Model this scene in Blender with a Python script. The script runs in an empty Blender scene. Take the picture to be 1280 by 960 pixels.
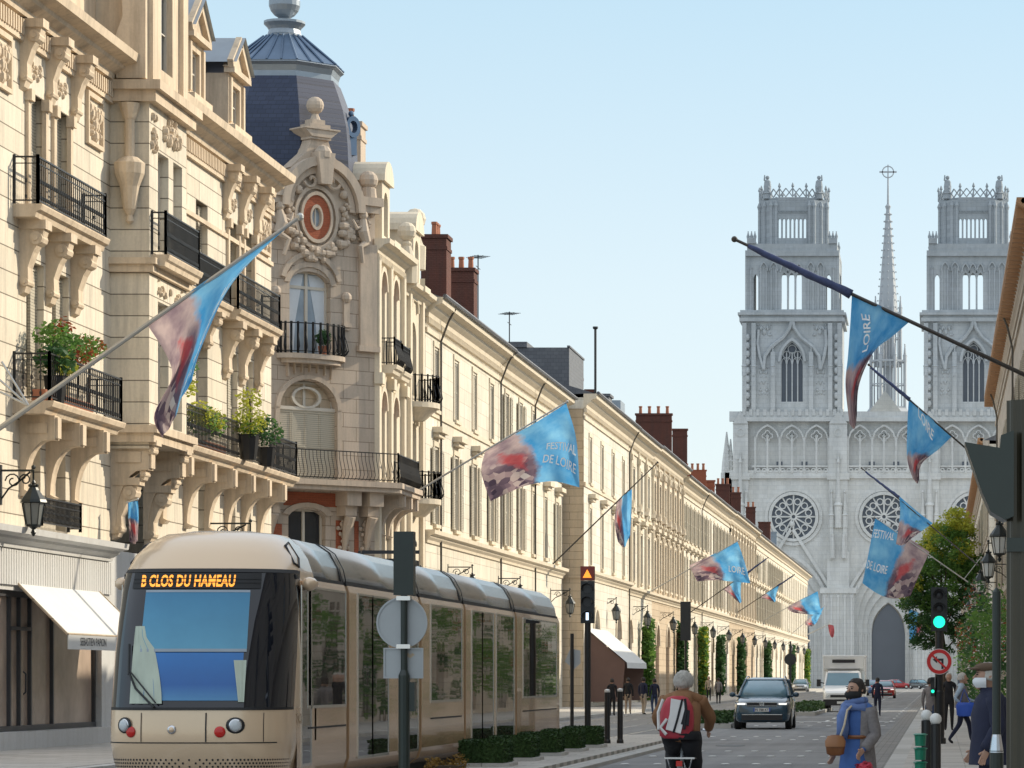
import bpy, math, random
from mathutils import Matrix, Vector, noise
R = math.radians; PI = math.pi
random.seed(7)
scene = bpy.context.scene
col = scene.collection
F, CX, HY, EYE = 4300.0, 1174.0, 848.0, 1.65      # lens constants of the survey: focal length, vanishing point, eye height


def W(px, py, Y):
    return Vector(((px - CX) / F * Y, Y, EYE + (HY - py) / F * Y))


def YX(px, X):
    return F * X / (px - CX)


# ------------------------------------------------------------------ mesh builder
class MB:
    def __init__(s, M=None):
        s.v, s.f, s.m, s.sm = [], [], [], []
        s.M, s.mi, s.smooth = M, 0, False
        s.uv = None

    def add(s, vs, fs):
        o = len(s.v)
        if s.M is not None:
            s.v += [tuple(s.M @ Vector(p)) for p in vs]
        else:
            s.v += [tuple(p) for p in vs]
        for f in fs:
            s.f.append([i + o for i in f]); s.m.append(s.mi); s.sm.append(s.smooth)

    def box(s, a, b, c, d, e, g):
        s.add([(a, c, e), (b, c, e), (b, d, e), (a, d, e), (a, c, g), (b, c, g), (b, d, g), (a, d, g)],
              [(0, 3, 2, 1), (4, 5, 6, 7), (0, 1, 5, 4), (1, 2, 6, 5), (2, 3, 7, 6), (3, 0, 4, 7)])

    def bar(s, p, q, w, h=None, up=(0, 0, 1)):
        p, q = Vector(p), Vector(q); h = h or w
        d = (q - p).normalized(); a = d.cross(Vector(up))
        if a.length < 1e-4: a = d.cross(Vector((1, 0, 0)))
        a.normalize(); b = a.cross(d)
        a *= w / 2; b *= h / 2
        s.add([p - a - b, p + a - b, p + a + b, p - a + b, q - a - b, q + a - b, q + a + b, q - a + b],
              [(0, 3, 2, 1), (4, 5, 6, 7), (0, 1, 5, 4), (1, 2, 6, 5), (2, 3, 7, 6), (3, 0, 4, 7)])

    def tube(s, path, r, n=6, caps=True):
        path = [Vector(p) for p in path]; k = len(path)
        rs = r if isinstance(r, (list, tuple)) else [r] * k
        vs, fs = [], []
        pu = None
        for i, p in enumerate(path):
            d = (path[min(i + 1, k - 1)] - path[max(i - 1, 0)]).normalized()
            if pu is None:
                a = d.cross(Vector((0, 0, 1)))
                if a.length < 1e-3: a = d.cross(Vector((1, 0, 0)))
            else:
                a = pu - d * pu.dot(d)
            a.normalize(); pu = a; b = d.cross(a)
            for j in range(n):
                t = 2 * PI * j / n
                vs.append(p + (a * math.cos(t) + b * math.sin(t)) * rs[i])
        for i in range(k - 1):
            for j in range(n):
                j2 = (j + 1) % n
                fs.append((i * n + j, i * n + j2, (i + 1) * n + j2, (i + 1) * n + j))
        if caps:
            fs.append(tuple(range(n))[::-1]); fs.append(tuple((k - 1) * n + j for j in range(n)))
        s.add(vs, fs)

    def lathe(s, prof, cx=0, cy=0, n=12, rot=0.0, sx=1, sy=1):
        vs, fs = [], []
        for (r, z) in prof:
            for j in range(n):
                t = 2 * PI * j / n + rot
                vs.append((cx + r * math.cos(t) * sx, cy + r * math.sin(t) * sy, z))
        k = len(prof)
        for i in range(k - 1):
            for j in range(n):
                j2 = (j + 1) % n
                fs.append((i * n + j, i * n + j2, (i + 1) * n + j2, (i + 1) * n + j))
        fs.append(tuple(range(n))[::-1]); fs.append(tuple((k - 1) * n + j for j in range(n)))
        s.add(vs, fs)

    def ball(s, c, r, n=12, sz=1.0, sx=1.0, sy=1.0):
        vs, fs = [], []
        m = max(5, n // 2)
        for i in range(m + 1):
            a = -PI / 2 + PI * i / m
            rr = max(math.cos(a), .002)
            for j in range(n):
                t = 2 * PI * j / n
                vs.append((c[0] + r * rr * math.cos(t) * sx, c[1] + r * rr * math.sin(t) * sy, c[2] + r * math.sin(a) * sz))
        for i in range(m):
            for j in range(n):
                j2 = (j + 1) % n
                fs.append((i * n + j, i * n + j2, (i + 1) * n + j2, (i + 1) * n + j))
        s.add(vs, fs)

    def prism(s, poly, d0, d1):            # polygon in the local xz plane, pushed along y
        n = len(poly)
        vs = [(x, d0, z) for x, z in poly] + [(x, d1, z) for x, z in poly]
        fs = [tuple(range(n)), tuple(range(2 * n - 1, n - 1, -1))]
        for i in range(n):
            j = (i + 1) % n
            fs.append((i, i + n, j + n, j))
        s.add(vs, fs)

    def prof(s, poly, u0, u1):             # polygon in the local yz plane, pushed along x
        n = len(poly)
        vs = [(u0, y, z) for y, z in poly] + [(u1, y, z) for y, z in poly]
        fs = [tuple(range(n)), tuple(range(2 * n - 1, n - 1, -1))]
        for i in range(n):
            j = (i + 1) % n
            fs.append((i, i + n, j + n, j))
        s.add(vs, fs)

    def rings(s, rs, caps=True, closed=True):
        n = len(rs[0]); vs, fs = [], []
        for r in rs: vs += r
        for i in range(len(rs) - 1):
            for j in range(n if closed else n - 1):
                j2 = (j + 1) % n
                fs.append((i * n + j, i * n + j2, (i + 1) * n + j2, (i + 1) * n + j))
        if caps and closed:
            fs.append(tuple(range(n))[::-1]); fs.append(tuple((len(rs) - 1) * n + j for j in range(n)))
        s.add(vs, fs)

    def arc(s, cx, cz, r0, r1, d0, d1, a0=0, a1=PI, n=10, kz=1.0):   # a flat arch band
        vs, fs = [], []
        for i in range(n + 1):
            a = a0 + (a1 - a0) * i / n
            c, q = math.cos(a), math.sin(a) * kz
            vs += [(cx + r0 * c, d0, cz + r0 * q), (cx + r1 * c, d0, cz + r1 * q), (cx + r1 * c, d1, cz + r1 * q), (cx + r0 * c, d1, cz + r0 * q)]
        for i in range(n):
            o = i * 4
            for a, b in ((0, 1), (1, 2), (2, 3), (3, 0)):
                fs.append((o + a, o + b, o + b + 4, o + a + 4))
        fs.append((0, 3, 2, 1)); o = n * 4; fs.append((o, o + 1, o + 2, o + 3))
        s.add(vs, fs)

    def mesh(s, name, mats):
        me = bpy.data.meshes.new(name)
        me.from_pydata(s.v, [], s.f)
        for m in (mats if isinstance(mats, (list, tuple)) else [mats]): me.materials.append(m)
        if any(s.m): me.polygons.foreach_set('material_index', s.m)
        if any(s.sm): me.polygons.foreach_set('use_smooth', s.sm)
        if s.uv:
            l = me.uv_layers.new(name='UVMap')
            for p in me.polygons:
                for li, vi in zip(p.loop_indices, p.vertices): l.data[li].uv = s.uv[vi]
        me.update()
        return me

    def build(s, name, mats, parent=None, M=None):
        return put(name, s.mesh(name, mats), parent, M)


def put(name, me, parent=None, M=None):
    o = bpy.data.objects.new(name, me); col.objects.link(o)
    if parent: o.parent = parent
    if M is not None: o.matrix_local = M
    return o


def tag(o, label=None, cat=None, group=None, kind=None):
    if label: o['label'] = label
    if cat: o['category'] = cat
    if group: o['group'] = group
    if kind: o['kind'] = kind
    return o


def thing(name, label, cat, loc=(0, 0, 0), rz=0.0, group=None):
    o = bpy.data.objects.new(name, None); col.objects.link(o)
    o.empty_display_size = .3
    o.location = loc; o.rotation_euler = (0, 0, rz)
    return tag(o, label, cat, group)


KIDS = {}


def kids(o):
    return [c for c in bpy.data.objects if c.parent == o]


def copy_tree(o, parent=None, tree=None):
    tree = tree if tree is not None else {}
    if not tree:
        for c in bpy.data.objects:
            if c.parent: tree.setdefault(c.parent.name, []).append(c)
    n = o.copy(); col.objects.link(n); n.parent = parent
    for ch in tree.get(o.name, []): copy_tree(ch, n, tree)
    return n


def T(x, y, z): return Matrix.Translation((x, y, z))


def text_geo(st, size=1.0, align='CENTER', bold=0.0, spacing=1.0):
    cu = bpy.data.curves.new('lettering', 'FONT'); cu.body = st; cu.size = size; cu.align_x = align
    cu.offset = bold; cu.resolution_u = 3; cu.space_character = spacing
    ob = bpy.data.objects.new('lettering', cu)
    me = ob.to_mesh()
    vs = [tuple(v.co) for v in me.vertices]; fs = [tuple(p.vertices) for p in me.polygons]
    ob.to_mesh_clear(); bpy.data.objects.remove(ob); bpy.data.curves.remove(cu)
    return vs, fs


# ------------------------------------------------------------------ materials
class NT:
    def __init__(s, name):
        s.m = bpy.data.materials.new(name); s.m.use_nodes = True
        s.t = s.m.node_tree; s.b = s.t.nodes['Principled BSDF']

    def n(s, kind, **kw):
        x = s.t.nodes.new(kind)
        for k, v in kw.items():
            if k in x.inputs: x.inputs[k].default_value = v
            else: setattr(x, k, v)
        return x

    def l(s, a, b): s.t.links.new(a, b)

    def math(s, op, a, b=None, c=None):
        x = s.t.nodes.new('ShaderNodeMath'); x.operation = op
        for i, q in enumerate((a, b, c)):
            if q is None: continue
            if isinstance(q, (int, float)): x.inputs[i].default_value = q
            else: s.l(q, x.inputs[i])
        return x.outputs[0]

    def mix(s, fac, a, b, mode='MIX'):
        x = s.t.nodes.new('ShaderNodeMix'); x.data_type = 'RGBA'; x.blend_type = mode
        for i, q in ((0, fac), (6, a), (7, b)):
            if isinstance(q, (int, float)): x.inputs[i].default_value = q
            elif isinstance(q, (tuple, list)): x.inputs[i].default_value = (q[0], q[1], q[2], 1)
            else: s.l(q, x.inputs[i])
        return x.outputs[2]

    def ramp(s, fac, stops):
        x = s.t.nodes.new('ShaderNodeValToRGB'); e = x.color_ramp.elements
        while len(e) < len(stops): e.new(.5)
        for q, (p, c) in zip(e, stops):
            q.position = p; q.color = (c[0], c[1], c[2], 1) if isinstance(c, (tuple, list)) else (c, c, c, 1)
        s.l(fac, x.inputs[0]); return x.outputs[0]

    def coords(s):
        return s.n('ShaderNodeTexCoord').outputs['Object']

    def noise(s, vec, scale, detail=4, rough=.6):
        x = s.n('ShaderNodeTexNoise', Scale=scale, Detail=detail, Roughness=rough)
        if vec is not None: s.l(vec, x.inputs['Vector'])
        return x.outputs['Fac']

    def bump(s, h, strength=.3, dist=.02):
        x = s.n('ShaderNodeBump', Strength=strength, Distance=dist)
        s.l(h, x.inputs['Height']); s.l(x.outputs[0], s.b.inputs['Normal'])

    def set(s, **kw):
        for k, v in kw.items():
            s.b.inputs[k.replace('_', ' ')].default_value = (v[0], v[1], v[2], 1) if isinstance(v, (tuple, list)) else v


def dk(c, k): return tuple(x * k for x in c)


def plain(name, c, rough=.6, metal=0.0, var=.25, scale=3.0, spec=.5, coat=0.0, bump=0.0):
    q = NT(name); q.set(Roughness=rough, Metallic=metal, Coat_Weight=coat)
    q.b.inputs['Specular IOR Level'].default_value = spec
    co = q.coords()
    n = q.noise(co, scale, 5)
    q.l(q.mix(n, dk(c, 1 - var), dk(c, 1 + var * .7)), q.b.inputs['Base Color'])
    if bump: q.bump(q.noise(co, scale * 8, 3), bump, .01)
    return q.m


def stone(name, c, brick=None, grime=.35, tint=(.30, .27, .23), rough=.85, fine=14.0, mortar=.55):
    q = NT(name); q.set(Roughness=rough); q.b.inputs['Specular IOR Level'].default_value = .25
    co = q.coords()
    sep = q.n('ShaderNodeSeparateXYZ'); q.l(co, sep.inputs[0])
    big = q.noise(co, .45, 5, .65)
    st = q.n('ShaderNodeMapping'); st.inputs['Scale'].default_value = (2.2, 2.2, .22); q.l(co, st.inputs[0])
    streak = q.noise(st.outputs[0], 1.6, 5, .7)
    c0 = q.mix(q.noise(co, fine, 3), dk(c, .86), dk(c, 1.10))
    dirt = q.math('MULTIPLY', q.ramp(streak, [(.46, 0.0), (.72, 1.0)]), grime)
    c1 = q.mix(dirt, c0, tint)
    c1 = q.mix(q.math('MULTIPLY', q.ramp(big, [(.45, 0.0), (.7, 1.0)]), grime * .55), c1, dk(tint, 1.25))
    h = q.noise(co, fine * 2, 3)
    if brick:
        bw, bh, ms = brick
        cv = q.n('ShaderNodeCombineXYZ')
        q.l(q.math('ADD', sep.outputs[0], sep.outputs[1]), cv.inputs[0]); q.l(sep.outputs[2], cv.inputs[1])
        b = q.n('ShaderNodeTexBrick', Scale=1.0)
        b.inputs['Mortar Size'].default_value = ms; b.inputs['Mortar Smooth'].default_value = .1
        b.inputs['Brick Width'].default_value = bw; b.inputs['Row Height'].default_value = bh
        b.inputs['Color1'].default_value = (1, 1, 1, 1); b.inputs['Color2'].default_value = (.88, .87, .85, 1)
        b.inputs['Mortar'].default_value = (mortar, mortar * .95, mortar * .88, 1)
        q.l(cv.outputs[0], b.inputs['Vector'])
        c1 = q.mix(1.0, c1, b.outputs['Color'], 'MULTIPLY')
        h = q.math('SUBTRACT', q.math('MULTIPLY', h, .25), b.outputs['Fac'])
        q.bump(h, .6, .03)
    else:
        q.bump(h, .25, .012)
    q.l(c1, q.b.inputs['Base Color'])
    return q.m


def foliage(name, c, c2, trans=.15):
    q = NT(name); q.set(Roughness=.6); q.b.inputs['Specular IOR Level'].default_value = .25
    co = q.coords()
    n = q.noise(co, 1.1, 3); n2 = q.noise(co, 23.0, 2)
    a = q.mix(q.ramp(n, [(.35, 0.0), (.65, 1.0)]), c, c2)
    q.l(q.mix(q.ramp(n2, [(.3, 0.0), (.7, 1.0)]), q.mix(1.0, a, (.55, .55, .55), 'MULTIPLY'), a), q.b.inputs['Base Color'])
    q.b.inputs['Subsurface Weight'].default_value = 0
    q.b.inputs['Transmission Weight'].default_value = 0
    # a little light passes through the leaves
    tr = q.n('ShaderNodeBsdfTranslucent'); q.l(a, tr.inputs['Color'])
    mx = q.n('ShaderNodeMixShader', Fac=trans)
    out = q.t.nodes['Material Output']
    q.l(q.b.outputs[0], mx.inputs[1]); q.l(tr.outputs[0], mx.inputs[2]); q.l(mx.outputs[0], out.inputs[0])
    return q.m


def slatted(name, c, pitch=.07, rough=.6):
    q = NT(name); q.set(Roughness=rough)
    co = q.coords(); sep = q.n('ShaderNodeSeparateXYZ'); q.l(co, sep.inputs[0])
    w = q.math('FRACT', q.math('DIVIDE', sep.outputs[2], pitch))
    q.l(q.mix(q.math('LESS_THAN', w, .28), q.mix(q.noise(co, 3.0), dk(c, .9), dk(c, 1.08)), dk(c, .55)), q.b.inputs['Base Color'])
    q.bump(w, .5, .02)
    return q.m


def slate(name, c1, c2, bw=.28, bh=.16, rough=.55):
    q = NT(name); q.set(Roughness=rough); q.b.inputs['Specular IOR Level'].default_value = .5
    co = q.coords(); sep = q.n('ShaderNodeSeparateXYZ'); q.l(co, sep.inputs[0])
    cv = q.n('ShaderNodeCombineXYZ'); q.l(q.math('ADD', sep.outputs[0], sep.outputs[1]), cv.inputs[0]); q.l(sep.outputs[2], cv.inputs[1])
    b = q.n('ShaderNodeTexBrick', Scale=1.0); q.l(cv.outputs[0], b.inputs['Vector'])
    b.inputs['Brick Width'].default_value = bw; b.inputs['Row Height'].default_value = bh; b.inputs['Mortar Size'].default_value = .008
    b.inputs['Color1'].default_value = (*c1, 1); b.inputs['Color2'].default_value = (*c2, 1); b.inputs['Mortar'].default_value = (*dk(c1, .4), 1)
    q.l(q.mix(q.math('MULTIPLY', q.noise(co, .8), .6), b.outputs['Color'], dk(c2, .7)), q.b.inputs['Base Color'])
    q.bump(q.math('SUBTRACT', 1.0, b.outputs['Fac']), .4, .01)
    return q.m


def glow(name, c, e):
    q = NT(name); q.set(Base_Color=dk(c, .3), Roughness=.4)
    q.b.inputs['Emission Color'].default_value = (*c, 1); q.b.inputs['Emission Strength'].default_value = e
    return q.m


def glass(name, c, rough=.06, spec=.6, var=.5):
    q = NT(name); q.set(Roughness=rough); q.b.inputs['Specular IOR Level'].default_value = spec
    co = q.coords()
    q.l(q.mix(q.noise(co, .9, 3), dk(c, 1 - var), dk(c, 1 + var)), q.b.inputs['Base Color'])
    q.bump(q.noise(co, .7, 2), .04, .05)
    return q.m


M = {}
M['stoneA'] = stone('limestone_rusticated', (.77, .69, .56), (6.0, .52, .014), .50, mortar=.3)
M['trimA'] = stone('limestone_trim', (.70, .57, .42), None, .55, tint=(.27, .21, .15))
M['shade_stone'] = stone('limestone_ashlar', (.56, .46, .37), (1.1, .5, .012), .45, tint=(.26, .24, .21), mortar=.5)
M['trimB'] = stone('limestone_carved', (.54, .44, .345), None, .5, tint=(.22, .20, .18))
M['cream'] = stone('cream_render', (.80, .74, .62), (3.0, .6, .007), .5, mortar=.6)
M['cream2'] = stone('pale_render', (.80, .75, .65), (2.2, .5, .007), .45, mortar=.62)
M['tan'] = stone('tan_stone', (.62, .50, .36), (1.4, .42, .01), .35, mortar=.5)
M['trimC'] = stone('cream_trim', (.72, .63, .49), None, .3)
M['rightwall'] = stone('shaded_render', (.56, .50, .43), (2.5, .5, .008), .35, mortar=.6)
M['shopstone'] = stone('blue_white_shopfront', (.55, .55, .54), None, .25)
M['redbrick'] = stone('red_brick', (.36, .11, .06), (.24, .08, .012), .2, tint=(.2, .1, .07), mortar=1.15)
M['chimney'] = stone('chimney_brick', (.15, .06, .045), (.24, .08, .014), .5, tint=(.07, .05, .045), mortar=.8)
M['terracotta'] = plain('terracotta', (.40, .15, .08), .8, scale=6)
M['slate'] = slate('slate_roof', (.022, .034, .075), (.035, .05, .10))
M['slategrey'] = slate('grey_slate_roof', (.10, .105, .12), (.14, .145, .16), .3, .2)
M['zinc'] = plain('zinc_sheet', (.30, .34, .38), .42, .55, .2, 2.0)
M['zincblue'] = plain('blue_zinc', (.12, .18, .27), .38, .5, .25, 2.0)
M['iron'] = plain('black_iron', (.018, .019, .021), .45, .2, .3, 8.0)
M['darkgreen'] = plain('dark_green_paint', (.010, .020, .016), .35, .0, .3, 6.0, .6)
M['blackpaint'] = plain('black_paint', (.012, .013, .015), .38, .0, .3, 6.0, .6)
M['lampiron'] = plain('lantern_iron', (.022, .028, .028), .4, .3, .3, 8.0)
M['lampglass'] = plain('lantern_glass', (.62, .64, .62), .12, 0, .15, 5.0, .8)
M['glass'] = glass('window_glass', (.02, .024, .03))
M['paleglass'] = glass('curtained_glass', (.30, .36, .42), .12)
M['frame'] = plain('painted_window_frame', (.58, .53, .45), .5, 0, .12, 5.0)
M['shutter'] = slatted('slatted_shutter', (.55, .50, .40))
M['shutterdark'] = slatted('grey_shutter', (.40, .37, .31))
M['doordark'] = plain('dark_shopfront', (.045, .045, .05), .4, 0, .3, 3.0)
M['awning'] = plain('white_awning_canvas', (.66, .66, .64), .85, 0, .08, 2.0)
M['brownawning'] = plain('brown_awning_canvas', (.16, .10, .085), .9, 0, .15, 2.0)
M['ink'] = plain('dark_ink', (.03, .03, .035), .7)
M['white'] = plain('white_paint', (.76, .76, .74), .5, 0, .08, 4.0)
M['greyback'] = plain('grey_sign_back', (.40, .42, .43), .45, .3, .12, 3.0)
M['pole'] = plain('steel_pole', (.50, .50, .48), .35, .5, .15, 4.0)
M['darkpole'] = plain('dark_pole', (.06, .055, .05), .4, .4, .2, 4.0)
M['leaf'] = foliage('green_leaves', (.09, .21, .05), (.18, .32, .07), .42)
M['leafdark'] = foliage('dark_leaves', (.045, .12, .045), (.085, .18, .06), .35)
M['leafyellow'] = foliage('yellow_leaves', (.36, .42, .05), (.58, .56, .08), .45)
M['leafred'] = foliage('red_leaves', (.36, .07, .03), (.42, .16, .06), .25)
M['hedge'] = foliage('box_hedge', (.03, .075, .022), (.06, .12, .032), .08)
M['orangeleaf'] = foliage('withered_leaves', (.28, .15, .03), (.38, .24, .06))
M['blossom'] = plain('pale_blossom', (.66, .58, .54), .7, 0, .15, 20)
M['bark'] = plain('bark', (.07, .05, .035), .9, 0, .3, 5, bump=.4)
M['rubber'] = plain('rubber', (.015, .015, .016), .7)
M['chrome'] = plain('chrome', (.65, .66, .68), .15, .95, .08, 3)
M['headlight'] = glass('headlamp_lens', (.55, .58, .6), .08, .8, .15)
M['redlamp'] = glass('red_lamp', (.55, .015, .01), .15, .6, .15)
M['skin'] = plain('skin', (.46, .27, .19), .55, 0, .1, 9)
M['hairgrey'] = plain('grey_hair', (.58, .55, .50), .75, 0, .4, 25, bump=.6)
M['hairdark'] = plain('dark_hair', (.025, .017, .013), .6, 0, .4, 25, bump=.6)


def sub(m):
    return M[m] if isinstance(m, str) else m
# ------------------------------------------------------------------ camera, sky, sun
cam = bpy.data.cameras.new('camera'); cam_o = bpy.data.objects.new('camera', cam); col.objects.link(cam_o)
cam_o.location = (0, 0, EYE); cam_o.rotation_euler = (R(90), 0, 0)
cam.sensor_width = 36; cam.lens = F / 1280 * 36
cam.shift_x = (640 - CX) / 1280; cam.shift_y = (HY - 480) / 1280
cam.clip_start = .5; cam.clip_end = 6000
scene.camera = cam_o
SUN_E, SUN_A = R(26), R(54)       # elevation, and azimuth clockwise from +Y (ahead-right)
world = bpy.data.worlds.new('World'); scene.world = world; world.use_nodes = True
wt = world.node_tree; bg = wt.nodes['Background']
sky = wt.nodes.new('ShaderNodeTexSky'); sky.sky_type = 'NISHITA'; sky.sun_disc = False
sky.sun_elevation = SUN_E; sky.sun_rotation = SUN_A; sky.altitude = 100
sky.air_density = 1.0; sky.dust_density = .3; sky.ozone_density = 3.0
# pale autumn haze low over the horizon; sky above the view brightened as fill
tc = wt.nodes.new('ShaderNodeTexCoord'); sp = wt.nodes.new('ShaderNodeSeparateXYZ'); wt.links.new(tc.outputs['Generated'], sp.inputs[0])
rp = wt.nodes.new('ShaderNodeValToRGB'); wt.links.new(sp.outputs[2], rp.inputs[0])
e = rp.color_ramp.elements; e[0].position = 0.0; e[0].color = (7.4, 7.9, 7.8, 1); e[1].position = .75; e[1].color = (8.6, 9.3, 10.0, 1)
x = e.new(.11); x.color = (6.6, 7.6, 8.0, 1); x = e.new(.20); x.color = (4.9, 6.7, 7.7, 1); x = e.new(.38); x.color = (8.2, 9.0, 9.8, 1)
mx = wt.nodes.new('ShaderNodeMix'); mx.data_type = 'RGBA'; mx.inputs[0].default_value = .78
wt.links.new(sky.outputs[0], mx.inputs[6]); wt.links.new(rp.outputs[0], mx.inputs[7])
wt.links.new(mx.outputs[2], bg.inputs[0]); bg.inputs[1].default_value = .128
sun = bpy.data.lights.new('sun', 'SUN'); sun.energy = 5.0; sun.angle = R(.5); sun.color = (1.0, .885, .70)
sun_o = bpy.data.objects.new('sun', sun); col.objects.link(sun_o)
d = Vector((math.sin(SUN_A) * math.cos(SUN_E), math.cos(SUN_A) * math.cos(SUN_E), math.sin(SUN_E)))
sun_o.rotation_euler = d.to_track_quat('Z', 'Y').to_euler(); sun_o.location = (40, 20, 60)
scene.view_settings.view_transform = 'Standard'; scene.view_settings.look = 'None'; scene.view_settings.exposure = 0
scene.cycles.use_denoising = True
scene.cycles.max_bounces = 6; scene.cycles.transparent_max_bounces = 12

# ------------------------------------------------------------------ ground
def ground_mat(name, c, c2, rough=.85, cell=None, scale=.7):
    q = NT(name); q.set(Roughness=rough); q.b.inputs['Specular IOR Level'].default_value = .3
    co = q.coords()
    n = q.noise(co, scale, 6, .65); f = q.noise(co, 40, 3)
    a = q.mix(q.ramp(n, [(.35, 0.0), (.7, 1.0)]), c, c2)
    if not cell and scale > .5:
        pv = q.n('ShaderNodeTexVoronoi', Scale=.16); q.l(co, pv.inputs['Vector']); a = q.mix(q.math('MULTIPLY', q.ramp(pv.outputs['Color'], [(.45, 0.0), (.5, 1.0)]), .45), a, dk(c, .7))
        mp = q.n('ShaderNodeMapping'); mp.inputs['Scale'].default_value = (1.6, .05, 1); q.l(co, mp.inputs[0])
        a = q.mix(q.math('MULTIPLY', q.ramp(q.noise(mp.outputs[0], 1.2, 4), [(.45, 0.0), (.75, 1.0)]), .4), a, dk(c2, 1.3))
    a = q.mix(f, q.mix(1.0, a, (.75, .75, .75), 'MULTIPLY'), q.mix(1.0, a, (1.15, 1.15, 1.15), 'MULTIPLY'))
    if cell:
        b = q.n('ShaderNodeTexBrick', Scale=1.0); q.l(co, b.inputs['Vector'])
        b.inputs['Brick Width'].default_value = cell[0]; b.inputs['Row Height'].default_value = cell[1]
        b.inputs['Mortar Size'].default_value = cell[2]
        b.inputs['Color1'].default_value = (1, 1, 1, 1); b.inputs['Color2'].default_value = (.82, .82, .80, 1); b.inputs['Mortar'].default_value = (.5, .5, .48, 1)
        a = q.mix(1.0, a, b.outputs['Color'], 'MULTIPLY')
        q.bump(q.math('SUBTRACT', f, b.outputs['Fac']), .4, .012)
    else:
        q.bump(f, .35, .01)
    q.l(a, q.b.inputs['Base Color'])
    return q.m


M['asphalt'] = ground_mat('asphalt', (.22, .22, .222), (.30, .30, .30))
M['setts'] = ground_mat('granite_setts', (.26, .25, .24), (.36, .345, .33), cell=(.3, .18, .012))
M['paving'] = ground_mat('stone_paving', (.50, .47, .43), (.60, .57, .53), cell=(.9, .6, .012))
M['kerb'] = ground_mat('granite_kerb', (.5, .49, .47), (.6, .59, .56), cell=(1.2, 5.0, .012))
M['earth'] = ground_mat('ground_sheet', (.28, .27, .26), (.34, .33, .32), scale=.1)


def flat(name, poly, z, m, kind='structure'):
    b = MB(); b.add([(x, y, z) for x, y in poly], [tuple(range(len(poly)))])
    return tag(b.build(name, m), kind=kind)


def slab(name, poly, z0, z1, m):
    b = MB(); n = len(poly)
    b.add([(x, y, z0) for x, y in poly] + [(x, y, z1) for x, y in poly],
          [tuple(range(n, 2 * n))] + [(i, (i + 1) % n, (i + 1) % n + n, i + n) for i in range(n)])
    return tag(b.build(name, m), kind='structure')


flat('ground', [(-3000, -200), (3000, -200), (3000, 5000), (-3000, 5000)], -.02, M['earth'])
flat('road', [(-14.6, -20), (-.9, -20), (-.9, 540), (-14.6, 540)], 0, M['asphalt'])
flat('cathedral_square', [(-60, 540), (60, 540), (60, 700), (-60, 700)], .0, M['paving'])
slab('pavement', [(-.62, -20), (3.6, -20), (3.6, 520), (-.62, 520)], -.02, .13, M['paving'])
slab('kerb', [(-.95, -20), (-.62, -20), (-.62, 520), (-.95, 520)], -.02, .115, M['kerb'])
slab('gutter', [(-1.6, -20), (-.95, -20), (-.95, 520), (-1.6, 520)], -.02, .012, M['setts'])
slab('pavement', [(-28, 20), (-14.9, 20), (-14.9, 525), (-28, 525)], -.02, .13, M['paving'])
slab('kerb', [(-14.9, 20), (-14.6, 20), (-14.6, 525), (-14.9, 525)], -.02, .12, M['kerb'])
slab('pavement', [(-60, 20), (-28, 20), (-28, 118), (-60, 118)], -.02, .128, M['setts'])
# tram rails and the paved strip they lie in
slab('tramway', [(-14.0, -20), (-8.35, -20), (-8.35, 540), (-14.0, 540)], -.02, .008, M['setts'])
rb = MB()
for x in (-9.08, -10.52, -12.0, -13.44):
    rb.box(x - .035, x + .035, -20, 540, .0, .016)
tag(rb.build('tram_rails', M['chrome']), kind='structure')
# raised traffic island beside the tram, rounded at its far end
isl = [(-8.3, 20), (-6.75, 20)] + [(-7.6 + .85 * math.cos(a), 90 + 3.2 * math.sin(a)) for a in [i * PI / 10 for i in range(11)]] + [(-8.3, 88)]
slab('island', isl, -.02, .14, M['paving'])
isl2 = [(-8.3, 20), (-6.35, 20)] + [(-7.4 + 1.05 * math.cos(a), 91 + 4.4 * math.sin(a)) for a in [i * PI / 10 for i in range(11)]] + [(-8.3, 88)]
slab('kerb', isl2, -.02, .07, M['kerb'])
# white studs and dashes on the crossings
sb = MB()
for Y, x0, x1 in ((52.5, -6, -1.9), (56.5, -6, -1.9), (66, -6, -1.9), (72.5, -6, -1.9), (77.5, -6, -1.9), (92, -6.4, -1.9), (97, -6.4, -1.9), (119, -6.3, -1.8), (127, -6.3, -1.8)):
    x = x0
    while x < x1:
        jx = random.uniform(-.04, .04)
        sb.lathe([(.085, .004), (.085, .014), (.06, .02)], x + jx, Y, 10, sy=1.5); x += .62
tag(sb.build('crossing_studs', M['white']), kind='structure')
lb = MB()
for Y in range(132, 480, 9):
    lb.box(-4.4, -4.28, Y, Y + 3, .002, .005)
    lb.box(-1.9, -1.8, Y, Y + 1.2, .002, .005)
lb.box(-6.2, -1.7, 131.0, 131.5, .002, .005)
tag(lb.build('road_markings', M['white']), kind='structure')

mb_ = MB()
for x, y in ((-3.2, 61), (-5.1, 84), (-2.4, 103), (-4.0, 150)): mb_.lathe([(.36, .003), (.36, .009), (.3, .011)], x, y, 20)
tag(mb_.build('manhole_covers', M['iron']), kind='structure')
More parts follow.
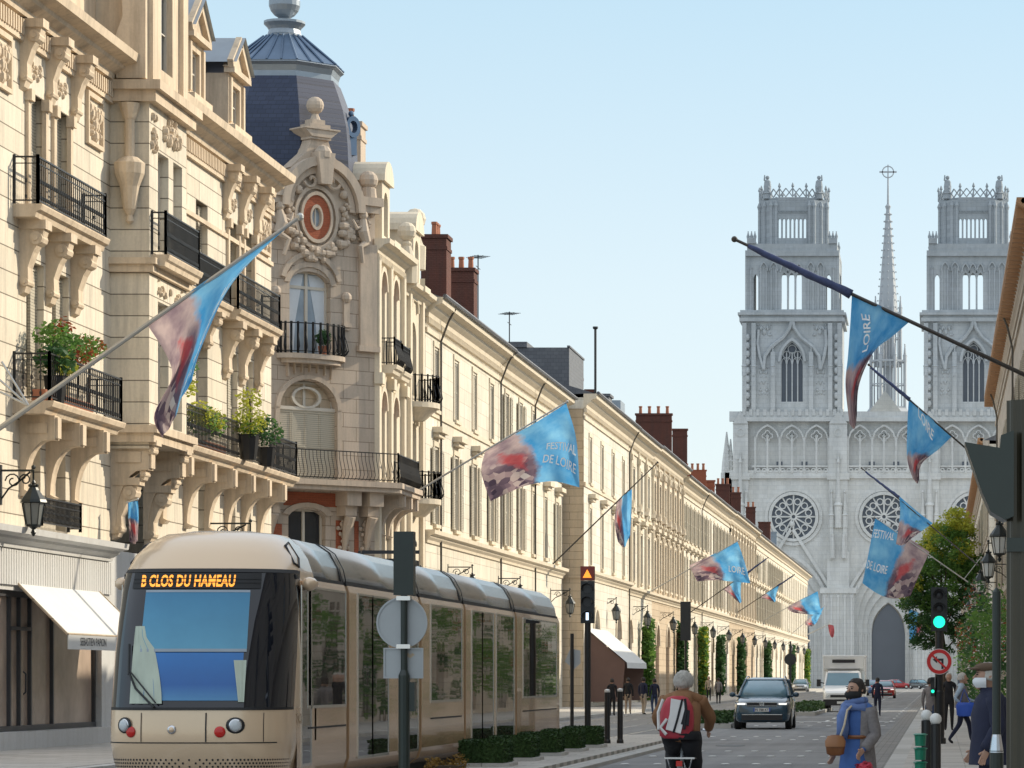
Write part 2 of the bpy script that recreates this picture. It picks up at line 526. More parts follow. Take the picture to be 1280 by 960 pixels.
# ------------------------------------------------------------------ building kit: local x along the facade, y into the building, z up
def wall(mb, u0, u1, z0, z1, d, ops=(), rev=.28, mi=0):
    us = sorted({u0, u1} | {x for o in ops for x in o[:2]}); zs = sorted({z0, z1} | {x for o in ops for x in o[2:4]})
    us = [x for x in us if u0 <= x <= u1]; zs = [x for x in zs if z0 <= x <= z1]
    mb.mi = mi
    for i in range(len(us) - 1):
        run = None
        for j in range(len(zs)):
            hole = True
            if j < len(zs) - 1:
                cu, cz = (us[i] + us[i + 1]) / 2, (zs[j] + zs[j + 1]) / 2
                hole = any(o[0] < cu < o[1] and o[2] < cz < o[3] for o in ops)
            if not hole and run is None: run = zs[j]
            if hole and run is not None:
                a, b, e, g = us[i], us[i + 1], run, zs[j]
                mb.add([(a, d, e), (b, d, e), (b, d, g), (a, d, g)], [(0, 1, 2, 3)]); run = None
    for o in ops:
        a, b, e, g = o[:4]; rise = o[4] if len(o) > 4 else 0
        D = d + rev
        mb.add([(a, d, e), (a, D, e), (a, D, g), (a, d, g)], [(0, 1, 2, 3)])
        mb.add([(b, d, e), (b, d, g), (b, D, g), (b, D, e)], [(0, 1, 2, 3)])
        mb.add([(a, d, e), (b, d, e), (b, D, e), (a, D, e)], [(0, 1, 2, 3)])
        if not rise:
            mb.add([(a, d, g), (a, D, g), (b, D, g), (b, d, g)], [(0, 1, 2, 3)])
        else:                                    # arched head: fill above the arc
            n = 10; c = (a + b) / 2; r = (b - a) / 2
            if len(o) > 5:                       # pointed
                pts = [(c + r * t, g - rise + rise * math.sqrt(max(0, 4 - (abs(t) + 1) ** 2)) / 1.732) for t in [math.copysign(1 - (1 - abs(-1 + 2 * k / n)) ** 1.6, -1 + 2 * k / n) for k in range(n + 1)]]
            else:
                pts = [(c - r * math.cos(PI * k / n), g - rise + rise * math.sin(PI * k / n)) for k in range(n + 1)]
            for k in range(n):
                (x0, y0), (x1, y1) = pts[k], pts[k + 1]
                mb.add([(x0, d, y0), (x1, d, y1), (x1, d, g), (x0, d, g)], [(0, 1, 2, 3)])
                mb.add([(x0, d, y0), (x0, D, y0), (x1, D, y1), (x1, d, y1)], [(0, 1, 2, 3)])


def cornice(mb, u0, u1, z, d, p, h):
    mb.prof([(d + .02, z), (d - .18 * p, z), (d - .22 * p, z + .22 * h), (d - .5 * p, z + .42 * h), (d - .55 * p, z + .55 * h), (d - .95 * p, z + .68 * h), (d - p, z + h), (d + .02, z + h)][::-1], u0, u1)


def dentils(mb, u0, u1, z, d, w, h, p, step):
    u = u0
    while u < u1 - w:
        mb.box(u, u + w, d - p, d + .02, z, z + h); u += step


def console(mb, u, zt, d, p, h, w):
    """scrolled console, its top at zt, sticking out p and h high"""
    mb.prof([(d + .02, zt), (d - p, zt), (d - p, zt - .12 * h), (d - .92 * p, zt - .22 * h), (d - .55 * p, zt - .42 * h), (d - .34 * p, zt - .62 * h),
             (d - .36 * p, zt - .8 * h), (d - .2 * p, zt - .95 * h), (d + .02, zt - h)], u - w / 2, u + w / 2)
    for (yy, zz, r) in ((d - .68 * p, zt - .24 * h, .27 * p), (d - .22 * p, zt - .82 * h, .17 * p)):
        ring = [[(uu, yy + r * math.cos(t), zz + r * math.sin(t)) for t in [2 * PI * k / 10 for k in range(10)]] for uu in (u - w / 2 - .05, u + w / 2 + .05)]
        mb.rings(ring)
        ring = [[(uu, yy + r * .4 * math.cos(t), zz + r * .4 * math.sin(t)) for t in [2 * PI * k / 8 for k in range(8)]] for uu in (u - w / 2 - .09, u + w / 2 + .09)]
        mb.rings(ring)
    mb.box(u - w / 2 - .06, u + w / 2 + .06, d - p - .05, d + .02, zt - .12 * h, zt)


def archbracket(mb, u, zt, d, p, h, w):
    pts = [(d + .02, zt), (d - p, zt), (d - p, zt - .3 * h)]
    n = 7
    for k in range(n + 1):
        a = PI / 2 * k / n
        pts.append((d - .1 - (p - .26) * (1 - math.sin(a)), zt - .3 * h - (.62 * h) * (1 - math.cos(a))))
    pts += [(d - .2, zt - .95 * h), (d - .12, zt - h), (d + .02, zt - h)]
    mb.prof(pts, u - w / 2, u + w / 2)
    mb.box(u - w / 2 + .05, u + w / 2 - .05, d - p - .06, d - p + .02, zt - .28 * h, zt - .04)
    for s in (-1, 1):
        mb.box(u + s * (w / 2 + .015) - .02, u + s * (w / 2 + .015) + .02, d - .8 * p, d - .15 * p, zt - .22 * h, zt - .1 * h)


def relief(mb, u, z, w, h, d, seed=0, n=26, p=.12):
    """carved ornament: a symmetric spray of rounded leaves and scrolls"""
    r = random.Random(seed)
    for k in range(n // 2):
        x, y = r.uniform(.04, .5) * w, r.uniform(-.5, .5) * h * (1 - .3 * r.random())
        q = r.uniform(.05, .12) * min(w, h) + .02; a, b = r.uniform(.6, 1.7), r.uniform(.6, 1.7)
        for s in (-1, 1):
            mb.ball((u + s * x, d - .01, z + y), q, 6, sz=b, sx=a, sy=min(1.3, p / q))
    mb.ball((u, d - .02, z), .16 * min(w, h), 8, sz=1.5, sy=.9)


PROTO = {}


def winmesh(w, h, bars, fm, arch=0.0):
    k = ('w', round(w, 2), round(h, 2), bars, fm, round(arch, 2))
    if k not in PROTO:
        b = MB(); t = .07; hw = w / 2
        b.box(-hw, -hw + t, -.05, .05, 0, h); b.box(hw - t, hw, -.05, .05, 0, h)
        b.box(-hw + t, hw - t, -.05, .05, 0, t); b.box(-hw + t, hw - t, -.05, .05, h - t, h)
        b.box(-.05, .05, -.06, .04, t, h - t)
        for i in range(bars):
            z = t + (h - 2 * t) * (i + 1) / (bars + 1)
            b.box(-hw + t, -.05, -.035, .035, z - .018, z + .018); b.box(.05, hw - t, -.035, .035, z - .018, z + .018)
        if arch:
            b.box(-hw + t, -.05, -.045, .045, h - arch - .05, h - arch + .05); b.box(.05, hw - t, -.045, .045, h - arch - .05, h - arch + .05)
        g = MB(); g.add([(-hw, .01, 0), (hw, .01, 0), (hw, .01, h), (-hw, .01, h)], [(0, 1, 2, 3)])
        PROTO[k] = (b.mesh('window', M[fm]), g)
    return PROTO[k]


def window(parent, u, z, w, h, d, bars=2, fm='frame', gm='glass', M0=None, arch=0.0):
    fme, g = winmesh(w, h, bars, fm, arch)
    k = ('g', round(w, 2), round(h, 2), gm)
    if k not in PROTO: PROTO[k] = g.mesh('pane', M[gm])
    X = T(u, d, z)
    o = put('window', fme, parent, (M0 @ X) if M0 is not None else X)
    put('pane', PROTO[k], o)
    return o


def shutter(parent, u, z, w, h, d, m='shutter', M0=None, t=.05):
    k = ('s', round(w, 2), round(h, 2), m)
    if k not in PROTO:
        b = MB(); b.box(-w / 2, w / 2, -t, 0, 0, h)
        b2 = .05
        b.box(-w / 2, -w / 2 + b2, -t - .02, -t, 0, h); b.box(w / 2 - b2, w / 2, -t - .02, -t, 0, h)
        for zz in (0, h / 2 - .04, h - .09): b.box(-w / 2 + b2, w / 2 - b2, -t - .02, -t, zz, zz + .09)
        PROTO[k] = b.mesh('shutter', M[m])
    X = T(u, d, z)
    return put('shutter', PROTO[k], parent, (M0 @ X) if M0 is not None else X)


def railing(mb, path, z, h, step=.17, belly=0.0, r=.011, fancy=True):
    """iron railing along a polyline of (u, d) points; belly pushes the balusters outwards near their foot"""
    for i in range(len(path) - 1):
        a, b = Vector(path[i]), Vector(path[i + 1]); L = (b - a).length
        if L < .02: continue
        t = (b - a) / L; nrm = Vector((t.y, -t.x))
        mb.bar((*a, z + h), (*b, z + h), .05, .035); mb.bar((*a, z + .08), (*b, z + .08), .03)
        if fancy: mb.bar((*a, z + h - .14), (*b, z + h - .14), .022)
        n = max(1, int(L / step))
        for k in range(n + 1):
            p = a + t * (L * k / n)
            if belly:
                q = [(0, h), (.1 * belly, h * .75), (.75 * belly, h * .42), (belly, h * .22), (.6 * belly, h * .1), (.1 * belly, .05)]
                mb.tube([(p.x + nrm.x * e, p.y + nrm.y * e, z + f) for e, f in q], r * 1.25, 4, False)
            else:
                mb.box(p.x - r, p.x + r, p.y - r, p.y + r, z + .08, z + h)
                if fancy:
                    mb.box(p.x - r * 2, p.x + r * 2, p.y - r * 2, p.y + r * 2, z + h * .46, z + h * .54)
                    mb.box(p.x - r * 2, p.x + r * 2, p.y - r * 2, p.y + r * 2, z + .13, z + .2)
        for p in (a, b):
            mb.box(p.x - .03, p.x + .03, p.y - .03, p.y + .03, z, z + h + .05)


def balcony(parent, u0, u1, z, d, p, m, h=1.02, thick=.28, M0=None, belly=0.0, brackets=(), kind='scroll', bh=1.4, bw=.36, ends=True, step=.17):
    b = MB()
    b.prof([(d + .02, z - thick), (d - .8 * p, z - thick), (d - .86 * p, z - .6 * thick), (d - p, z - .45 * thick), (d - p - .04, z - .1 * thick), (d - p - .04, z), (d + .02, z)][::-1], u0 - .05, u1 + .05)
    for u in brackets:
        (console if kind == 'scroll' else archbracket)(b, u, z - thick, d, p * .9, bh, bw)
    o = b.build('balcony', M[m], parent, M0)
    g = MB(); e = .07
    path = ([(u0, d - .02)] if ends else []) + [(u0, d - p + e), (u1, d - p + e)] + ([(u1, d - .02)] if ends else [])
    railing(g, path, z, h, step, belly)
    g.build('railing', M['iron'], o)
    return o


def leaves(mb, c, rx, ry, rz, n, size, rnd, shell=.45):
    """leaf-sized faces spread through an ellipsoid"""
    c = Vector(c)
    for _ in range(n):
        while True:
            v = Vector((rnd.uniform(-1, 1), rnd.uniform(-1, 1), rnd.uniform(-1, 1)))
            if shell < v.length <= 1: break
        p = c + Vector((v.x * rx, v.y * ry, v.z * rz))
        a = Vector((rnd.uniform(-1, 1), rnd.uniform(-1, 1), rnd.uniform(-.6, .6))).normalized()
        b = a.cross(Vector((rnd.uniform(-1, 1), rnd.uniform(-1, 1), rnd.uniform(-1, 1)))).normalized()
        s = size * rnd.uniform(.6, 1.35)
        mb.add([p - a * s, p - b * s * .55, p + a * s, p + b * s * .55], [(0, 1, 2, 3)])


def dormer(parent, u, z, w, h, d, ped, m='trimA', depth=1.6, winw=None, M0=None, gm='glass'):
    """stone dormer with a triangular pediment and its own small roof"""
    b = MB(); hw = w / 2; ww = winw or w * .5
    wall(b, u - hw, u + hw, z, z + h, d, [(u - ww / 2, u + ww / 2, z + .15, z + h - .25)], .18)
    for s in (-1, 1):
        x = u + s * hw
        b.add([(x, d, z), (x, d + depth, z), (x, d + depth, z + h), (x, d, z + h)], [(0, 1, 2, 3)])
        b.box(u + s * hw * .82 - .1, u + s * hw * .82 + .1, d - .07, d + .01, z + .1, z + h - .1)
    b.box(u - hw - .12, u + hw + .12, d - .22, d + .05, z - .22, z)
    b.box(u - hw * .8, u + hw * .8, d - .12, d + .05, z - .42, z - .22)
    b.box(u - hw - .12, u + hw + .12, d - .2, d + .1, z + h, z + h + .16)
    e = .18
    b.prism([(u - hw - e, z + h + .16), (u + hw + e, z + h + .16), (u, z + h + .16 + ped)], d - .04, d + .12)
    for s in (-1, 1):
        b.bar((u + s * (hw + e), d - .1, z + h + .2), (u, d - .1, z + h + .2 + ped), .32, .16, (0, 1, 0))
    o = b.build('dormer', M[m], parent, M0)
    r = MB()
    for s in (-1, 1):
        r.add([(u + s * (hw + e + .06), d - .28, z + h + .27), (u, d - .28, z + h + .32 + ped), (u, d + depth, z + h + .32 + ped), (u + s * (hw + e + .06), d + depth, z + h + .27)], [(0, 1, 2, 3)])
    r.build('dormer_roof', M['zinc'], o)
    window(o, u, z + .15, ww, h - .4, d + .16, 1, gm=gm, M0=M0)
    return o


def chimney(parent, u, z0, z1, d, w, t, m='chimney', pots=4, potm='terracotta', M0=None):
    b = MB(); b.box(u - w / 2, u + w / 2, d, d + t, z0, z1)
    b.box(u - w / 2 - .07, u + w / 2 + .07, d - .07, d + t + .07, z1, z1 + .16)
    b.box(u - w / 2 - .04, u + w / 2 + .04, d - .04, d + t + .04, z1 - .5, z1 - .36)
    o = b.build('chimney', M[m], parent, M0)
    for k in range(pots):
        p = MB(); f = (k + .5) / pots
        if w > t: x, y = u - w / 2 + w * f, d + t / 2
        else: x, y = u, d + t * f
        p.lathe([(.13, z1 + .16), (.11, z1 + .6), (.14, z1 + .62), (.14, z1 + .72), (.1, z1 + .72)], x, y, 8)
        p.build('chimney_pot', M[potm], o, M0)
    return o


def shell(mb, u0, u1, depth, z1, d=0.0):
    """side and back walls behind a facade"""
    D = d + depth
    mb.add([(u0, d, 0), (u0, D, 0), (u0, D, z1), (u0, d, z1)], [(3, 2, 1, 0)])
    mb.add([(u1, d, 0), (u1, D, 0), (u1, D, z1), (u1, d, z1)], [(0, 1, 2, 3)])
    mb.add([(u0, D, 0), (u1, D, 0), (u1, D, z1), (u0, D, z1)], [(3, 2, 1, 0)])


# ------------------------------------------------------------------ the ornate apartment building at the left edge
A = thing('apartment_building', 'ornate stone apartment building with projecting bay, above the shop with the white awning', 'building', (-20, 60, 0), R(90))
pu = [5.0, 7.2, 16.1, 18.3, 33.3, 37.3, 39.5]
ops = []
for u in pu:
    ops += [(u - .45, u + .45, 5.0, 7.0, .42), (u - .74, u + .74, 7.85, 10.85), (u - .74, u + .74, 12.1, 14.55)]
wb = MB()
wall(wb, 0, 23, 4.75, 16.1, 0, [o for o in ops if o[1] < 23], .34)
wall(wb, 27.1, 43, 4.75, 16.1, 0, [o for o in ops if o[0] > 27.1], .34)
shell(wb, 0, 43, 14, 16.3)
# the bay
bo = [(24.5, .58), (26.1, .5)]
wall(wb, 23, 27.1, 7.7, 15.6, -.94, [(u - w, u + w, z, g) for u, w in bo for z, g in ((7.85, 10.85), (12.1, 14.5))], .3)
for x in (23, 27.1):
    wb.add([(x, -.94, 7.2), (x, 0, 7.2), (x, 0, 15.6), (x, -.94, 15.6)], [(0, 1, 2, 3)])
wb.build('wall', M['stoneA'], A)
tb = MB()
for a, b in ((0, 23), (27.1, 43)):
    cornice(tb, a, b, 16.05, 0, .75, .62); dentils(tb, a, b, 15.62, 0, .1, .34, .14, .2)
    tb.box(a, b, -.1, .02, 15.5, 15.62); tb.box(a, b, -.07, .02, 13.98, 14.1) if a else None
for m in (6.1, 17.2, 38.4):
    for du in (-2.2, 0, 2.2): console(tb, m + du, 16.0, 0, .48, 1.55, .38)
    for du in (-1.1, 1.1):
        relief(tb, m + du, 15.05, .9, .35, 0, 3, 12, .07)
        for s in (-1, 1):
            tb.box(m + du + s * .74 - .1, m + du + s * .74 + .1, -.08, .02, 12.0, 14.5)
            tb.box(m + du + s * .74 - .14, m + du + s * .74 + .14, -.16, .02, 14.3, 14.55)
for u in (13.2, 21.3, 30.3, 41.8):
    for (a, b, c, e) in ((-.75, .75, 15.32, 15.44), (-.75, .75, 14.2, 14.3), (-.75, -.65, 14.3, 15.32), (.65, .75, 14.3, 15.32)):
        tb.box(u + a, u + b, -.09, .02, c, e)
    relief(tb, u, 14.8, 1.1, .8, 0, 5, 30, .14)
# bay trim: string courses, top ledge, capital column on the shaded side
for z, h, p in ((11.45, .34, .2), (15.55, .5, .34), (7.35, .4, .24)):
    tb.box(23 - p, 27.1 + p, -.94 - p, 0.02, z + h * .55, z + h); tb.box(23 - p * .6, 27.1 + p * .6, -.94 - p * .6, .018, z, z + h * .55)
tb.lathe([(.12, 14.2), (.12, 15.1), (.15, 15.15), (.22, 15.35), (.26, 15.5)], 22.86, -.5, 10)
tb.lathe([(.03, 12.6), (.1, 12.66), (.07, 12.8), (.16, 12.95), (.24, 13.5), (.36, 13.8), (.38, 14.05), (.2, 14.2)], 22.86, -.5, 12)
for u in (23.35, 26.75):
    console(tb, u, 7.4, -.7, .35, 1.0, .42); console(tb, u, 6.5, -.02, .62, 1.5, .42); archbracket(tb, u, 7.35, 0, .9, 2.2, .5)
relief(tb, 25.3, 15.1, 1.6, .7, -.95, 8, 26, .13); relief(tb, 23.4, 14.9, .5, 1.0, -.95, 9, 20, .14)
relief(tb, 25.2, 11.2, 2.6, .4, -.95, 10, 24, .1)
tb.build('trim', M['trimA'], A)
for u in pu:
    window(A, u, 5.0, .9, 2.0, .3, 1, gm='paleglass' if u > 30 else 'glass'); window(A, u, 7.85, 1.48, 3.0, .3); window(A, u, 12.1, 1.48, 2.45, .3)
    for s in (-1, 1):
        shutter(A, u + s * .45, 7.9, .56, 2.9, .22) if u != 33.3 else None; shutter(A, u + s * .52, 12.12, .4, 2.4, .24)
for u, w in bo:
    window(A, u, 7.85, w * 2, 3.0, -.68, 2, gm='paleglass'); window(A, u, 12.1, w * 2, 2.4, -.68, 2, gm='paleglass')
for m in (6.1, 17.2, 38.4):
    balcony(A, m - 2.9, m + 3.1, 11.9, 0, .6, 'trimA', brackets=[m - 2.2, m, m + 2.2], bh=1.65, bw=.42)
for m in (6.1, 17.2):
    balcony(A, m - 2.9, m + 3.6, 7.65, 0, .85, 'trimA', brackets=[m - 2.2, m, m + 2.2], kind='arch', bh=1.75, bw=.4)
balcony(A, 23.2, 26.9, 11.9, -.94, .42, 'trimA', step=.12)
balcony(A, 27.15, 34.9, 11.9, 0, .5, 'trimA', step=.12, brackets=[30, 33.8], bh=1.0)
balcony(A, 27.2, 42.8, 7.65, 0, .85, 'trimA', brackets=[28.4, 31.2, 33.9, 36.4, 38.7, 41], kind='arch', bh=1.75, bw=.4)
g = MB(); railing(g, [(15.5, -.03), (15.5, -.3), (18.9, -.3), (18.9, -.03)], 5.0, .62, .11); g.build('railing', M['iron'], A)
# shopfront below: slatted fascia, cornice, dark glass
sb = MB()
wall(sb, 0, 43, .13, 4.75, -.06, [(1, 9, .5, 3.55), (10.2, 21.9, .5, 3.55), (24.2, 26.2, .3, 3.4), (28.5, 32, .5, 3.4, .5), (34, 38, .5, 3.4, .5)], .3)
cornice(sb, 0, 22.6, 4.45, -.06, .5, .42)
u = .1
while u < 22.5:
    sb.box(u, u + .16, -.13, -.05, 3.66, 4.42); u += .2
sb.box(0, 22.6, -.3, -.05, .13, .5)
sb.build('shopfront', M['shopstone'], A)
M['shopglass'] = glass('shop_window_glass', (.46, .36, .29), .22, .5, .6)
for a, c, z0, z1 in ((10.2, 21.9, .5, 3.55), (1, 9, .5, 3.55), (24.2, 26.2, .3, 3.4), (28.5, 32, .5, 3.4), (34, 38, .5, 3.4)):
    gb = MB(); gb.box(a, c, .16, .2, z0, z1); gb.build('shop_window', M['shopglass'], A)
fb = MB()
for u in (10.25, 12.6, 14.4, 15.2, 16.1, 18.0, 21.85):
    fb.box(u - .05, u + .05, .08, .17, .5, 3.55)
fb.box(10.2, 21.9, .07, .165, .5, .62); fb.box(10.2, 21.9, .07, .165, 3.42, 3.55); fb.box(14.4, 16.1, .07, .16, 2.7, 2.78)
fb.tube([(15.1, .0, 1.3), (15.1, -.06, 1.35), (15.1, -.06, 1.75), (15.1, 0, 1.8)], .02, 6)
fb.build('shop_door_frame', M['doordark'], A)
# attic storey, mansard, dormers
ab = MB()
wall(ab, 0, 23, 16.6, 18.9, .35, [(u - .5, u + .5, 16.9, 18.7) for u in (5, 7.2, 16.1, 18.3)], .2)
cornice(ab, 0, 22.9, 18.9, .35, .3, .3)
for u in (5, 7.2, 16.1, 18.3):
    for s in (-1, 1): ab.box(u + s * .62 - .14, u + s * .62 + .14, .15, .36, 16.6, 18.9)
    ab.box(u - .8, u + .8, .1, .36, 18.6, 18.86)
# the bay's tall dormer with scrolled shoulder
wall(ab, 23.1, 26.9, 16.05, 21.5, -.9, [(24.4, 25.7, 16.6, 19.6)], .25)
ab.box(23.05, 23.6, -1.02, -.85, 16.05, 21.5); ab.box(26.4, 26.95, -1.02, -.85, 16.05, 21.5)
for x in (23.1, 26.9): ab.add([(x, -.9, 16.05), (x, 1.8, 16.05), (x, 1.8, 21.5), (x, -.9, 21.5)], [(0, 1, 2, 3)])
ab.box(22.9, 27.1, -1.1, 1.0, 21.5, 21.9); ab.box(24.2, 25.9, -1.05, -.85, 19.7, 20.0)
ab.prof([(-.9, 16.1), (-.2, 16.1), (-.1, 16.9), (-.35, 17.6), (-.3, 18.6), (-.75, 19.6), (-.9, 19.6)], 22.78, 23.08)
ab.build('attic', M['trimA'], A)
for u in (5, 7.2, 16.1, 18.3): window(A, u, 16.9, 1.0, 1.8, .5, 1)
window(A, 25.05, 16.6, 1.3, 3.0, -.7, 2)
rf = MB()
rf.add([(0, .3, 19.2), (23.1, .3, 19.2), (23.1, 1.6, 23.4), (0, 1.6, 23.4)], [(0, 1, 2, 3)])
rf.add([(26.9, .35, 16.7), (43, .35, 16.7), (43, 1.7, 20.8), (26.9, 1.7, 20.8)], [(0, 1, 2, 3)])
rf.add([(0, 1.6, 23.4), (23.1, 1.6, 23.4), (23.1, 14, 24), (0, 14, 24)], [(0, 1, 2, 3)])
rf.add([(23.1, 1.6, 20.8), (43, 1.7, 20.8), (43, 14, 21.4), (23.1, 14, 21.4)], [(0, 1, 2, 3)])
rf.add([(43, .35, 16.3), (43, 14, 16.3), (43, 14, 21.4), (43, 1.7, 20.8)], [(0, 1, 2, 3)])
rf.add([(22.9, .3, 16.6), (23.1, 14, 16.6), (23.1, 14, 24), (22.9, 1.6, 23.4)], [(0, 1, 2, 3)])
rf.build('roof', M['slate'], A)
dormer(A, 32.3, 17.2, 2.0, 1.5, -.05, .85); dormer(A, 37.6, 17.2, 2.1, 1.45, -.05, .85)

# awning of the shop
aw = thing('shop_awning', 'white canvas awning with lettered valance over the shop entrance', 'awning', (-20, 74.2, 0), R(90))
b = MB(); L = 7.2
b.add([(0, -.1, 3.72), (L, -.1, 3.72), (L, -1.2, 2.62), (0, -1.2, 2.62)], [(0, 1, 2, 3)])
b.add([(0, -.1, 3.69), (L, -.1, 3.69), (L, -1.2, 2.59), (0, -1.2, 2.59)], [(3, 2, 1, 0)])
b.build('canvas', M['awning'], aw)
b = MB(); b.box(0, L, -1.22, -1.2, 2.28, 2.62)
v = b.build('valance', M['awning'], aw)
tv, tf = text_geo('SEBASTIEN PAPION', .25, 'LEFT', spacing=.95)
b = MB(); b.add([(1.0 + x * 1.15, -1.226, 2.37 + y) for x, y, z in tv], tf)
b.build('lettering', M['ink'], v)
tv, tf = text_geo('coiffure', .12, 'LEFT'); b = MB(); b.add([(4.4 + x, -1.226, 2.39 + y) for x, y, z in tv], tf)
b.build('lettering', M['ink'], v)
b = MB(); b.tube([(0, -.12, 3.7), (0, -1.2, 2.6)], .03, 6); b.tube([(L, -.12, 3.7), (L, -1.2, 2.6)], .03, 6); b.tube([(0, -1.2, 2.61), (L, -1.2, 2.61)], .03, 6)
b.build('frame', M['tan'], aw)
# ------------------------------------------------------------------ corner building with the domed pavilion
B = thing('corner_building', 'corner building with dark blue domed roof, carved oculus gable and curved iron balconies', 'building', (-20, 122, 0), R(90))
# the canted corner face: u along it from its left end, y into the building
CM = T(0, 0, 0) @ Matrix(((math.cos(R(-45)), -math.sin(R(-45)), 0, -3.3), (math.sin(R(-45)), math.cos(R(-45)), 0, 3.3), (0, 0, 1, 0), (0, 0, 0, 1)))
CW = 4.667


def cbuild(b, name, m, parent=B): return b.build(name, M[m], parent, CM)


b = MB()
wall(b, 0, CW, 0, 17.0, 0, [(1.05, 2.75, 12.95, 15.85, .5), (.62, 3.02, 8.5, 12.05, 1.0), (1.0, 2.55, 5.7, 7.55, .3), (.8, 3.8, .3, 4.2, .8)], .3)
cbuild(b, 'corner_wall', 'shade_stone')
# gable with arched pediment around the oculus
b = MB()
cx, cz = 2.3, 17.75
pts = [(0, 17.0), (CW, 17.0), (CW, 18.35)] + [(cx + 1.5 * math.cos(a), 18.0 + 1.55 * math.sin(a)) for a in [PI * k / 14 for k in range(15)]] + [(0, 18.35)]
b.prism(pts, .02, .7)
for x0, x1 in ((-.15, .85), (3.75, CW + .15)):
    b.box(x0, x1, -.3, .3, 18.35, 18.65); b.box(x0 + .1, x1 - .06, -.2, .3, 18.1, 18.35)
b.arc(cx, 18.05, 1.45, 1.75, -.32, .5, 0, PI, 16, 1.05); b.arc(cx, 18.05, 1.2, 1.42, -.14, .5, 0, PI, 16, 1.05)
# keystone, console above and flared pedestal for the ball
b.prism([(cx - .22, 18.9), (cx + .22, 18.9), (cx + .36, 20.0), (cx - .36, 20.0)], -.45, .3)
b.ball((cx, -.2, 19.95), .34, 10, sy=.9)
# oval mouldings and the garland around the oculus
b.arc(cx - .2, cz, .585, .68, -.16, .1, 0, 2 * PI, 24, 1.33); b.arc(cx - .2, cz, .80, .92, -.13, .1, 0, 2 * PI, 24, 1.25); b.arc(cx - .2, cz, .2, .265, -.14, .1, 0, 2 * PI, 20, 1.7)
rr = random.Random(4)
for k in range(70):
    a = rr.uniform(PI * 1.04, PI * 1.96); q = rr.uniform(1.1, 1.55)
    b.ball((cx - .1 + q * math.cos(a), -.06, cz + .1 + q * 1.05 * math.sin(a)), rr.uniform(.07, .17), 6, sy=1.3, sx=rr.uniform(.6, 1.5))
for s in (-1, 1):
    for k in range(14):
        b.ball((cx - .1 + s * (1.15 + rr.uniform(-.12, .15)), -.04, cz - .6 + k * .09), rr.uniform(.06, .12), 6, sy=1.2)
    # the two carved children beside the oval
    x = cx + s * 1.75
    b.ball((x, -.15, 18.0), .17, 8); b.tube([(x, -.14, 17.85), (x - s * .05, -.2, 17.4), (x + s * .1, -.2, 17.05)], [.12, .22, .17], 8)
    b.tube([(x + s * .1, -.2, 17.05), (x - s * .25, -.32, 16.85), (x - s * .1, -.25, 16.3)], [.13, .11, .07], 7)
    b.tube([(x - s * .05, -.2, 17.6), (x - s * .35, -.25, 17.5), (x - s * .5, -.2, 17.8)], [.08, .07, .05], 6)
    relief(b, x + s * .1, 17.6, .8, 1.3, 0, 11, 18, .12)
    # volutes at the top of the arch
    b.tube([(cx + s * (.45 + .32 * t * math.cos(t * 6)), -.15, 19.05 + .32 * t * math.sin(t * 6)) for t in [k / 14 for k in range(15)]], .06, 5)
    b.ball((cx + s * .95, -.1, 18.65), .16, 8)
# hood mould and quoins round the upper window, ears at its sides
b.arc(1.9, 15.3, 1.12, 1.3, -.12, .02, PI * .08, PI * .92, 12, .95); b.arc(1.9, 15.3, .88, 1.1, -.05, .02, PI * .05, PI * .95, 9, .8)
for s, x in ((-1, .45), (1, 3.4)):
    b.box(x - .16, x + .16, -.14, .02, 14.0, 14.12); b.ball((x, -.04, 15.05), .2, 8); b.box(x - .12, x + .12, -.08, .02, 13.9, 15.0)
b.box(3.95, CW, -.12, .02, 13.3, 17.0); b.box(3.85, CW + .08, -.2, .02, 13.2, 13.4)
b.box(-.1, CW + .1, -.1, .02, 12.55, 12.7) if False else None
# fan of voussoirs under the little balcony, mouldings of the arched window
for k in range(7):
    a = R(52 + 76 * k / 6); b.bar((1.85 + 1.45 * math.cos(a), -.05, 11.35 + 1.0 * math.sin(a)), (1.85 + 1.75 * math.cos(a) * .85, -.05, 11.35 + 1.6 * math.sin(a)), .05, .12, (0, 1, 0))
b.arc(1.82, 11.05, 1.2, 1.38, -.09, .02, 0, PI, 14, .86)
b.box(.44, .62, -.06, .02, 8.5, 11.05); b.box(3.02, 3.2, -.06, .02, 8.5, 11.05)
# mezzanine: arch, corbels with carved faces
b.arc(1.78, 7.15, .85, 1.15, -.08, .02, PI * .12, PI * .88, 8, .55)
for x in (-.25, .05, 3.25, 4.2):
    b.box(x - .3, x + .3, -.75, .02, 7.7, 8.2); b.box(x - .24, x + .24, -.55, .02, 7.35, 7.7)
    relief(b, x, 6.75, .5, 1.2, -.1, 12, 26, .2); b.tube([(x, -.5, 7.35), (x, -.3, 6.9), (x, -.1, 6.1)], [.2, .17, .08], 8)
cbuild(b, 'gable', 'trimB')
b = MB()
b.arc(cx - .2, cz, .27, .58, -.1, .1, 0, 2 * PI, 28, 1.34)
cbuild(b, 'oculus_ring', 'redbrick')
b = MB(); b.prism([(cx - .2 + .25 * math.cos(a), cz + .42 * math.sin(a)) for a in [2 * PI * k / 18 for k in range(18)]], .012, .016)
cbuild(b, 'oculus_pane', 'paleglass')
b = MB(); b.box(cx - .225, cx - .175, -.04, .05, cz - .42, cz + .42); cbuild(b, 'oculus_frame', 'frame')
for (x0, x1, z0, z1) in ((.8, 3.1, 7.66, 8.14), (.35, .72, 5.4, 7.0), (2.98, 3.5, 5.6, 7.2), (3.76, 3.94, 5.4, 7.2)):
    b = MB(); b.box(x0, x1, -.025, .02, z0, z1); cbuild(b, 'brick_panel', 'redbrick')
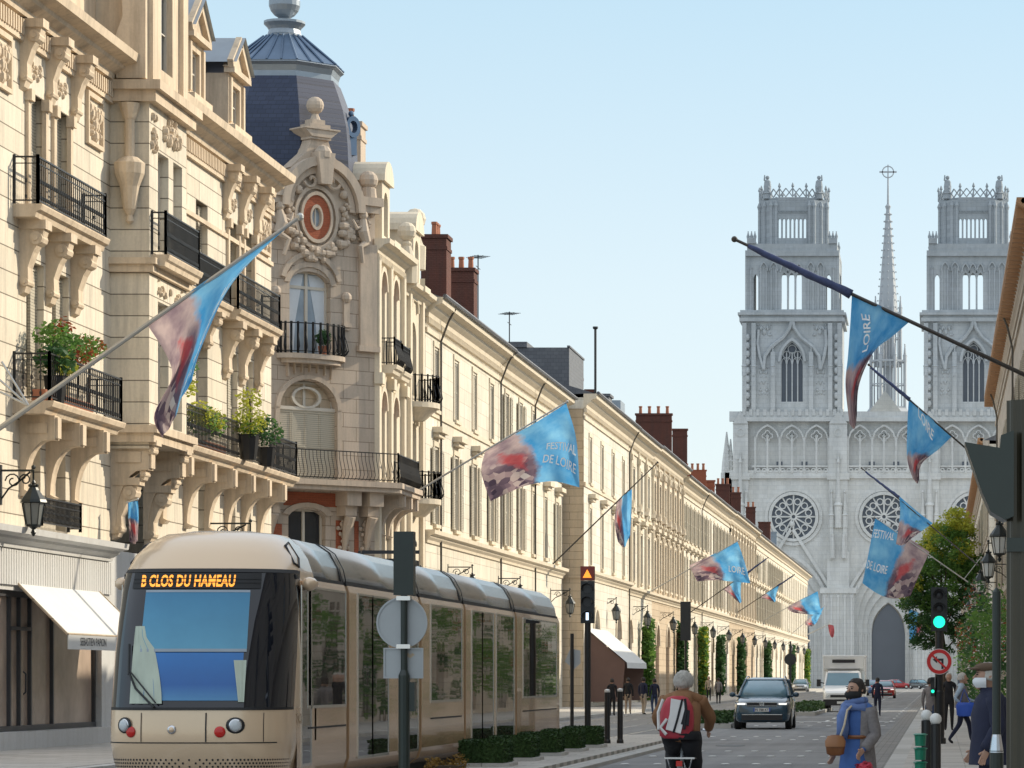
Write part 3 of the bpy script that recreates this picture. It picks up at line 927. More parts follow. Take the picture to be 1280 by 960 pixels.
# windows of the canted face
M['curtain'] = plain('white_curtain', (.62, .66, .70), .9, 0, .12, 5)
w = window(B, 1.9, 12.95, 1.7, 2.9, .28, 0, gm='paleglass', M0=CM, arch=.55)
c = MB()
for s in (-1, 1):
    c.add([(s * .1, .0, 2.8), (s * .8, .0, 2.8), (s * .8, .0, .1), (s * .5, 0, .1), (s * .42, 0, 1.2)], [(0, 1, 2, 3, 4)])
c.build('curtain', M['curtain'], w, T(0, -.005, 0))
window(B, 1.82, 8.5, 2.4, 3.5, .3, 0, gm='tan', M0=CM)
for k in range(4): shutter(B, .62 + .3 + k * .6, 8.5, .59, 2.5, .2, M0=CM)
b = MB(); b.box(.62, 3.02, .1, .24, 11.0, 11.12); b.arc(1.82, 11.45, .5, .62, .08, .2, 0, 2 * PI, 18, .62)
cbuild(b, 'fanlight', 'frame')
window(B, 1.78, 5.7, 1.55, 1.85, .28, 0, gm='glass', M0=CM)
# balconies: bellied one by the upper window, long curved one below wrapping the corner
b = MB(); n = 14
arcp = [(1.9 + 1.35 * math.cos(a), -.02 - .62 * math.sin(a)) for a in [PI * k / n for k in range(n + 1)]][::-1]
for z0, z1, k in ((12.6, 12.75, .9), (12.75, 12.92, 1.04)):
    poly = [(1.9 + (x - 1.9) * k, y * k) for x, y in arcp]
    m = len(poly)
    b.add([(x, y, z0) for x, y in poly] + [(x, y, z1) for x, y in poly], [tuple(range(m))[::-1], tuple(range(m, 2 * m))] + [(i, i + 1, i + 1 + m, i + m) for i in range(m - 1)])
o = cbuild(b, 'balcony', 'trimB')
g = MB(); railing(g, arcp, 12.92, 1.05, .16, .17, fancy=False); g.build('railing', M['iron'], o, CM.inverted() @ CM)
o.matrix_local = CM
# long balcony: along the canted face and round onto the street side
b = MB()
pth = [(-.6, 3.9 - .0), (-3.3 - .62, 3.3 - .62 + .0)]
out = .95
ring = [(-3.3 - .67, 3.3 - .67), (-.39, -.95), (4.3, -.95), (4.3, 0), (0, 0), (-3.3, 3.3)]
for z0, z1, k in ((8.2, 8.36, .0), (8.36, 8.55, .08)):
    rg = [(-3.3 - .67 - k, 3.3 - .67 - k), (-.39 - k * .5, -.95 - k), (4.3 + k, -.95 - k), (4.3 + k, .02), (0, .02), (-3.28, 3.32)]
    b.add([(x, y, z0) for x, y in rg] + [(x, y, z1) for x, y in rg], [tuple(range(6))[::-1], tuple(range(6, 12))] + [(i, (i + 1) % 6, (i + 1) % 6 + 6, i + 6) for i in range(6)])
for u in (1.0, 2.6, 4.0): archbracket(b, u, 8.2, 0, .85, 1.5, .4)
o = b.build('balcony', M['trimB'], B)
g = MB(); railing(g, [(-3.3 - .62, 3.3 - .62), (-.37, -.87)], 8.55, 1.02, .155, .17, fancy=False)
railing(g, [(-.37, -.87), (4.3, -.87), (4.3, 0)], 8.55, 1.02, .15, .12, fancy=False); g.build('railing', M['iron'], o)
# street side
b = MB()
LB = 11.8
sops = []
for u, w in ((1.5, .62), (4.2, .62)):
    sops += [(u - w, u + w, 12.95, 16.2, .6), (u - w, u + w, 8.6, 11.9, .6), (u - w * 1.1, u + w * 1.1, 5.4, 7.6, .6), (u - w * 1.4, u + w * 1.4, .4, 4.4, .8)]
wall(b, 0, 6.5, 0, 17.2, 0, sops, .34)
b.add([(0, .02, 17.2), (6.5, .02, 17.2), (6.5, 8, 17.2), (0, 8, 17.2)], [(0, 1, 2, 3)])
b.add([(LB, 0, 0), (LB, 12, 0), (LB, 12, 17.2), (LB, 0, 17.2)], [(0, 1, 2, 3)]); b.add([(-3.3, 3.3, 0), (-3.3, 12, 0), (-3.3, 12, 17.2), (-3.3, 3.3, 17.2)], [(3, 2, 1, 0)])
b.add([(-3.3, 12, 0), (LB, 12, 0), (LB, 12, 17.2), (-3.3, 12, 17.2)], [(3, 2, 1, 0)])
wall(b, 6.5, LB, 0, 16.2, .0, [(8.9 - .7, 8.9 + .7, 12.4, 15.2, .7), (8.9 - .7, 8.9 + .7, 8.7, 11.6, .7), (8.9 - .8, 8.9 + .8, .4, 4.4, .8)], .4)
b.build('wall', M['trimC'], B)
for u, w in ((1.5, .62), (4.2, .62)):
    window(B, u, 12.95, w * 2, 3.2, .3); window(B, u, 8.6, w * 2, 3.3, .3); window(B, u, 5.4, w * 2.2, 2.2, .3)
window(B, 8.9, 12.4, 1.4, 2.8, .36); window(B, 8.9, 8.7, 1.4, 2.9, .36)
for u in (1.5, 4.2, 8.9):
    gb = MB(); gb.box(u - .86, u + .86, .36, .4, .4, 4.4); gb.build('shop_window', M['shopglass'], B)
b = MB()
cornice(b, -.1, 6.5, 16.75, 0, .55, .5); cornice(b, 6.5, LB, 16.0, 0, .5, .45); dentils(b, 0, 6.5, 16.5, 0, .1, .22, .16, .22)
for u in (.2, 2.85, 5.9, 7.4, 10.5): b.box(u - .22, u + .22, -.16, .02, 5.0, 16.6)
for u in (.2, 2.85, 5.9): b.box(u - .3, u + .3, -.28, .02, 12.1, 12.5)
for u in (1.5, 4.2, 8.9):
    for zt, r in ((15.6, .62), (11.3, .62)): b.arc(u, zt, r + .04, r + .22, -.1, .02, 0, PI, 10, 1)
# stone dormers of the street side, with arched heads, and ball finials
for u, w, z in ((1.6, 1.7, 17.2), (8.9, 1.7, 16.4)):
    wall(b, u - w / 2, u + w / 2, z, z + 2.2, -.12, [(u - .45, u + .45, z + .3, z + 1.9, .45)], .25)
    for s in (-1, 1): b.add([(u + s * w / 2, -.12, z), (u + s * w / 2, 1.6, z), (u + s * w / 2, 1.6, z + 2.2), (u + s * w / 2, -.12, z + 2.2)], [(0, 1, 2, 3)])
    b.prism([(u + w * .62 * math.cos(a), z + 2.2 + .8 * math.sin(a)) for a in [PI * k / 10 for k in range(11)]], -.25, 1.4)
    b.box(u - .7, u + .7, -.55, 0, z - .1, z + .12)
for u, d, z, r in ((6.6, -.1, 17.3, .36), (10.6, .2, 18.3, .42)):
    b.lathe([(.4, z - .9), (.42, z), (.3, z + .1), (.16, z + .5), (.2, z + .6), (.08, z + .75)], u, d, 10); b.ball((u, d, z + 1.05), r, 12)
b.build('street_trim', M['trimC'], B)
window(B, 1.6, 17.5, .9, 1.6, .1, 0, gm='glass'); window(B, 8.9, 16.7, .9, 1.6, .1, 0)
for u in (1.5, 4.2):
    for z in (15.5, 11.2):
        rb = MB(); rb.box(u - .61, u + .61, .12, .29, z, z + .68); rb.build('brick_panel', M['redbrick'], B)
balcony(B, .8, 2.3, 12.85, 0, .62, 'trimC', h=.95, belly=.15, thick=.3, step=.15)
balcony(B, 3.4, 5.1, 12.85, 0, .5, 'trimC', h=.95, belly=.12, thick=.3, step=.15)
# bow with its round balconies near the far end
for z, rr0 in ((12.1, .95), (8.45, 1.0)):
    b = MB(); pa = [(8.9 + 1.25 * math.cos(a), -.0 - rr0 * math.sin(a)) for a in [PI * k / 12 for k in range(13)]][::-1]
    m = len(pa)
    for z0, z1, k0, k1 in ((z - .2, z, 1.04, 1.04), (z - .65, z - .2, .45, .95)):
        lo = [(8.9 + (x - 8.9) * k0, y * k0, z0) for x, y in pa]; hi = [(8.9 + (x - 8.9) * k1, y * k1, z1) for x, y in pa]
        b.add(lo + hi, [tuple(range(m))[::-1], tuple(range(m, 2 * m))] + [(i, i + 1, i + 1 + m, i + m) for i in range(m - 1)])
    o = b.build('balcony', M['trimC'], B)
    g = MB(); railing(g, pa, z, 1.0, .17, .14, fancy=False); g.build('railing', M['iron'], o)
# domed roof over the corner
DC = CM @ Vector((2.85, 2.95, 0))
b = MB(); oct_ = R(22.5) + R(-45)
b.lathe([(2.72, 18.0), (2.7, 18.9), (2.67, 19.6), (2.62, 20.6), (2.56, 21.2), (2.42, 21.8), (2.2, 22.4), (2.02, 22.85)], DC.x, DC.y, 8, oct_)
b.build('dome', M['slate'], B)
b = MB()
b.lathe([(1.95, 22.7), (1.95, 23.05), (2.02, 23.25), (2.15, 23.35), (2.12, 23.42)], DC.x, DC.y, 8, oct_)
b.lathe([(.74, 24.5), (.6, 24.62), (.56, 24.78), (.62, 24.88), (.74, 25.0), (.74, 25.08), (.3, 25.14), (.2, 25.24)], DC.x, DC.y, 16)
b.ball((DC.x, DC.y, 25.74), .56, 18)
b.build('dome_crown', M['zinc'], B)
b = MB(); b.lathe([(2.15, 23.4), (1.3, 24.05), (.74, 24.52)], DC.x, DC.y, 8, oct_)
for k in range(24):
    a = 2 * PI * k / 24 + oct_; q = 1 / math.cos(((a - oct_) % (PI / 4)) - PI / 8) * math.cos(PI / 8)
    b.tube([(DC.x + 2.15 * q * math.cos(a), DC.y + 2.15 * q * math.sin(a), 23.42), (DC.x + .74 * q * math.cos(a), DC.y + .74 * q * math.sin(a), 24.54)], .035, 4)
b.build('dome_cap', M['zincblue'], B)
# flared pedestal and ball in front of the dome, scroll shoulders, side dormer oculus
b = MB(T(0, 0, 19.4) @ Matrix.Diagonal((1, 1, .68, 1)) @ T(0, 0, -19.4))
b.prism([(cx - 1.25, 19.4), (cx + 1.25, 19.4), (cx + .55, 20.3), (cx + .36, 21.0), (cx - .36, 21.0), (cx - .55, 20.3)], .0, .55)
b.box(cx - .42, cx + .42, -.1, .65, 21.0, 21.12); b.prism([(cx - .4, 21.12), (cx + .4, 21.12), (cx + .72, 21.5), (cx - .72, 21.5)], -.15, .7)
b.box(cx - .74, cx + .74, -.2, .75, 21.5, 21.58); b.box(cx - .42, cx + .42, -.05, .6, 21.58, 21.8); b.box(cx - .27, cx + .27, .05, .5, 21.8, 22.05)
b.lathe([(.2, 22.05), (.12, 22.3), (.1, 22.4)], cx, .27, 10); b.M = None; b.ball((cx, .27, 21.72), .31, 16)
for x in (cx - 2.05, cx + 2.15):
    b.ball((x, .1, 19.3), .34, 12); b.lathe([(.3, 18.6), (.26, 19.0), (.14, 19.1)], x, .1, 10)
cbuild(b, 'gable_finial', 'trimB')
b = MB()
b.arc(4.45, 21.3, .17, .3, 1.0, 1.3, 0, 2 * PI, 14, 1.3); b.ball((4.45, 1.15, 21.78), .11, 8); b.box(4.28, 4.62, 1.05, 2.2, 20.3, 20.98)
cbuild(b, 'roof_oculus', 'zincblue')
rf = MB()
M['slatelit'] = slate('sunlit_slate', (.22, .22, .23), (.30, .30, .31), .3, .17, .35)  # pale copy of the roof slate, sun's reflection put into the colour
rf.add([(0, .4, 17.3), (6.6, .4, 17.3), (6.6, 2.2, 21.5), (.2, 2.2, 21.5)], [(0, 1, 2, 3)])
rf.add([(6.5, .4, 16.4), (LB, .4, 16.4), (LB, 2.2, 18.9), (6.5, 2.2, 18.9)], [(0, 1, 2, 3)])
rf.add([(.2, 2.2, 21.5), (6.6, 2.2, 21.5), (6.6, 12, 21.7), (-3.3, 12, 21.7)], [(0, 1, 2, 3)]); rf.add([(6.6, 2.2, 18.9), (LB, 2.2, 18.9), (LB, 12, 19.2), (6.6, 12, 19.2)], [(0, 1, 2, 3)])
rf.add([(6.6, .4, 17.2), (6.6, 12, 17.2), (6.6, 12, 21.7), (6.6, 2.2, 21.5)], [(0, 1, 2, 3)]); rf.add([(LB, .4, 16.2), (LB, 12, 16.2), (LB, 12, 19.2), (LB, 2.2, 18.9)], [(0, 1, 2, 3)])
rf.build('roof', M['slatelit'], B)
chimney(B, 4.6, 18.5, 21.9, 1.2, 1.1, .9, 'trimB', 1)
# ------------------------------------------------------------------ plainer houses further down the left side
def house(label, Y0, Y1, X, floors, n, ztop, wm='cream', tm='trimC', ww=1.25, closed=False, hood=True, sill=None, pil=False, ground=7.2, cor=.7, roof=2.6, roofm='slategrey', gm='glass', shut=True, name='town_house', arches=None, bars=2, side=1, dent=True, group=None):
    L = Y1 - Y0
    o = thing(name, label, 'house', (X, Y0 if side > 0 else Y1, 0), R(90) * side, group)
    us = [L * (i + .5) / n for i in range(n)]
    ops = []
    for (z0, z1) in floors: ops += [(u - ww / 2, u + ww / 2, z0, z1) for u in us]
    na = arches or max(2, n // 2)
    ua = [L * (i + .5) / na for i in range(na)]
    aw_ = min(1.5, L / na * .3)
    ops += [(u - aw_, u + aw_, .3, ground - 1.9, aw_ * .95) for u in ua]
    b = MB(); wall(b, 0, L, 0, ztop, 0, ops, .3); shell(b, 0, L, 12, ztop)
    b.build('wall', M[wm], o)
    t = MB()
    cornice(t, -.02, L + .02, ztop - .55, 0, cor, .75)
    if dent: dentils(t, 0, L, ztop - .8, 0, .13, .22, .16, .32)
    t.box(0, L, -.08, .02, ztop - 1.15, ztop - .95)
    cornice(t, 0, L, ground - .35, 0, .38, .5); t.box(0, L, -.07, .02, floors[-1][0] - .32, floors[-1][0] - .12)
    for u in us:
        for i, (z0, z1) in enumerate(floors):
            for s in (-1, 1): t.box(u + s * (ww / 2 + .1) - .09, u + s * (ww / 2 + .1) + .09, -.045, .02, z0, z1 + .15)
            t.box(u - ww / 2 - .2, u + ww / 2 + .2, -.06, .02, z1 + .1, z1 + .3)
            if hood and i == 0:
                t.box(u - ww / 2 - .35, u + ww / 2 + .35, -.4, .02, z1 + .62, z1 + .84); t.box(u - ww / 2 - .2, u + ww / 2 + .2, -.25, .02, z1 + .45, z1 + .62)
            t.box(u - ww / 2 - .15, u + ww / 2 + .15, -.14, .02, z0 - .14, z0)
    if pil:
        for i in range(n + 1):
            u = L * i / n
            t.box(max(0, u - .22), min(L, u + .22), -.16, .02, ground + .2, ztop - .6)
            t.box(max(0, u - .3), min(L, u + .3), -.24, .02, ztop - 1.6, ztop - 1.25)
            if hood: t.prism([(u - .5, ztop - 4.6), (u + .5, ztop - 4.6), (u, ztop - 4.1)], -.3, .02)
    for u in ua:
        t.arc(u, ground - 1.9 - aw_ * .95, aw_ + .05, aw_ + .3, -.09, .02, 0, PI, 8, .95)
    t.build('trim', M[tm], o)
    for u in us:
        for i, (z0, z1) in enumerate(floors):
            window(o, u, z0, ww, z1 - z0, .24, bars, gm=random.choice((gm, gm, gm, 'paleglass')))
            if closed:
                for s in (-1, 1): shutter(o, u + s * ww / 4, z0, ww / 2 - .01, z1 - z0 - .02, .1)
            elif shut and random.random() < .3:
                for s in (-1, 1): shutter(o, u + s * ww / 4, z0, ww / 2 - .01, z1 - z0 - .02, .1, random.choice(('shutter', 'shutterdark')))
            elif shut:
                for s in (-1, 1): shutter(o, u + s * (ww * .75 + .22), z0, ww / 2, z1 - z0, -.05)
    for u in ua:
        g = MB(); g.box(u - aw_, u + aw_, .26, .3, .3, ground - 1.95); g.build('shop_window', M['shopglass' if random.random() < .6 else 'glass'], o)
    r = MB(); D = 12
    r.add([(0, -cor * .9, ztop + .2), (L, -cor * .9, ztop + .2), (L, D * .5, ztop + roof), (0, D * .5, ztop + roof)], [(0, 1, 2, 3)])
    r.add([(0, D, ztop), (L, D, ztop), (L, D * .5, ztop + roof), (0, D * .5, ztop + roof)], [(3, 2, 1, 0)])
    for u in (0, L): r.add([(u, -cor * .9, ztop + .2), (u, D * .5, ztop + roof), (u, D, ztop)], [(0, 1, 2)])
    r.tube([(0, -cor - .06, ztop + .24), (L, -cor - .06, ztop + .24)], .09, 6)
    r.build('roof', M[roofm], o)
    return o


M['greypipe'] = plain('weathered_pipe', (.10, .09, .075), .6, .2, .3, 3)


def pipe(o, u, z0, z1, p=.7):
    b = MB(); b.tube([(u, -p, z1), (u, -p * .6, z1 - .5), (u, -.12, z1 - 1.3), (u, -.12, z0)], .045, 6); b.build('drainpipe', M['greypipe'], o)


def antenna(o, u, d, z0, z1):
    b = MB(); b.tube([(u, d, z0), (u, d, z1)], .03, 5)
    b.bar((u - .5, d - .3, z1 - .1), (u + .5, d + .3, z1 - .1), .03)
    for k in range(5): b.bar((u - .4 + k * .2 - .2, d + .35 + (k - 2) * .12, z1 - .1), (u - .4 + k * .2 + .2, d - .35 + (k - 2) * .12, z1 - .1), .02)
    b.bar((u - .7, d, z1 - .6), (u + .7, d, z1 - .6), .025)
    b.build('antenna', M['iron'], o)


fl = [(7.75, 10.75), (12.3, 14.7)]
C1 = house('long cream house with open shutters right beside the domed corner building', 133.9, 156.4, -20, fl, 4, 16.3, ground=7.3)
pipe(C1, 3.4, 0, 16.4); pipe(C1, 22.2, 0, 16.4)
chimney(C1, 14.8, 16.5, 20.6, 1.2, 1.4, 1.1, 'chimney', 3)
C2 = house('cream shuttered house behind the rear half of the tram', 156.4, 182.5, -20, fl, 5, 16.25, ground=7.3)
pipe(C2, 13, 0, 16.4)
chimney(C2, .9, 16.5, 20.2, 1.2, 1.2, 1.3, 'chimney', 3)
antenna(C2, 4, 1.5, 16.5, 21.4); antenna(C2, 15.7, 1.5, 16.5, 20.0)
D1 = house('flat white house with all shutters closed, its tan side wall facing the tram', 183, 209, -18.9, [(7.75, 10.75), (12.2, 14.6)], 4, 16.6, 'cream2', closed=True, ground=7.3, roof=2.2)
b = MB(); b.box(-.06, 0, .02, 3.0, 0, 16.0); b.box(-.14, 0, -.1, 3.0, 7.0, 7.35); b.box(-.14, 0, -.1, 3.0, 11.9, 12.1); b.build('side_wall', M['tan'], D1)
b = MB(); b.box(1.5, 9, .95, 3.9, 16.6, 19.4); b.box(1.4, 9.1, .9, 1.05, 19.4, 19.5); b.box(1.4, 9.1, 3.2, 4.6, 19.4, 19.7); b.build('slate_gable', M['slategrey'], D1)
chimney(D1, 10.6, 16.8, 18.4, 1.2, .45, .75, 'chimney', 1); chimney(D1, 13.5, 16.8, 18.0, .8, .1, .5, 'chimney', 0)
b = MB(); b.tube([(11.6, .55, 16.9), (11.6, .55, 21.4)], .07, 6); b.lathe([(.1, 21.4), (.15, 21.45), (.15, 21.55)], 11.6, .55, 8); b.build('flue', M['iron'], D1)
pipe(D1, 25.6, 0, 16.6); b = MB(); b.box(20, 22, .6, 3, 17, 18.3); b.box(19.9, 22.1, .5, 3.1, 18.3, 18.45); b.build('dormer', M['slategrey'], D1)
fl3 = [(7.8, 10.9), (12.2, 14.9)]
E1 = house('house with tall unshuttered windows just beyond the white closed house', 209, 231, -19.3, fl3, 4, 16.9, 'cream', pil=True, shut=False, ww=1.4)
b = MB(); b.box(8, 11, .8, 3, 17, 19.2); b.build('dormer', M['zinc'], E1)
F1 = house('richly carved tan house below the big brick chimney stack', 231, 258, -19.3, fl3, 6, 17.0, 'tan', 'trimC', pil=True, shut=False, ww=1.5, roof=3.2)
t = MB()
for i in range(6):
    u = 27 * (i + .5) / 6
    relief(t, u, 15.7, 1.6, .7, -.05, i, 16, .16); relief(t, u, 11.6, 1.4, .5, -.05, i + 9, 14, .2); console(t, u - 1.1, 12.0, 0, .4, 1.0, .3); console(t, u + 1.1, 12.0, 0, .4, 1.0, .3)
t.build('carving', M['trimC'], F1)
G1 = house('narrow cream house before the cluster of red chimneys', 258, 280, -19.4, fl3, 5, 16.6, 'cream', shut=True, ww=1.3)
chimney(G1, 7, 17, 21.9, 1.2, .4, 2.75, 'chimney', 4)
pipe(G1, 21.7, 0, 16.6)
H1 = house('pale house with red chimney cluster on its roof, mid street', 280, 318, -19.4, fl3, 8, 16.7, 'cream2', shut=True, ww=1.3)
chimney(H1, 1.2, 17, 21.9, 1.2, .35, 1.2, 'chimney', 0); chimney(H1, 30, 17, 20.3, 1.6, -.1, 2.5, 'redbrick', 5)
I1 = house('tan house with pilasters two before the far end of the left row', 318, 362, -19.4, fl3, 9, 16.8, 'tan', pil=True, shut=False, ww=1.4)
chimney(I1, 10, 17, 20.4, 2, .1, 1.3, 'redbrick', 0); chimney(I1, 27, 17, 21.0, 1.6, .2, 1.4, 'chimney', 3)
J1 = house('cream house next to last in the left row', 362, 428, -19.5, fl3, 12, 16.6, 'cream', shut=True, ww=1.4, dent=False)
chimney(J1, 4, 17, 21.3, 1.6, .1, 1.1, 'chimney', 2); chimney(J1, 33, 17, 21.2, 1.6, .1, 1.1, 'chimney', 2)
K1 = house('last cream house of the left row, meeting the cathedral', 428, 512, -19.6, fl3, 14, 16.7, 'cream', shut=False, ww=1.6, dent=False)
chimney(K1, 12, 17, 21.5, 2, 1.5, 1.5, 'chimney', 0); chimney(K1, 30, 17, 21.0, 2, 1.5, 1.2, 'zinc', 0)

# ------------------------------------------------------------------ right side, in its own shade, running towards the camera
RB = [('near shaded house on the right, its eaves leaning over the big flag', 100, 133, 9, 15.3, 'rightwall'), ('shaded house on the right with brown bracketed eaves', 133, 172, 9, 15.4, 'rightwall'),
      ('shaded house on the right behind the tree', 190, 300, 16, 14.6, 'cream2'), ('farthest house of the right row', 300, 420, 14, 13.6, 'cream2')]
M['eave'] = plain('brown_wooden_eaves', (.40, .22, .11), .7, 0, .25, 4)
for i, (lab, y0, y1, n, zt, wm) in enumerate(RB):
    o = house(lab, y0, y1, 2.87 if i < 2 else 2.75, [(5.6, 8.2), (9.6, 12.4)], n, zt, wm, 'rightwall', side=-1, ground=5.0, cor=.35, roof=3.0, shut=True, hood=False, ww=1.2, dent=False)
    e = MB(); L = y1 - y0
    e.prof([(-.36, zt + .0), (-.62, zt + .2), (-.62, zt + .34), (-.3, zt + .34)], 0, L)
    u = .3
    while u < L: e.box(u, u + .22, -.62, -.05, zt - .2, zt + .12); u += 1.1
    e.build('eaves', M['eave'], o)
    if i < 2: pipe(o, 4 if i == 0 else 8, 0, zt, .5)
    if i == 0: chimney(o, 31, 15.5, 20.4, 1.0, 1.2, 1.1, 'tan', 1)
    if i == 1: chimney(o, 20, 15.5, 19.0, 2.5, 1.2, 1.1, 'tan', 2)
# the wing nearest the camera, outside the picture, shades the crossing
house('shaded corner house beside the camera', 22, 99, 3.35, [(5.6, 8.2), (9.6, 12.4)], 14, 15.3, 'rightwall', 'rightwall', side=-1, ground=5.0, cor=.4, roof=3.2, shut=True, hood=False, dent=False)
# ------------------------------------------------------------------ cathedral closing the street
K = 557 / F
KX, KZ = (lambda p: (p - 1104) * K), (lambda p: EYE + (HY - p) * K)


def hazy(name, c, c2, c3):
    """weathered limestone with distance haze painted in, bluer upwards, paler at the foot"""
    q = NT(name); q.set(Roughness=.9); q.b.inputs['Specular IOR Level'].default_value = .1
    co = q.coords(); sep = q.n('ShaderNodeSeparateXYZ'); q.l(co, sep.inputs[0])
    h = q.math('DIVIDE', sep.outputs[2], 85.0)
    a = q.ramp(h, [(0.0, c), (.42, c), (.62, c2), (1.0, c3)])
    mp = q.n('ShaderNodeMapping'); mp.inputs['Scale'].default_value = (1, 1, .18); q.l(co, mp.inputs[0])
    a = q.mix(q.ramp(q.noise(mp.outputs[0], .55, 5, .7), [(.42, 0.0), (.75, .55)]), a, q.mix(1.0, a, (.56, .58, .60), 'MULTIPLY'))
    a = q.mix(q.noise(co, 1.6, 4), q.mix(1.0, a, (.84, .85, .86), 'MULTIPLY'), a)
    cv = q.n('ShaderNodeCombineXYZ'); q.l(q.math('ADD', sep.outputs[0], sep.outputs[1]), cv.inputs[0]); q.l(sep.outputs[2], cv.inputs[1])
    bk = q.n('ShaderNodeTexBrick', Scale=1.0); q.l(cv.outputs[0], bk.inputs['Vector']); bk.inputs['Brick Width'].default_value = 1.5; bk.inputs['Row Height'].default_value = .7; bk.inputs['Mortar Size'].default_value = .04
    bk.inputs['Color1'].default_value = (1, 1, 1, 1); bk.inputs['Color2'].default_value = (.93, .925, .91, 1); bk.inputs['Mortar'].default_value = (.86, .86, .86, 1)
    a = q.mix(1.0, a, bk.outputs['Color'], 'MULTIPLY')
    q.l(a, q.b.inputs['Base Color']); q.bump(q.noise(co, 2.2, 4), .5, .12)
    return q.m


M['cath'] = hazy('hazy_limestone', (.82, .81, .78), (.57, .60, .62), (.37, .41, .445))  # distance haze put into the stone and opening colours
M['cathdark'] = plain('cathedral_opening', (.13, .15, .18), .8, 0, .2, .5)
M['cathdoor'] = plain('cathedral_door', (.16, .175, .20), .7, 0, .12, .4)
M['lead'] = plain('lead_spire', (.40, .43, .46), .7, 0, .15, .4)
cat = thing('cathedral', 'pale hazy gothic cathedral with twin towers and thin spire closing the street', 'cathedral', (KX(1104) + (1104 - CX) * K, 557, 0))


def parch(b, x, zs, r, za, w, d0, d1, n=14):       # pointed arch moulding
    ts = [-1 + 2 * k / n for k in range(n + 1)]
    f = lambda t, R_, H: (x + R_ * t, zs + H * math.sqrt(max(0, 4 - (abs(t) + 1) ** 2)) / 1.732)
    H = za - zs
    for k in range(n):
        p = [f(ts[k], r, H), f(ts[k + 1], r, H), f(ts[k + 1], r + w, H + w * 1.3), f(ts[k], r + w, H + w * 1.3)]
        b.prism(p, d0, d1)


def pinnacle(b, x, y, z0, z1, r):
    h = z1 - z0
    b.lathe([(r, z0), (r, z0 + .3 * h), (r * 1.3, z0 + .32 * h), (r * .85, z0 + .36 * h), (r * .25, z0 + .9 * h), (r * .5, z0 + .93 * h), (r * .1, z1)], x, y, 6)


# lower front with three stepped portals
low = MB()
port = [KX(990), 0.8, KX(1218)]
wall(low, KX(915), KX(1293), 0, KZ(598), 0, [(x - 5.6, x + 5.6, 0, 21.0, 9.0, 'p') for x in port], .6)
for x in port:
    for k in range(4):
        a, c = 5.6 - k * .72, 5.6 - (k + 1) * .72; ta, tc_ = 21.0 - k * 1.75, 21.0 - (k + 1) * 1.75
        wall(low, x - a, x + a, 0, ta, .6 + .6 * k, [(x - c, x + c, 0, tc_, 9.0 - (k + 1) * 1.1, 'p')], .6)
        for s in (-1, 1): low.lathe([(.2, 0), (.2, 8.6), (.3, 9.0)], x + s * (a - .15), .5 + .6 * k, 6)
    parch(low, x, 12.0, 5.7, 21.3, .55, -.35, .1)
    for s in (-1, 1):          # gable above the portal
        low.bar((x + s * 6.6, -.2, 15.5), (x, -.2, 26.0), .5, .9, (0, 1, 0))
    low.ball((x, -.2, 26.6), .5, 6)
for z, h, p in ((KZ(598), 1.3, .5), (KZ(527), 1.6, .9)):
    low.box(KX(912), KX(1296), -p, .2, z, z + h * .4); low.box(KX(912), KX(1296), -p * .7, .2, z + h * .4, z + h)
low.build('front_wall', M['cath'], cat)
for x in port:
    b = MB(); b.prism([(x - 2.8, 0), (x + 2.8, 0)] + [(x + 2.8 * t, 8.2 + 5.6 * math.sqrt(max(0, 4 - (abs(t) + 1) ** 2)) / 1.732) for t in [1 - k / 8 for k in range(17)]], 2.9, 3.0)
    b.build('door', M['cathdoor'], cat)
# side and rear mass
b = MB(); b.box(KX(916), KX(1292), .6, 16, 21.5, KZ(515)); b.box(KX(935), KX(1273), 16, 110, 0, 30)
b.prism([(KX(1046), 30), (KX(1162), 30), (KX(1162), 40), (KX(1104), 50), (KX(1046), 40)], 20, 110)
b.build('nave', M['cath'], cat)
# buttresses between the portals
for px, w in ((926, 3.0), (1048, 3.6), (1162, 3.6), (1284, 3.0)):
    x = KX(px); b = MB()
    b.box(x - w * .72, x + w * .72, -1.6, .1, 0, KZ(742)); b.box(x - w * .82, x + w * .82, -1.9, .1, KZ(742), KZ(735))
    for k in range(5): b.lathe([(.22, 0), (.22, KZ(750)), (.34, KZ(744))], x - w * .6 + w * .3 * k, -1.7, 6)
    b.box(x - w * .5, x + w * .5, -1.2, .1, KZ(735), KZ(690)); b.box(x - w * .42, x + w * .42, -1.0, .1, KZ(690), KZ(600))
    for k in (-1, 1):
        b.box(x + k * w * .3 - .3, x + k * w * .3 + .3, -1.5, -.9, KZ(700), KZ(660)); pinnacle(b, x + k * w * .3, -1.2, KZ(660), KZ(612), .45)
        b.lathe([(.35, KZ(698)), (.3, KZ(680)), (.2, KZ(672)), (.22, KZ(668))], x + k * w * .25, -1.7, 6)
    pinnacle(b, x, -1.3, KZ(660), KZ(572), .6); b.box(x - w * .5, x + w * .5, -1.3, .1, KZ(600), KZ(592))
    b.box(x - w * .4, x + w * .4, -.9, .1, KZ(592), KZ(530)); b.prism([(x - w * .42, KZ(530)), (x + w * .42, KZ(530)), (x, KZ(514))], -1.1, .1)
    b.arc(x, KZ(541), .5, .72, -1.0, -.85, 0, 2 * PI, 12); b.bar((x, -1.05, KZ(592)), (x, -1.05, KZ(566)), .2); b.bar((x - .5, -1.05, KZ(574)), (x + .5, -1.05, KZ(574)), .2)
    b.build('buttress', M['cath'], cat)
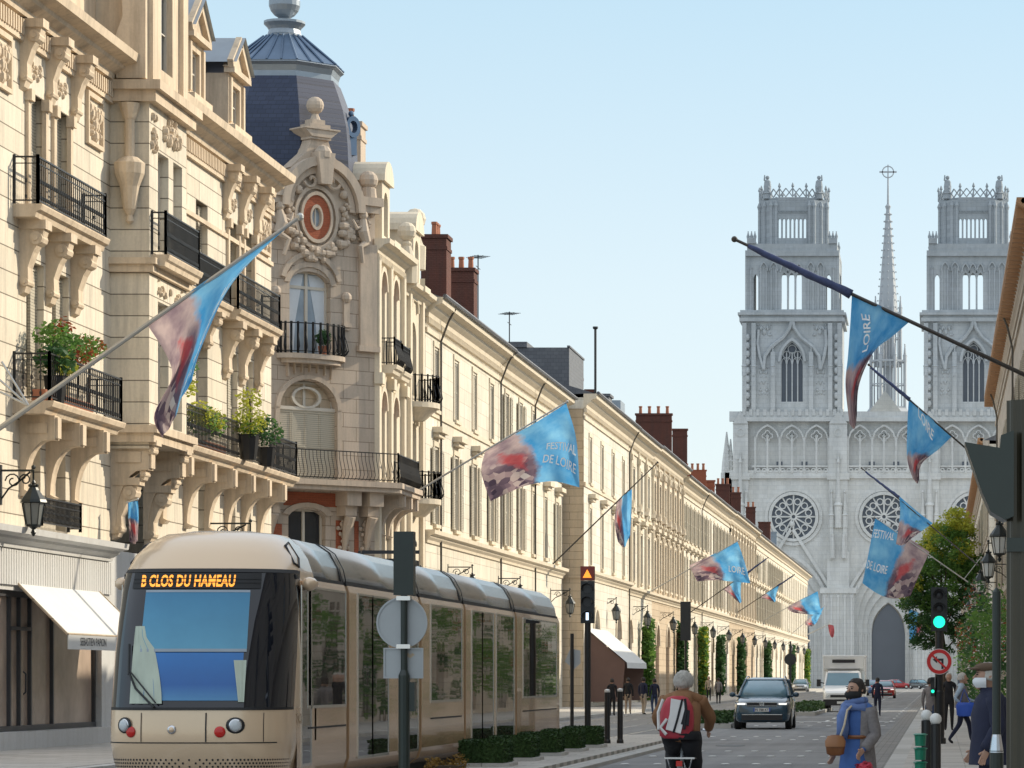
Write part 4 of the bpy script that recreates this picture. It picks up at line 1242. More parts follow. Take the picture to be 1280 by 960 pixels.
# rose windows
for px in (992, 1105, 1218):
    x, z, r = KX(px), KZ(646), 3.55
    b = MB(); b.arc(x, z, r, r + .5, -.5, .05, 0, 2 * PI, 28); b.arc(x, z, r + .6, r + 1.15, -.3, .05, 0, 2 * PI, 28)
    b.arc(x, z, .3, .6, -.32, .0, 0, 2 * PI, 10)
    for k in range(12):
        a = 2 * PI * k / 12
        b.bar((x + .5 * math.cos(a), -.2, z + .5 * math.sin(a)), (x + 2.3 * math.cos(a), -.2, z + 2.3 * math.sin(a)), .17, .25)
        a2 = a + PI / 12
        b.arc(x + 2.5 * math.cos(a2), z + 2.5 * math.sin(a2), .42, .6, -.3, -.05, 0, 2 * PI, 8)
        b.bar((x + 2.3 * math.cos(a), -.2, z + 2.3 * math.sin(a)), (x + 3.5 * math.cos(a), -.2, z + 3.5 * math.sin(a)), .14, .25)
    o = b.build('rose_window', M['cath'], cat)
    g = MB(); g.prism([(x + r * math.cos(2 * PI * k / 28), z + r * math.sin(2 * PI * k / 28)) for k in range(28)], -.04, -.02); g.build('pane', M['cathdark'], o)
# gallery of blind arches with quatrefoils, its balustrade and small lights
b = MB()
bays = [(KX(944), KX(1036)), (KX(1060), KX(1150)), (KX(1174), KX(1272))]
for x0, x1 in bays:
    n = 6; s = (x1 - x0) / n
    for k in range(n + 1): b.lathe([(.2, KZ(592)), (.2, KZ(548)), (.3, KZ(546))], x0 + s * k, -.3, 6)
    for k in range(3):
        xx = x0 + s * (2 * k + 1); parch(b, xx, KZ(550), s * .9, KZ(533), .25, -.35, .05, 10)
        for a in range(4): b.arc(xx + .5 * math.cos(a * PI / 2), KZ(545) + .5 * math.sin(a * PI / 2), .3, .45, -.3, .05, 0, 2 * PI, 8)
    b.box(x0 - .5, x1 + .5, -.45, .05, KZ(584), KZ(582))
    for k in range(n * 2): b.arc(x0 + s * (k + .5) / 2, KZ(588), .22, .4, -.42, -.1, 0, 2 * PI, 8)
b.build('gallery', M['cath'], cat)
for x0, x1 in bays:
    for f in (.33, .67):
        b = MB(); x = x0 + (x1 - x0) * f; b.box(x - .5, x + .5, -.04, .02, KZ(586) + .4, KZ(577)); b.build('small_window', M['cathdark'], cat)
# towers
for tx in (990, 1217):
    X0 = KX(tx); o = bpy.data.objects.new('tower', None); col.objects.link(o); o.parent = cat; o.location = (X0, 0, 0)
    b = MB(); z0, z1, z2, z3 = KZ(525), KZ(402), KZ(318), KZ(247)
    hw = 8.0
    wall(b, -hw, hw, z0, z1, .2, [(-1.8, 1.8, KZ(502), KZ(428), 3.4, 'p')], .7)
    b.add([(-hw, .2, z0), (-hw, 16, z0), (-hw, 16, z1), (-hw, .2, z1)], [(0, 1, 2, 3)]); b.add([(hw, .2, z0), (hw, 16, z0), (hw, 16, z1), (hw, .2, z1)], [(3, 2, 1, 0)])
    b.box(-hw, hw, 15.6, 16, z0, z1)
    b.add([(-hw, .2, z1 - .1), (hw, .2, z1 - .1), (hw, 16, z1 - .1), (-hw, 16, z1 - .1)], [(0, 1, 2, 3)])
    parch(b, 0, KZ(452), 1.9, KZ(426), .4, -.3, .25)
    for s in (-1, 1):
        # ogee gable over the window
        b.tube([(s * 4.6, -.1, KZ(462)), (s * 4.4, -.2, KZ(446)), (s * 3.4, -.2, KZ(434)), (s * 1.4, -.2, KZ(422)), (s * .35, -.2, KZ(410)), (0, -.2, KZ(397))], .32, 5)
        b.tube([(s * 4.6, -.1, KZ(462)), (s * 5.2, -.2, KZ(446)), (s * 5.6, -.2, KZ(430)), (s * 5.4, -.2, KZ(412))], .26, 5)
        for xx in (3.1, 6.2, 7.7):
            b.box(s * xx - .35, s * xx + .35, -.5, .25, z0, KZ(440 if xx < 5 else 404)); pinnacle(b, s * xx, -.3, KZ(470), KZ(432), .4)
        for k in range(9): b.ball((s * 7.2, -.2, KZ(505) + k * 1.35), .42, 6, sz=1.4)
        relief(b, s * 4.6, KZ(478), 1.4, 5.0, .2, 3, 26, .5); relief(b, s * 4.5, KZ(415), 2.2, 2.4, .2, 6, 16, .4)
    for z, h, p in ((KZ(525), 1.2, .6), (z1, 1.2, .5), (KZ(394), .8, .75)): b.box(-hw - p, hw + p, -p, 16 + p, z, z + h * .5); b.box(-hw - p * .5, hw + p * .5, -p * .5, 16 + p * .5, z + h * .5, z + h)
    for k in range(15): b.box(-hw + k * 1.13, -hw + k * 1.13 + .5, -.85, -.4, KZ(520), KZ(512))
    # open belfry stage
    h2 = 7.2
    zb = KZ(388); lights = [(-1.75 + 1.2 * k, -.85 + 1.2 * k, KZ(386), KZ(340), .9, 'p') for k in range(3)]
    sidel = [(s * 5.9 - .38, s * 5.9 + .38, KZ(388), KZ(342), .8, 'p') for s in (-1, 1)]
    for dd in (.8, 14.8): wall(b, -h2, h2, KZ(394) + .8, z2, dd, (lights if dd < 5 else [(-2.7, 2.7, KZ(392) + .4, KZ(330))]) + (sidel if dd < 5 else [(s * 5.9 - .7, s * 5.9 + .7, KZ(390), KZ(330)) for s in (-1, 1)]), .9)
    for s in (-1, 1):
        b.box(s * (h2 + .22) - .2, s * (h2 + .22) + .2, .76, 3.2, KZ(394), z2); b.box(s * (h2 + .22) - .2, s * (h2 + .22) + .2, 12.4, 15.74, KZ(394), z2)
        b.box(s * (h2 + .2) - .15, s * (h2 + .2) + .15, 3.2, 12.4, KZ(335), z2)
        for xx in (2.6, 3.4, 4.2, 5.1, 6.7): b.lathe([(.18, KZ(390)), (.18, KZ(336)), (.3, KZ(334))], s * xx, .7, 6)
        for xx in (3.0, 4.6): parch(b, s * xx, KZ(338), .55, KZ(328), .2, .5, .85, 8)
    for xx in (-1.3, -.1, 1.1): parch(b, xx, KZ(340), .5, KZ(330), .2, .4, .85, 8)
    b.box(-h2 - .4, h2 + .4, .3, 16.1, z2 - .2, z2 + .7); b.box(-h2 - .1, h2 + .1, .5, 15.9, z2 + .7, KZ(304))
    for s in (-1, 1):
        for yy in (.9, 15):
            b.box(s * 6.6 - .7, s * 6.6 + .7, yy - .7, yy + .7, KZ(304), KZ(297))
            for k in (-.55, 0, .55): pinnacle(b, s * 6.6 + k, yy, KZ(297), KZ(288), .25)
    # upper stage with a row of lancets, eight-sided
    h3, y3 = 5.6, 8.2
    up = [(-2.3 + .68 * k, -1.9 + .68 * k, KZ(295), KZ(270), .45, 'p') for k in range(7)]
    for dd in (y3 - 5.6, y3 + 5.0): wall(b, -3.4, 3.4, KZ(306), z3, dd, (up if dd < 6 else [(-2.9, 2.9, KZ(300), KZ(258))]), .7)
    for s in (-1, 1):
        for (xa, ya, xb, yb) in ((3.4, y3 - 5.6, h3, y3 - 3.2), (h3, y3 - 3.2, h3, y3 + 3.2), (h3, y3 + 3.2, 3.4, y3 + 5.6)):
            b.add([(s * xa, ya, KZ(306)), (s * xb, yb, KZ(306)), (s * xb, yb, z3), (s * xa, ya, z3)], [(0, 1, 2, 3) if s > 0 else (3, 2, 1, 0)])
        for xx in (2.7, 3.5, 4.6, 5.5): b.lathe([(.28, KZ(306)), (.25, KZ(258)), (.4, KZ(254)), (.1, KZ(248))], s * xx, y3 - 5.7 + max(0, xx - 3.4) * 1.1, 6)
    b.lathe([(5.9, z3 - .4), (6.1, z3), (6.1, z3 + .4), (5.6, z3 + .5)], 0, y3, 8, R(22.5))
    for k in range(12): b.arc(-2.3 + .42 * k, KZ(262), .12, .22, y3 - 5.75, y3 - 5.55, 0, 2 * PI, 6)
    # openwork crown and corner figures
    n = 32; rc = 5.7
    for k in range(n):
        a, c = 2 * PI * k / n, 2 * PI * (k + 1) / n
        for (p, q) in ((a, c), (c, a)):
            b.bar((rc * math.cos(p), y3 + rc * math.sin(p), z3 + .5), (rc * math.cos(q), y3 + rc * math.sin(q), z3 + 1.9), .16)
        if k % 2 == 0: b.lathe([(.13, z3 + .5), (.12, z3 + 2.0), (.28, z3 + 2.2), (.05, z3 + 2.8)], rc * math.cos(a), y3 + rc * math.sin(a), 5)
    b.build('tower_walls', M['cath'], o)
    for s in (-1, 1):
        g = MB(); x = s * 4.2
        g.lathe([(.75, z3 + .4), (.7, z3 + 1.2), (.85, z3 + 1.3), (.55, z3 + 1.5), (.62, z3 + 2.4), (.5, z3 + 3.3), (.2, z3 + 3.6)], x, y3 - 3.6, 8)
        g.ball((x, y3 - 3.6, z3 + 3.9), .33, 8); g.tube([(x, y3 - 3.6, z3 + 3.2), (x + s * .5, y3 - 3.7, z3 + 3.5), (x + s * .45, y3 - 3.7, z3 + 4.3)], [.2, .16, .1], 6)
        g.build('statue', M['cath'], o)
    w = MB()
    for k in range(5): w.bar((-1.8 + .9 * k, .55, KZ(502)), (-1.8 + .9 * k, .55, KZ(440)), .16, .2)
    for k in range(4): parch(w, -1.35 + .9 * k, KZ(455), .34, KZ(448), .12, .45, .65, 6)
    for xx, zz, rr_ in ((-.9, KZ(443), .5), (.9, KZ(443), .5), (0, KZ(436), .6)): w.arc(xx, zz, rr_, rr_ + .14, .45, .65, 0, 2 * PI, 10)
    w.build('tracery', M['cath'], o)
    g = MB(); g.box(-1.9, 1.9, .8, .85, KZ(502), KZ(427)); g.build('pane', M['cathdark'], o)
# spire over the crossing, eighty metres behind the front
Q = 637 / F; SX = (1110 - CX) * Q - cat.location.x; SZ = lambda p: EYE + (HY - p) * Q; yy = 80
b = MB()
b.lathe([(1.85, SZ(392)), (1.1, SZ(325)), (.35, SZ(262)), (.55, SZ(258)), (.2, SZ(255)), (.12, SZ(215)), (.04, SZ(206))], SX, yy, 8)
for k in range(14):
    z = SZ(385 - k * 9); r = 1.85 - 1.5 * k / 14
    for a in range(8): b.ball((SX + (r + .15) * math.cos(a * PI / 4), yy + (r + .15) * math.sin(a * PI / 4), z), .16, 5)
b.arc(SX, SZ(215), .95, 1.15, yy - .1, yy + .1, 0, 2 * PI, 16); b.box(SX - 1.6, SX + 1.6, yy - .1, yy + .1, SZ(216), SZ(214)); b.box(SX - .1, SX + .1, yy - .12, yy + .12, SZ(225), SZ(206))
for ring, (r, za, zb_, n) in enumerate(((2.5, SZ(455), SZ(392), 8), (3.4, SZ(510), SZ(452), 8))):
    for k in range(n):
        a = PI * 2 * k / n + R(22.5); a2 = a + PI * 2 / n
        p0 = Vector((SX + r * math.cos(a), yy + r * math.sin(a), 0)); p1 = Vector((SX + r * math.cos(a2), yy + r * math.sin(a2), 0))
        b.tube([(p0.x, p0.y, za), (p0.x, p0.y, zb_)], .3, 5); pinnacle(b, p0.x, p0.y, zb_, zb_ + 3.2, .32)
        for f in (.33, .67):
            m = p0.lerp(p1, f); b.tube([(m.x, m.y, za), (m.x, m.y, zb_)], .12, 4)
        for zz in (za, za + (zb_ - za) * .5, zb_): b.bar((p0.x, p0.y, zz), (p1.x, p1.y, zz), .35 if zz != za + (zb_ - za) * .5 else .2)
    b.lathe([(r * 1.1, za - .5), (r * 1.1, za)], SX, yy, 8, R(22.5))
b.lathe([(4.8, SZ(530)), (4.4, SZ(517)), (3.6, SZ(510))], SX, yy, 8, R(22.5))
b.lathe([(.9, SZ(510)), (.9, SZ(392))], SX, yy, 8)
b.build('spire', M['lead'], cat)
# small turrets at the flank
b = MB()
for px, zt, r in ((905, 536, .75), (910, 545, .5)):
    x = KX(px); b.box(x - .9, x + .9, 6, 8, 0, KZ(588)); b.lathe([(r * 1.2, KZ(590)), (r, KZ(575)), (.1, KZ(zt))], x, 7, 6)
    for k in range(5): b.ball((x + r * .8 - k * .1, 6.6, KZ(580 - k * 7)), .18, 5)
b.build('turret', M['cath'], cat)
# ------------------------------------------------------------------ tram
M['tramgold'] = plain('champagne_paint', (.70, .47, .28), .24, .45, .06, .6, .5, .4)
M['tramroof'] = plain('silver_roof', (.56, .54, .50), .24, .8, .08, .8)
M['tramnose'] = plain('pale_champagne_paint', (.74, .55, .37), .27, .25, .05, .6, .5, .5)
M['tramglass'] = glass('tinted_tram_glass', (.035, .03, .027), .02, 1.0, .4)
M['screen'] = glass('windscreen_glass', (.008, .009, .014), .02, .7, .3)
M['blind'] = glass('blue_sun_blind', (.06, .29, .50), .12, .7, .12)
M['reflectlow'] = glass('blue_reflection', (.03, .17, .50), .10, .7, .4)
M['amber'] = glow('amber_display', (1.0, .36, .04), 1.6)
M['black'] = plain('black_gap', (.008, .008, .009), .6)
M['reflect'] = plain('pale_reflection', (.50, .56, .46), .5, 0, .25, 2.5)
q = NT('blue_screen_reflection'); q.set(Roughness=.06)  # blue gradient: sky reflection painted on the blind and the lower panel
co = q.coords(); sp_ = q.n('ShaderNodeSeparateXYZ'); q.l(co, sp_.inputs[0])
f_ = q.math('DIVIDE', q.math('SUBTRACT', sp_.outputs[2], 1.3), 1.5)
q.l(q.mix(q.math('MULTIPLY', q.noise(co, 2.0, 3), .35), q.ramp(f_, [(0.0, (.10, .32, .55)), (.18, (.02, .13, .42)), (.46, (.03, .20, .55)), (.48, (.12, .38, .55)), (1.0, (.05, .25, .44))]), (.02, .07, .16)), q.b.inputs['Base Color'])
M['blind'] = M['reflectlow'] = q.m
tr = thing('tram', 'champagne gold low-floor tram with blue windscreen and lit amber destination display', 'tram', (-9.8, 44.9, 0))
ZL = [.22, .42, .62, .80, 1.0, 1.24, 1.27, 1.6, 2.0, 2.4, 2.8, 3.07, 3.1, 3.3, 3.48, 3.61, 3.66]
YL = [.30, .10, .03, .0, .0, .03, .04, .14, .26, .40, .56, .70, .74, .92, 1.2, 1.6, 2.1]
WL = [1.06, 1.14, 1.18, 1.2, 1.2, 1.2, 1.2, 1.2, 1.2, 1.19, 1.18, 1.16, 1.15, 1.08, .96, .8, .5]


def lerp_tab(z, tab):
    for i in range(len(ZL) - 1):
        if z <= ZL[i + 1]:
            f = (z - ZL[i]) / (ZL[i + 1] - ZL[i]); return tab[i] + (tab[i + 1] - tab[i]) * f
    return tab[-1]


def NP(s, z, off=0.0):
    """point of the rounded nose: s runs 0..1 from the left side round the front to the right side"""
    w, y0 = lerp_tab(z, WL), lerp_tab(z, YL)
    dep = 1.15
    if s < .08: x, y = -w, 2.6 - (2.6 - y0 - dep) * s / .08
    elif s > .92: x, y = w, 2.6 - (2.6 - y0 - dep) * (1 - s) / .08
    else:
        a = PI * (1 - (s - .08) / .84); c, q = math.cos(a), math.sin(a)
        x = w * math.copysign(abs(c) ** .72, c); y = y0 + dep * (1 - q ** .62)
    return (x, y - off, z)


def nose(mb, s0, s1, zs, off=0.0, n=None):
    n = n or max(4, int(44 * (s1 - s0)))
    mb.smooth = True
    mb.rings([[NP(s0 + (s1 - s0) * k / n, z, off) for k in range(n + 1)] for z in zs], caps=False, closed=False)


b = MB(); nose(b, 0, 1, ZL[:6]); b.build('front_body', M['tramnose'], tr)
b = MB(); nose(b, 0, 1, ZL[12:]); b.smooth = False
b.build('front_roof', M['tramnose'], tr)
for s0, s1 in ((.9, 1.0), (0, .1)):
    b = MB(); nose(b, s0, s1, ZL[5:13]); b.build('front_pillar', M['tramnose'], tr)
ws = MB(); nose(ws, .27, .71, ZL[5:12]); ws = ws.build('windscreen', M['screen'], tr)
for s0, s1 in ((.71, .90), (.10, .27)):
    b = MB(); nose(b, s0, s1, ZL[5:12]); b.build('corner_glass', M['black'] if False else M['screen'], tr)
b = MB(); nose(b, .1, .9, [3.06, 3.11], .012); nose(b, .1, .9, [1.235, 1.27], .012); b.build('windscreen_seal', M['black'], tr)
b = MB(); nose(b, .365, .63, [2.04, 2.3, 2.55, 2.80], .012); b.build('sun_blind', M['blind'], ws)
b = MB(); nose(b, .365, .63, [2.0, 2.04], .016); nose(b, .365, .63, [2.79, 2.82], .016); b.build('blind_rail', M['paleglass'], ws)
b = MB(); b.smooth = True
b.rings([[tuple(NP(.612 + .02 * j / 6 - .022 * (k / 5) * (1 - j / 6), 1.34 + .55 * k / 5, .02 + .008 * math.sin(j * 2.4))) for j in range(7)] for k in range(6)], caps=False, closed=False); b.build('screen_reflection', M['reflect'], ws)  # greenish reflection painted as a small panel, lower right of the screen
b = MB(); nose(b, .39, .62, [1.36, 1.7, 1.99], .010); b.build('lower_reflection', M['reflectlow'], ws)  # blue panel painting the sky's reflection on the lower screen
# pale reflection of a building, painted as a folded panel on the windscreen
b = MB(); b.smooth = True
rows = []
for k in range(8):
    z = 1.32 + 1.02 * k / 7; s1 = .43 - .055 * (k / 7) ** 1.5 + (.02 if k < 6 else .0)
    rows.append([tuple(Vector(NP(.335 + (s1 - .335) * j / 10, z, .02 + .012 * math.sin(j * 2.1 + k * .4)))) for j in range(11)])
b.rings(rows, caps=False, closed=False); b.build('screen_reflection', M['reflect'], ws)
b = MB(); nose(b, .29, .67, [2.84, 2.94, 3.05], .014); dsp = b.build('destination_display', M['black'], tr)
tv, tf = text_geo('B CLOS DU HAMEAU', .20, 'CENTER', .006, 1.05)
b = MB()
mnx, mxx = min(v[0] for v in tv), max(v[0] for v in tv); mxz = max(v[1] for v in tv)
vs = []
for x, y, z in tv:
    f = (x - mnx) / (mxx - mnx); zz = 2.87 + .155 * y / mxz; xt = -.78 + 1.26 * f; lo, hi = .2, .8
    for _ in range(24):
        md = (lo + hi) / 2
        if NP(md, zz)[0] < xt: lo = md
        else: hi = md
    vs.append(Vector(NP(lo, zz, .02)))
b.add(vs, tf); b.build('lettering', M['amber'], dsp)
b = MB(); nose(b, .29, .67, [2.918, 2.93], .026, 16); nose(b, .29, .67, [2.968, 2.98], .026, 16); b.build('display_grid', M['black'], dsp)
# wiper
b = MB()
b.tube([NP(.325, 1.72, .05), NP(.36, 1.52, .06), NP(.43, 1.27, .06)], .016, 5); b.tube([NP(.332, 1.74, .07), NP(.435, 1.33, .07)], .011, 5); b.tube([NP(.315, 2.1, .05), NP(.325, 1.7, .05)], .02, 5)
b.build('wiper', M['iron'], tr)
# lamps, badge, joints and perforated skirt of the front


def front_disc(name, m, s, z, r, off, sx=1.0, parent=tr, dom=.02):
    c = Vector(NP(s, z)); t = (Vector(NP(s + .01, z)) - Vector(NP(s - .01, z))).normalized(); nn = Vector((t.y, -t.x, 0))
    b = MB(); b.smooth = True; n = 18; rg = []
    for rr_, o_ in ((1.0, off), (.96, off + dom * .5), (.6, off + dom), (.02, off + dom * 1.15)):
        rg.append([tuple(c + t * (rr_ * r * sx * math.cos(2 * PI * k / n)) + Vector((0, 0, rr_ * r * math.sin(2 * PI * k / n))) + nn * o_) for k in range(n)])
    b.rings(rg); return b.build(name, M[m], parent)


for sL, sR, z, nm, mm, r, sx in ((.315, .605, 1.035, 'headlight_housing', 'iron', .108, 1.15), (.345, .56, .95, 'red_lamp', 'redlamp', .075, 1)):
    for s in (sL, sR):
        h = front_disc(nm, mm, s, z, r, .004, sx)
        if nm[0] == 'h':
            front_disc('reflector', 'chrome', s, z, .088, .012, parent=h); front_disc('lens', 'headlight', s, z, .075, .03, parent=h)
front_disc('badge', 'chrome', .475, .98, .06, .004); front_disc('badge_centre', 'tramnose', .475, .98, .036, .016)
b = MB(); nose(b, .12, .78, [.80, .815], .006); [nose(b, q, q + .003, [.82, .9, 1.0, 1.1, 1.2], .008) for q in (.385, .525, .71)]
b.build('panel_joint', M['black'], tr)
b = MB()
for row, z in enumerate((.585, .54, .495)):
    for k in range(58):
        s = .1 + .8 * (k + .5 * (row % 2)) / 58; c = Vector(NP(s, z, .004)); t = (Vector(NP(s + .004, z)) - Vector(NP(s - .004, z))).normalized()
        b.add([tuple(c + t * .014 * math.cos(a) + Vector((0, 0, .016 * math.sin(a)))) for a in [2 * PI * j / 8 for j in range(8)]], [tuple(range(8))])
h = b.build('skirt_holes', M['black'], tr); h['kind'] = 'stuff'
# body modules
SEC = [(1.02, .24), (1.15, .34), (1.2, .5), (1.2, 2.9), (1.17, 3.0)]
ROOF = [(1.13, 3.04), (1.09, 3.24), (.97, 3.46), (.78, 3.59), (.4, 3.66), (0, 3.67)]


def prism_y(mb, sec, y0, y1, k=1.0, caps=True):
    full = [(x * k, z) for x, z in sec] + [(-x * k, z) for x, z in sec[::-1] if x > 0]
    mb.rings([[(x, y, z) for x, z in full] for y in (y0, y1)], caps=caps)


mods = [(2.45, 5.0, [('door', .75, 1.75), ('win', 1.95, 4.9)]), (5.25, 12.0, [('door', 6.0, 7.25), ('door', 7.3, 8.75), ('door', 9.9, 11.8)]), (12.25, 17.35, [('win', 13.3, 17.0)]),
        (17.6, 24.9, [('door', 18.4, 19.8), ('door', 19.85, 21.4), ('door', 21.9, 24.6)]), (25.15, 33.0, [('win', 26.2, 32.3)])]
for i, (y0, y1, wins) in enumerate(mods):
    b = MB(); prism_y(b, SEC, y0, y1); b.build('side_body', M['tramgold'], tr)
    b = MB(); b.smooth = True; prism_y(b, ROOF, y0 - (.3 if i == 0 else 0), y1); b.build('roof', M['tramroof'], tr)
    b = MB(); prism_y(b, [(1.16, 2.99), (1.15, 3.05)], y0 - (1.1 if i == 0 else 0), y1); b.build('roof_joint', M['black'], tr)
    for kind, a, c in wins:
        if i == 0 and kind == 'door': a, c = 1.5, 2.15
        for s in (1, -1):
            g = MB(); zlo, zhi = (.5, 2.88) if kind == 'door' else (1.28, 2.88)
            g.box(s * 1.2, s * 1.207, a, c, zlo, zhi) if s > 0 else g.box(-1.207, -1.2, a, c, zlo, zhi)
            o = g.build('door' if kind == 'door' else 'side_window', M['tramglass'], tr)
            f = MB(); x0, x1 = (1.2, 1.214) if s > 0 else (-1.214, -1.2)
            f.box(x0, x1, a - .05, a, zlo, zhi); f.box(x0, x1, c, c + .05, zlo, zhi); f.box(x0, x1, a - .05, c + .05, zhi, zhi + .03); f.box(x0, x1, a - .05, c + .05, zlo - .04, zlo)
            f.build('window_frame', M['tramroof'], o)
            if kind == 'win':
                f = MB(); f.box(x0, x1, a, c, .96, .985); f.build('panel_joint', M['black'], tr)
    if i:
        b = MB(); prism_y(b, [(1.0, .3), (1.14, .5), (1.14, 2.95), (1.06, 3.24), (.93, 3.43), (.74, 3.55), (0, 3.61)], y0 - .42, y0 + .12); b.build('bellows', M['black'], tr)
        b = MB(); 
        for yy in (y0 + .08, y0 - .36): prism_y(b, [(1.02, .3), (1.17, .5), (1.17, 2.95), (1.1, 3.24), (.98, 3.47), (.79, 3.6), (0, 3.68)], yy, yy + .03)
        b.build('bellows_rim', M['iron'], tr)
# cheek panel between nose and first door
b = MB(); b.add([(1.201, 1.15, .3), (1.201, 2.46, .3), (1.201, 2.46, 1.26), (1.201, 1.15, 1.26)], [(0, 1, 2, 3)]); b.build('cheek_panel', M['tramgold'], tr)
tv, tf = text_geo('TAO', .2, 'CENTER', .004)
b = MB(); b.add([(1.212, 1.3 - (-x) + .02, 1.05 + y * .9) for x, y, z in tv], tf); b.build('lettering', M['tan'], tr)
b = MB(); b.box(-1.0, 1.0, .9, 32.6, .06, .28); b.build('undercarriage', M['black'], tr)
# camera arms, roof-corner vents, pantograph
for s in (-1, 1):
    b = MB(); b.smooth = True; b.ball((s * 1.26, 1.75, 2.93), .12, 10, sy=1.6, sz=.8); b.build('camera_arm', M['tramnose'], tr)
    b = MB(); p = [NP(.5 + s * q, z, .03) for q, z in ((.33, 3.44), (.37, 3.50), (.41, 3.27), (.40, 3.16), (.36, 3.2))]
    b.add([tuple(v) for v in p], [(0, 1, 2, 3, 4)]); v = b.build('roof_vent', M['tramroof'], tr)
    b = MB(); b.tube(p + [p[0]], .022, 5); b.build('vent_rim', M['black'], v)
b = MB()
for x in (-.5, .5):
    b.bar((x, 15.2, 3.67), (x * .8, 16.4, 3.78), .05); b.bar((x * .8, 16.4, 3.78), (x * .7, 15.3, 3.86), .04)
b.bar((-.3, 15.3, 3.86), (.7, 15.3, 3.86), .06); b.bar((-.6, 15.2, 3.6), (.6, 15.2, 3.6), .1); b.box(-.5, .5, 15.4, 16.6, 3.64, 3.75)
b.build('pantograph', M['iron'], tr)
# ------------------------------------------------------------------ lanterns on brackets
def lantern_meshes():
    a = MB(); a.lathe([(.02, .78), (.05, .72), (.03, .66), (.09, .62), (.12, .56), (.27, .36), (.29, .3), (.25, .28)], 0, 0, 8)
    for k in range(6):
        t = 2 * PI * k / 6; a.ball((.08 * math.cos(t), .08 * math.sin(t), .66), .035, 5)
    a.lathe([(.15, -.22), (.17, -.2), (.17, -.17)], 0, 0, 8); a.lathe([(.02, -.42), (.06, -.34), (.03, -.28), (.1, -.22)], 0, 0, 8)
    for k in range(8):
        t = 2 * PI * k / 8; a.tube([(.245 * math.cos(t), .245 * math.sin(t), .29), (.165 * math.cos(t), .165 * math.sin(t), -.18)], .012, 4)
    g = MB(); g.lathe([(.155, -.18), (.235, .29)], 0, 0, 8)
    return a.mesh('hood', M['lampiron']), g.mesh('lamp_glass', M['lampglass'])


LH, LG = lantern_meshes()


M['lampsmoke'] = plain('smoky_lantern_glass', (.22, .23, .22), .12, 0, .15, 5.0, .8)
LGD = LG.copy(); LGD.materials[0] = M['lampsmoke']


def lantern(label, X, Y, Z, wallx, group, cat_='lantern'):
    o = thing('wall_lantern', label, cat_, (X, Y, Z), 0, group)
    put('hood', LH, o); put('lamp_glass', LG if X > 0 else LGD, o)
    b = MB(); L = wallx - X; s = 1 if L > 0 else -1; L = abs(L)
    b.bar((0, 0, .98), (s * L, 0, .98), .035, .045); b.tube([(0, 0, .99), (0, 0, .72)], .022, 5); b.ball((0, 0, 1.05), .05, 6)
    for c0, r in ((.25 * L, .13), (.62 * L, .17)):
        b.tube([(s * (c0 + r * (1 - t * .7) * math.cos(t * 8)), 0, .86 - r * .6 + r * (1 - t * .7) * math.sin(t * 8)) for t in [k / 14 for k in range(15)]], .016, 4)
    b.tube([(s * L, 0, .35), (s * L * .75, 0, .6), (s * L * .45, 0, .74), (s * L * .1, 0, .95)], .02, 4)
    b.box(s * L - .04, s * L + .02, -.07, .07, .25, 1.1)
    b.build('bracket', M['lampiron'], o)
    return o


lantern('black wall lantern beside the ornate building, above the white awning', -19.3, 73.3, 5.1, -20, 'street lanterns')
lantern('black wall lantern low behind the tram roof, under the planted balcony', -18.8, 93.9, 4.9, -20, 'street lanterns')
lantern('dark lantern on the lower wall of the domed corner building', -19.0, 126, 4.7, -20, 'street lanterns')
for i, Y in enumerate((140, 156, 177)):
    lantern(('dark hanging lantern just right of the tall signal back, over the tram', 'dark hanging lantern over the middle of the tram, on the cream house', 'dark hanging lantern over the rear of the tram')[i], -19.0, Y, 5.2, -20, 'street lanterns')
for Y in range(196, 500, 21):
    lantern('small dark lantern in the long row along the far left facades', -18.4, Y, 5.2, -19.4, 'far lanterns on the left facades')
for i, Y in enumerate((97, 119, 141, 168, 192, 228)):
    lantern(('largest green-topped lantern beside the big signal on the right', 'second lantern of the right row, just below the largest', 'third lantern of the right row',
             'fourth lantern of the right row', 'fifth lantern of the right row, against the tree', 'smallest and lowest lantern of the right row')[i], 1.7, Y, 5.35, 2.85, 'lanterns along the right facades')

# ------------------------------------------------------------------ traffic signals and signs


def visor(mb, x, y, z, r, l):
    n = 12
    a = [[(x + r * math.cos(t), yy, z + r * math.sin(t)) for t in [R(-20) + R(220) * k / n for k in range(n + 1)]] for yy in (y - l, y)]
    mb.rings(a, caps=False, closed=False)


t = thing('traffic_signal', 'tall traffic signal seen from behind with blank round and square sign backs', 'traffic light', (-7.0, 45, .14))
b = MB(); b.lathe([(.11, 0), (.11, .1), (.075, .14), (.075, 1.55), (.045, 1.62), (.045, 3.35)], 0, 0, 12); b.build('pole', M['darkgreen'], t)
b = MB(); b.box(-.13, .13, -.06, .14, 2.6, 3.43); b.box(-.1, .1, .14, .3, 2.64, 3.4)
for z in (2.75, 3.02, 3.28): visor(b, 0, .46, z, .1, .2)
b.build('signal_housing', M['darkgreen'], t)
b = MB(); b.prism([(-.04 + .325 * math.cos(a), 2.24 + .325 * math.sin(a)) for a in [2 * PI * k / 32 for k in range(32)]], .075, .09); b.arc(-.04, 2.24, .31, .335, .06, .095, 0, 2 * PI, 32); b.build('round_sign', M['greyback'], t)
b = MB(); b.box(-.27, .23, .075, .09, 1.52, 1.9); b.box(-.28, -.26, .06, .095, 1.51, 1.91); b.box(.22, .24, .06, .095, 1.51, 1.91); b.box(-.26, .22, .06, .095, 1.89, 1.91); b.box(-.26, .22, .06, .095, 1.51, 1.53); sq = b.build('square_sign', M['greyback'], t)
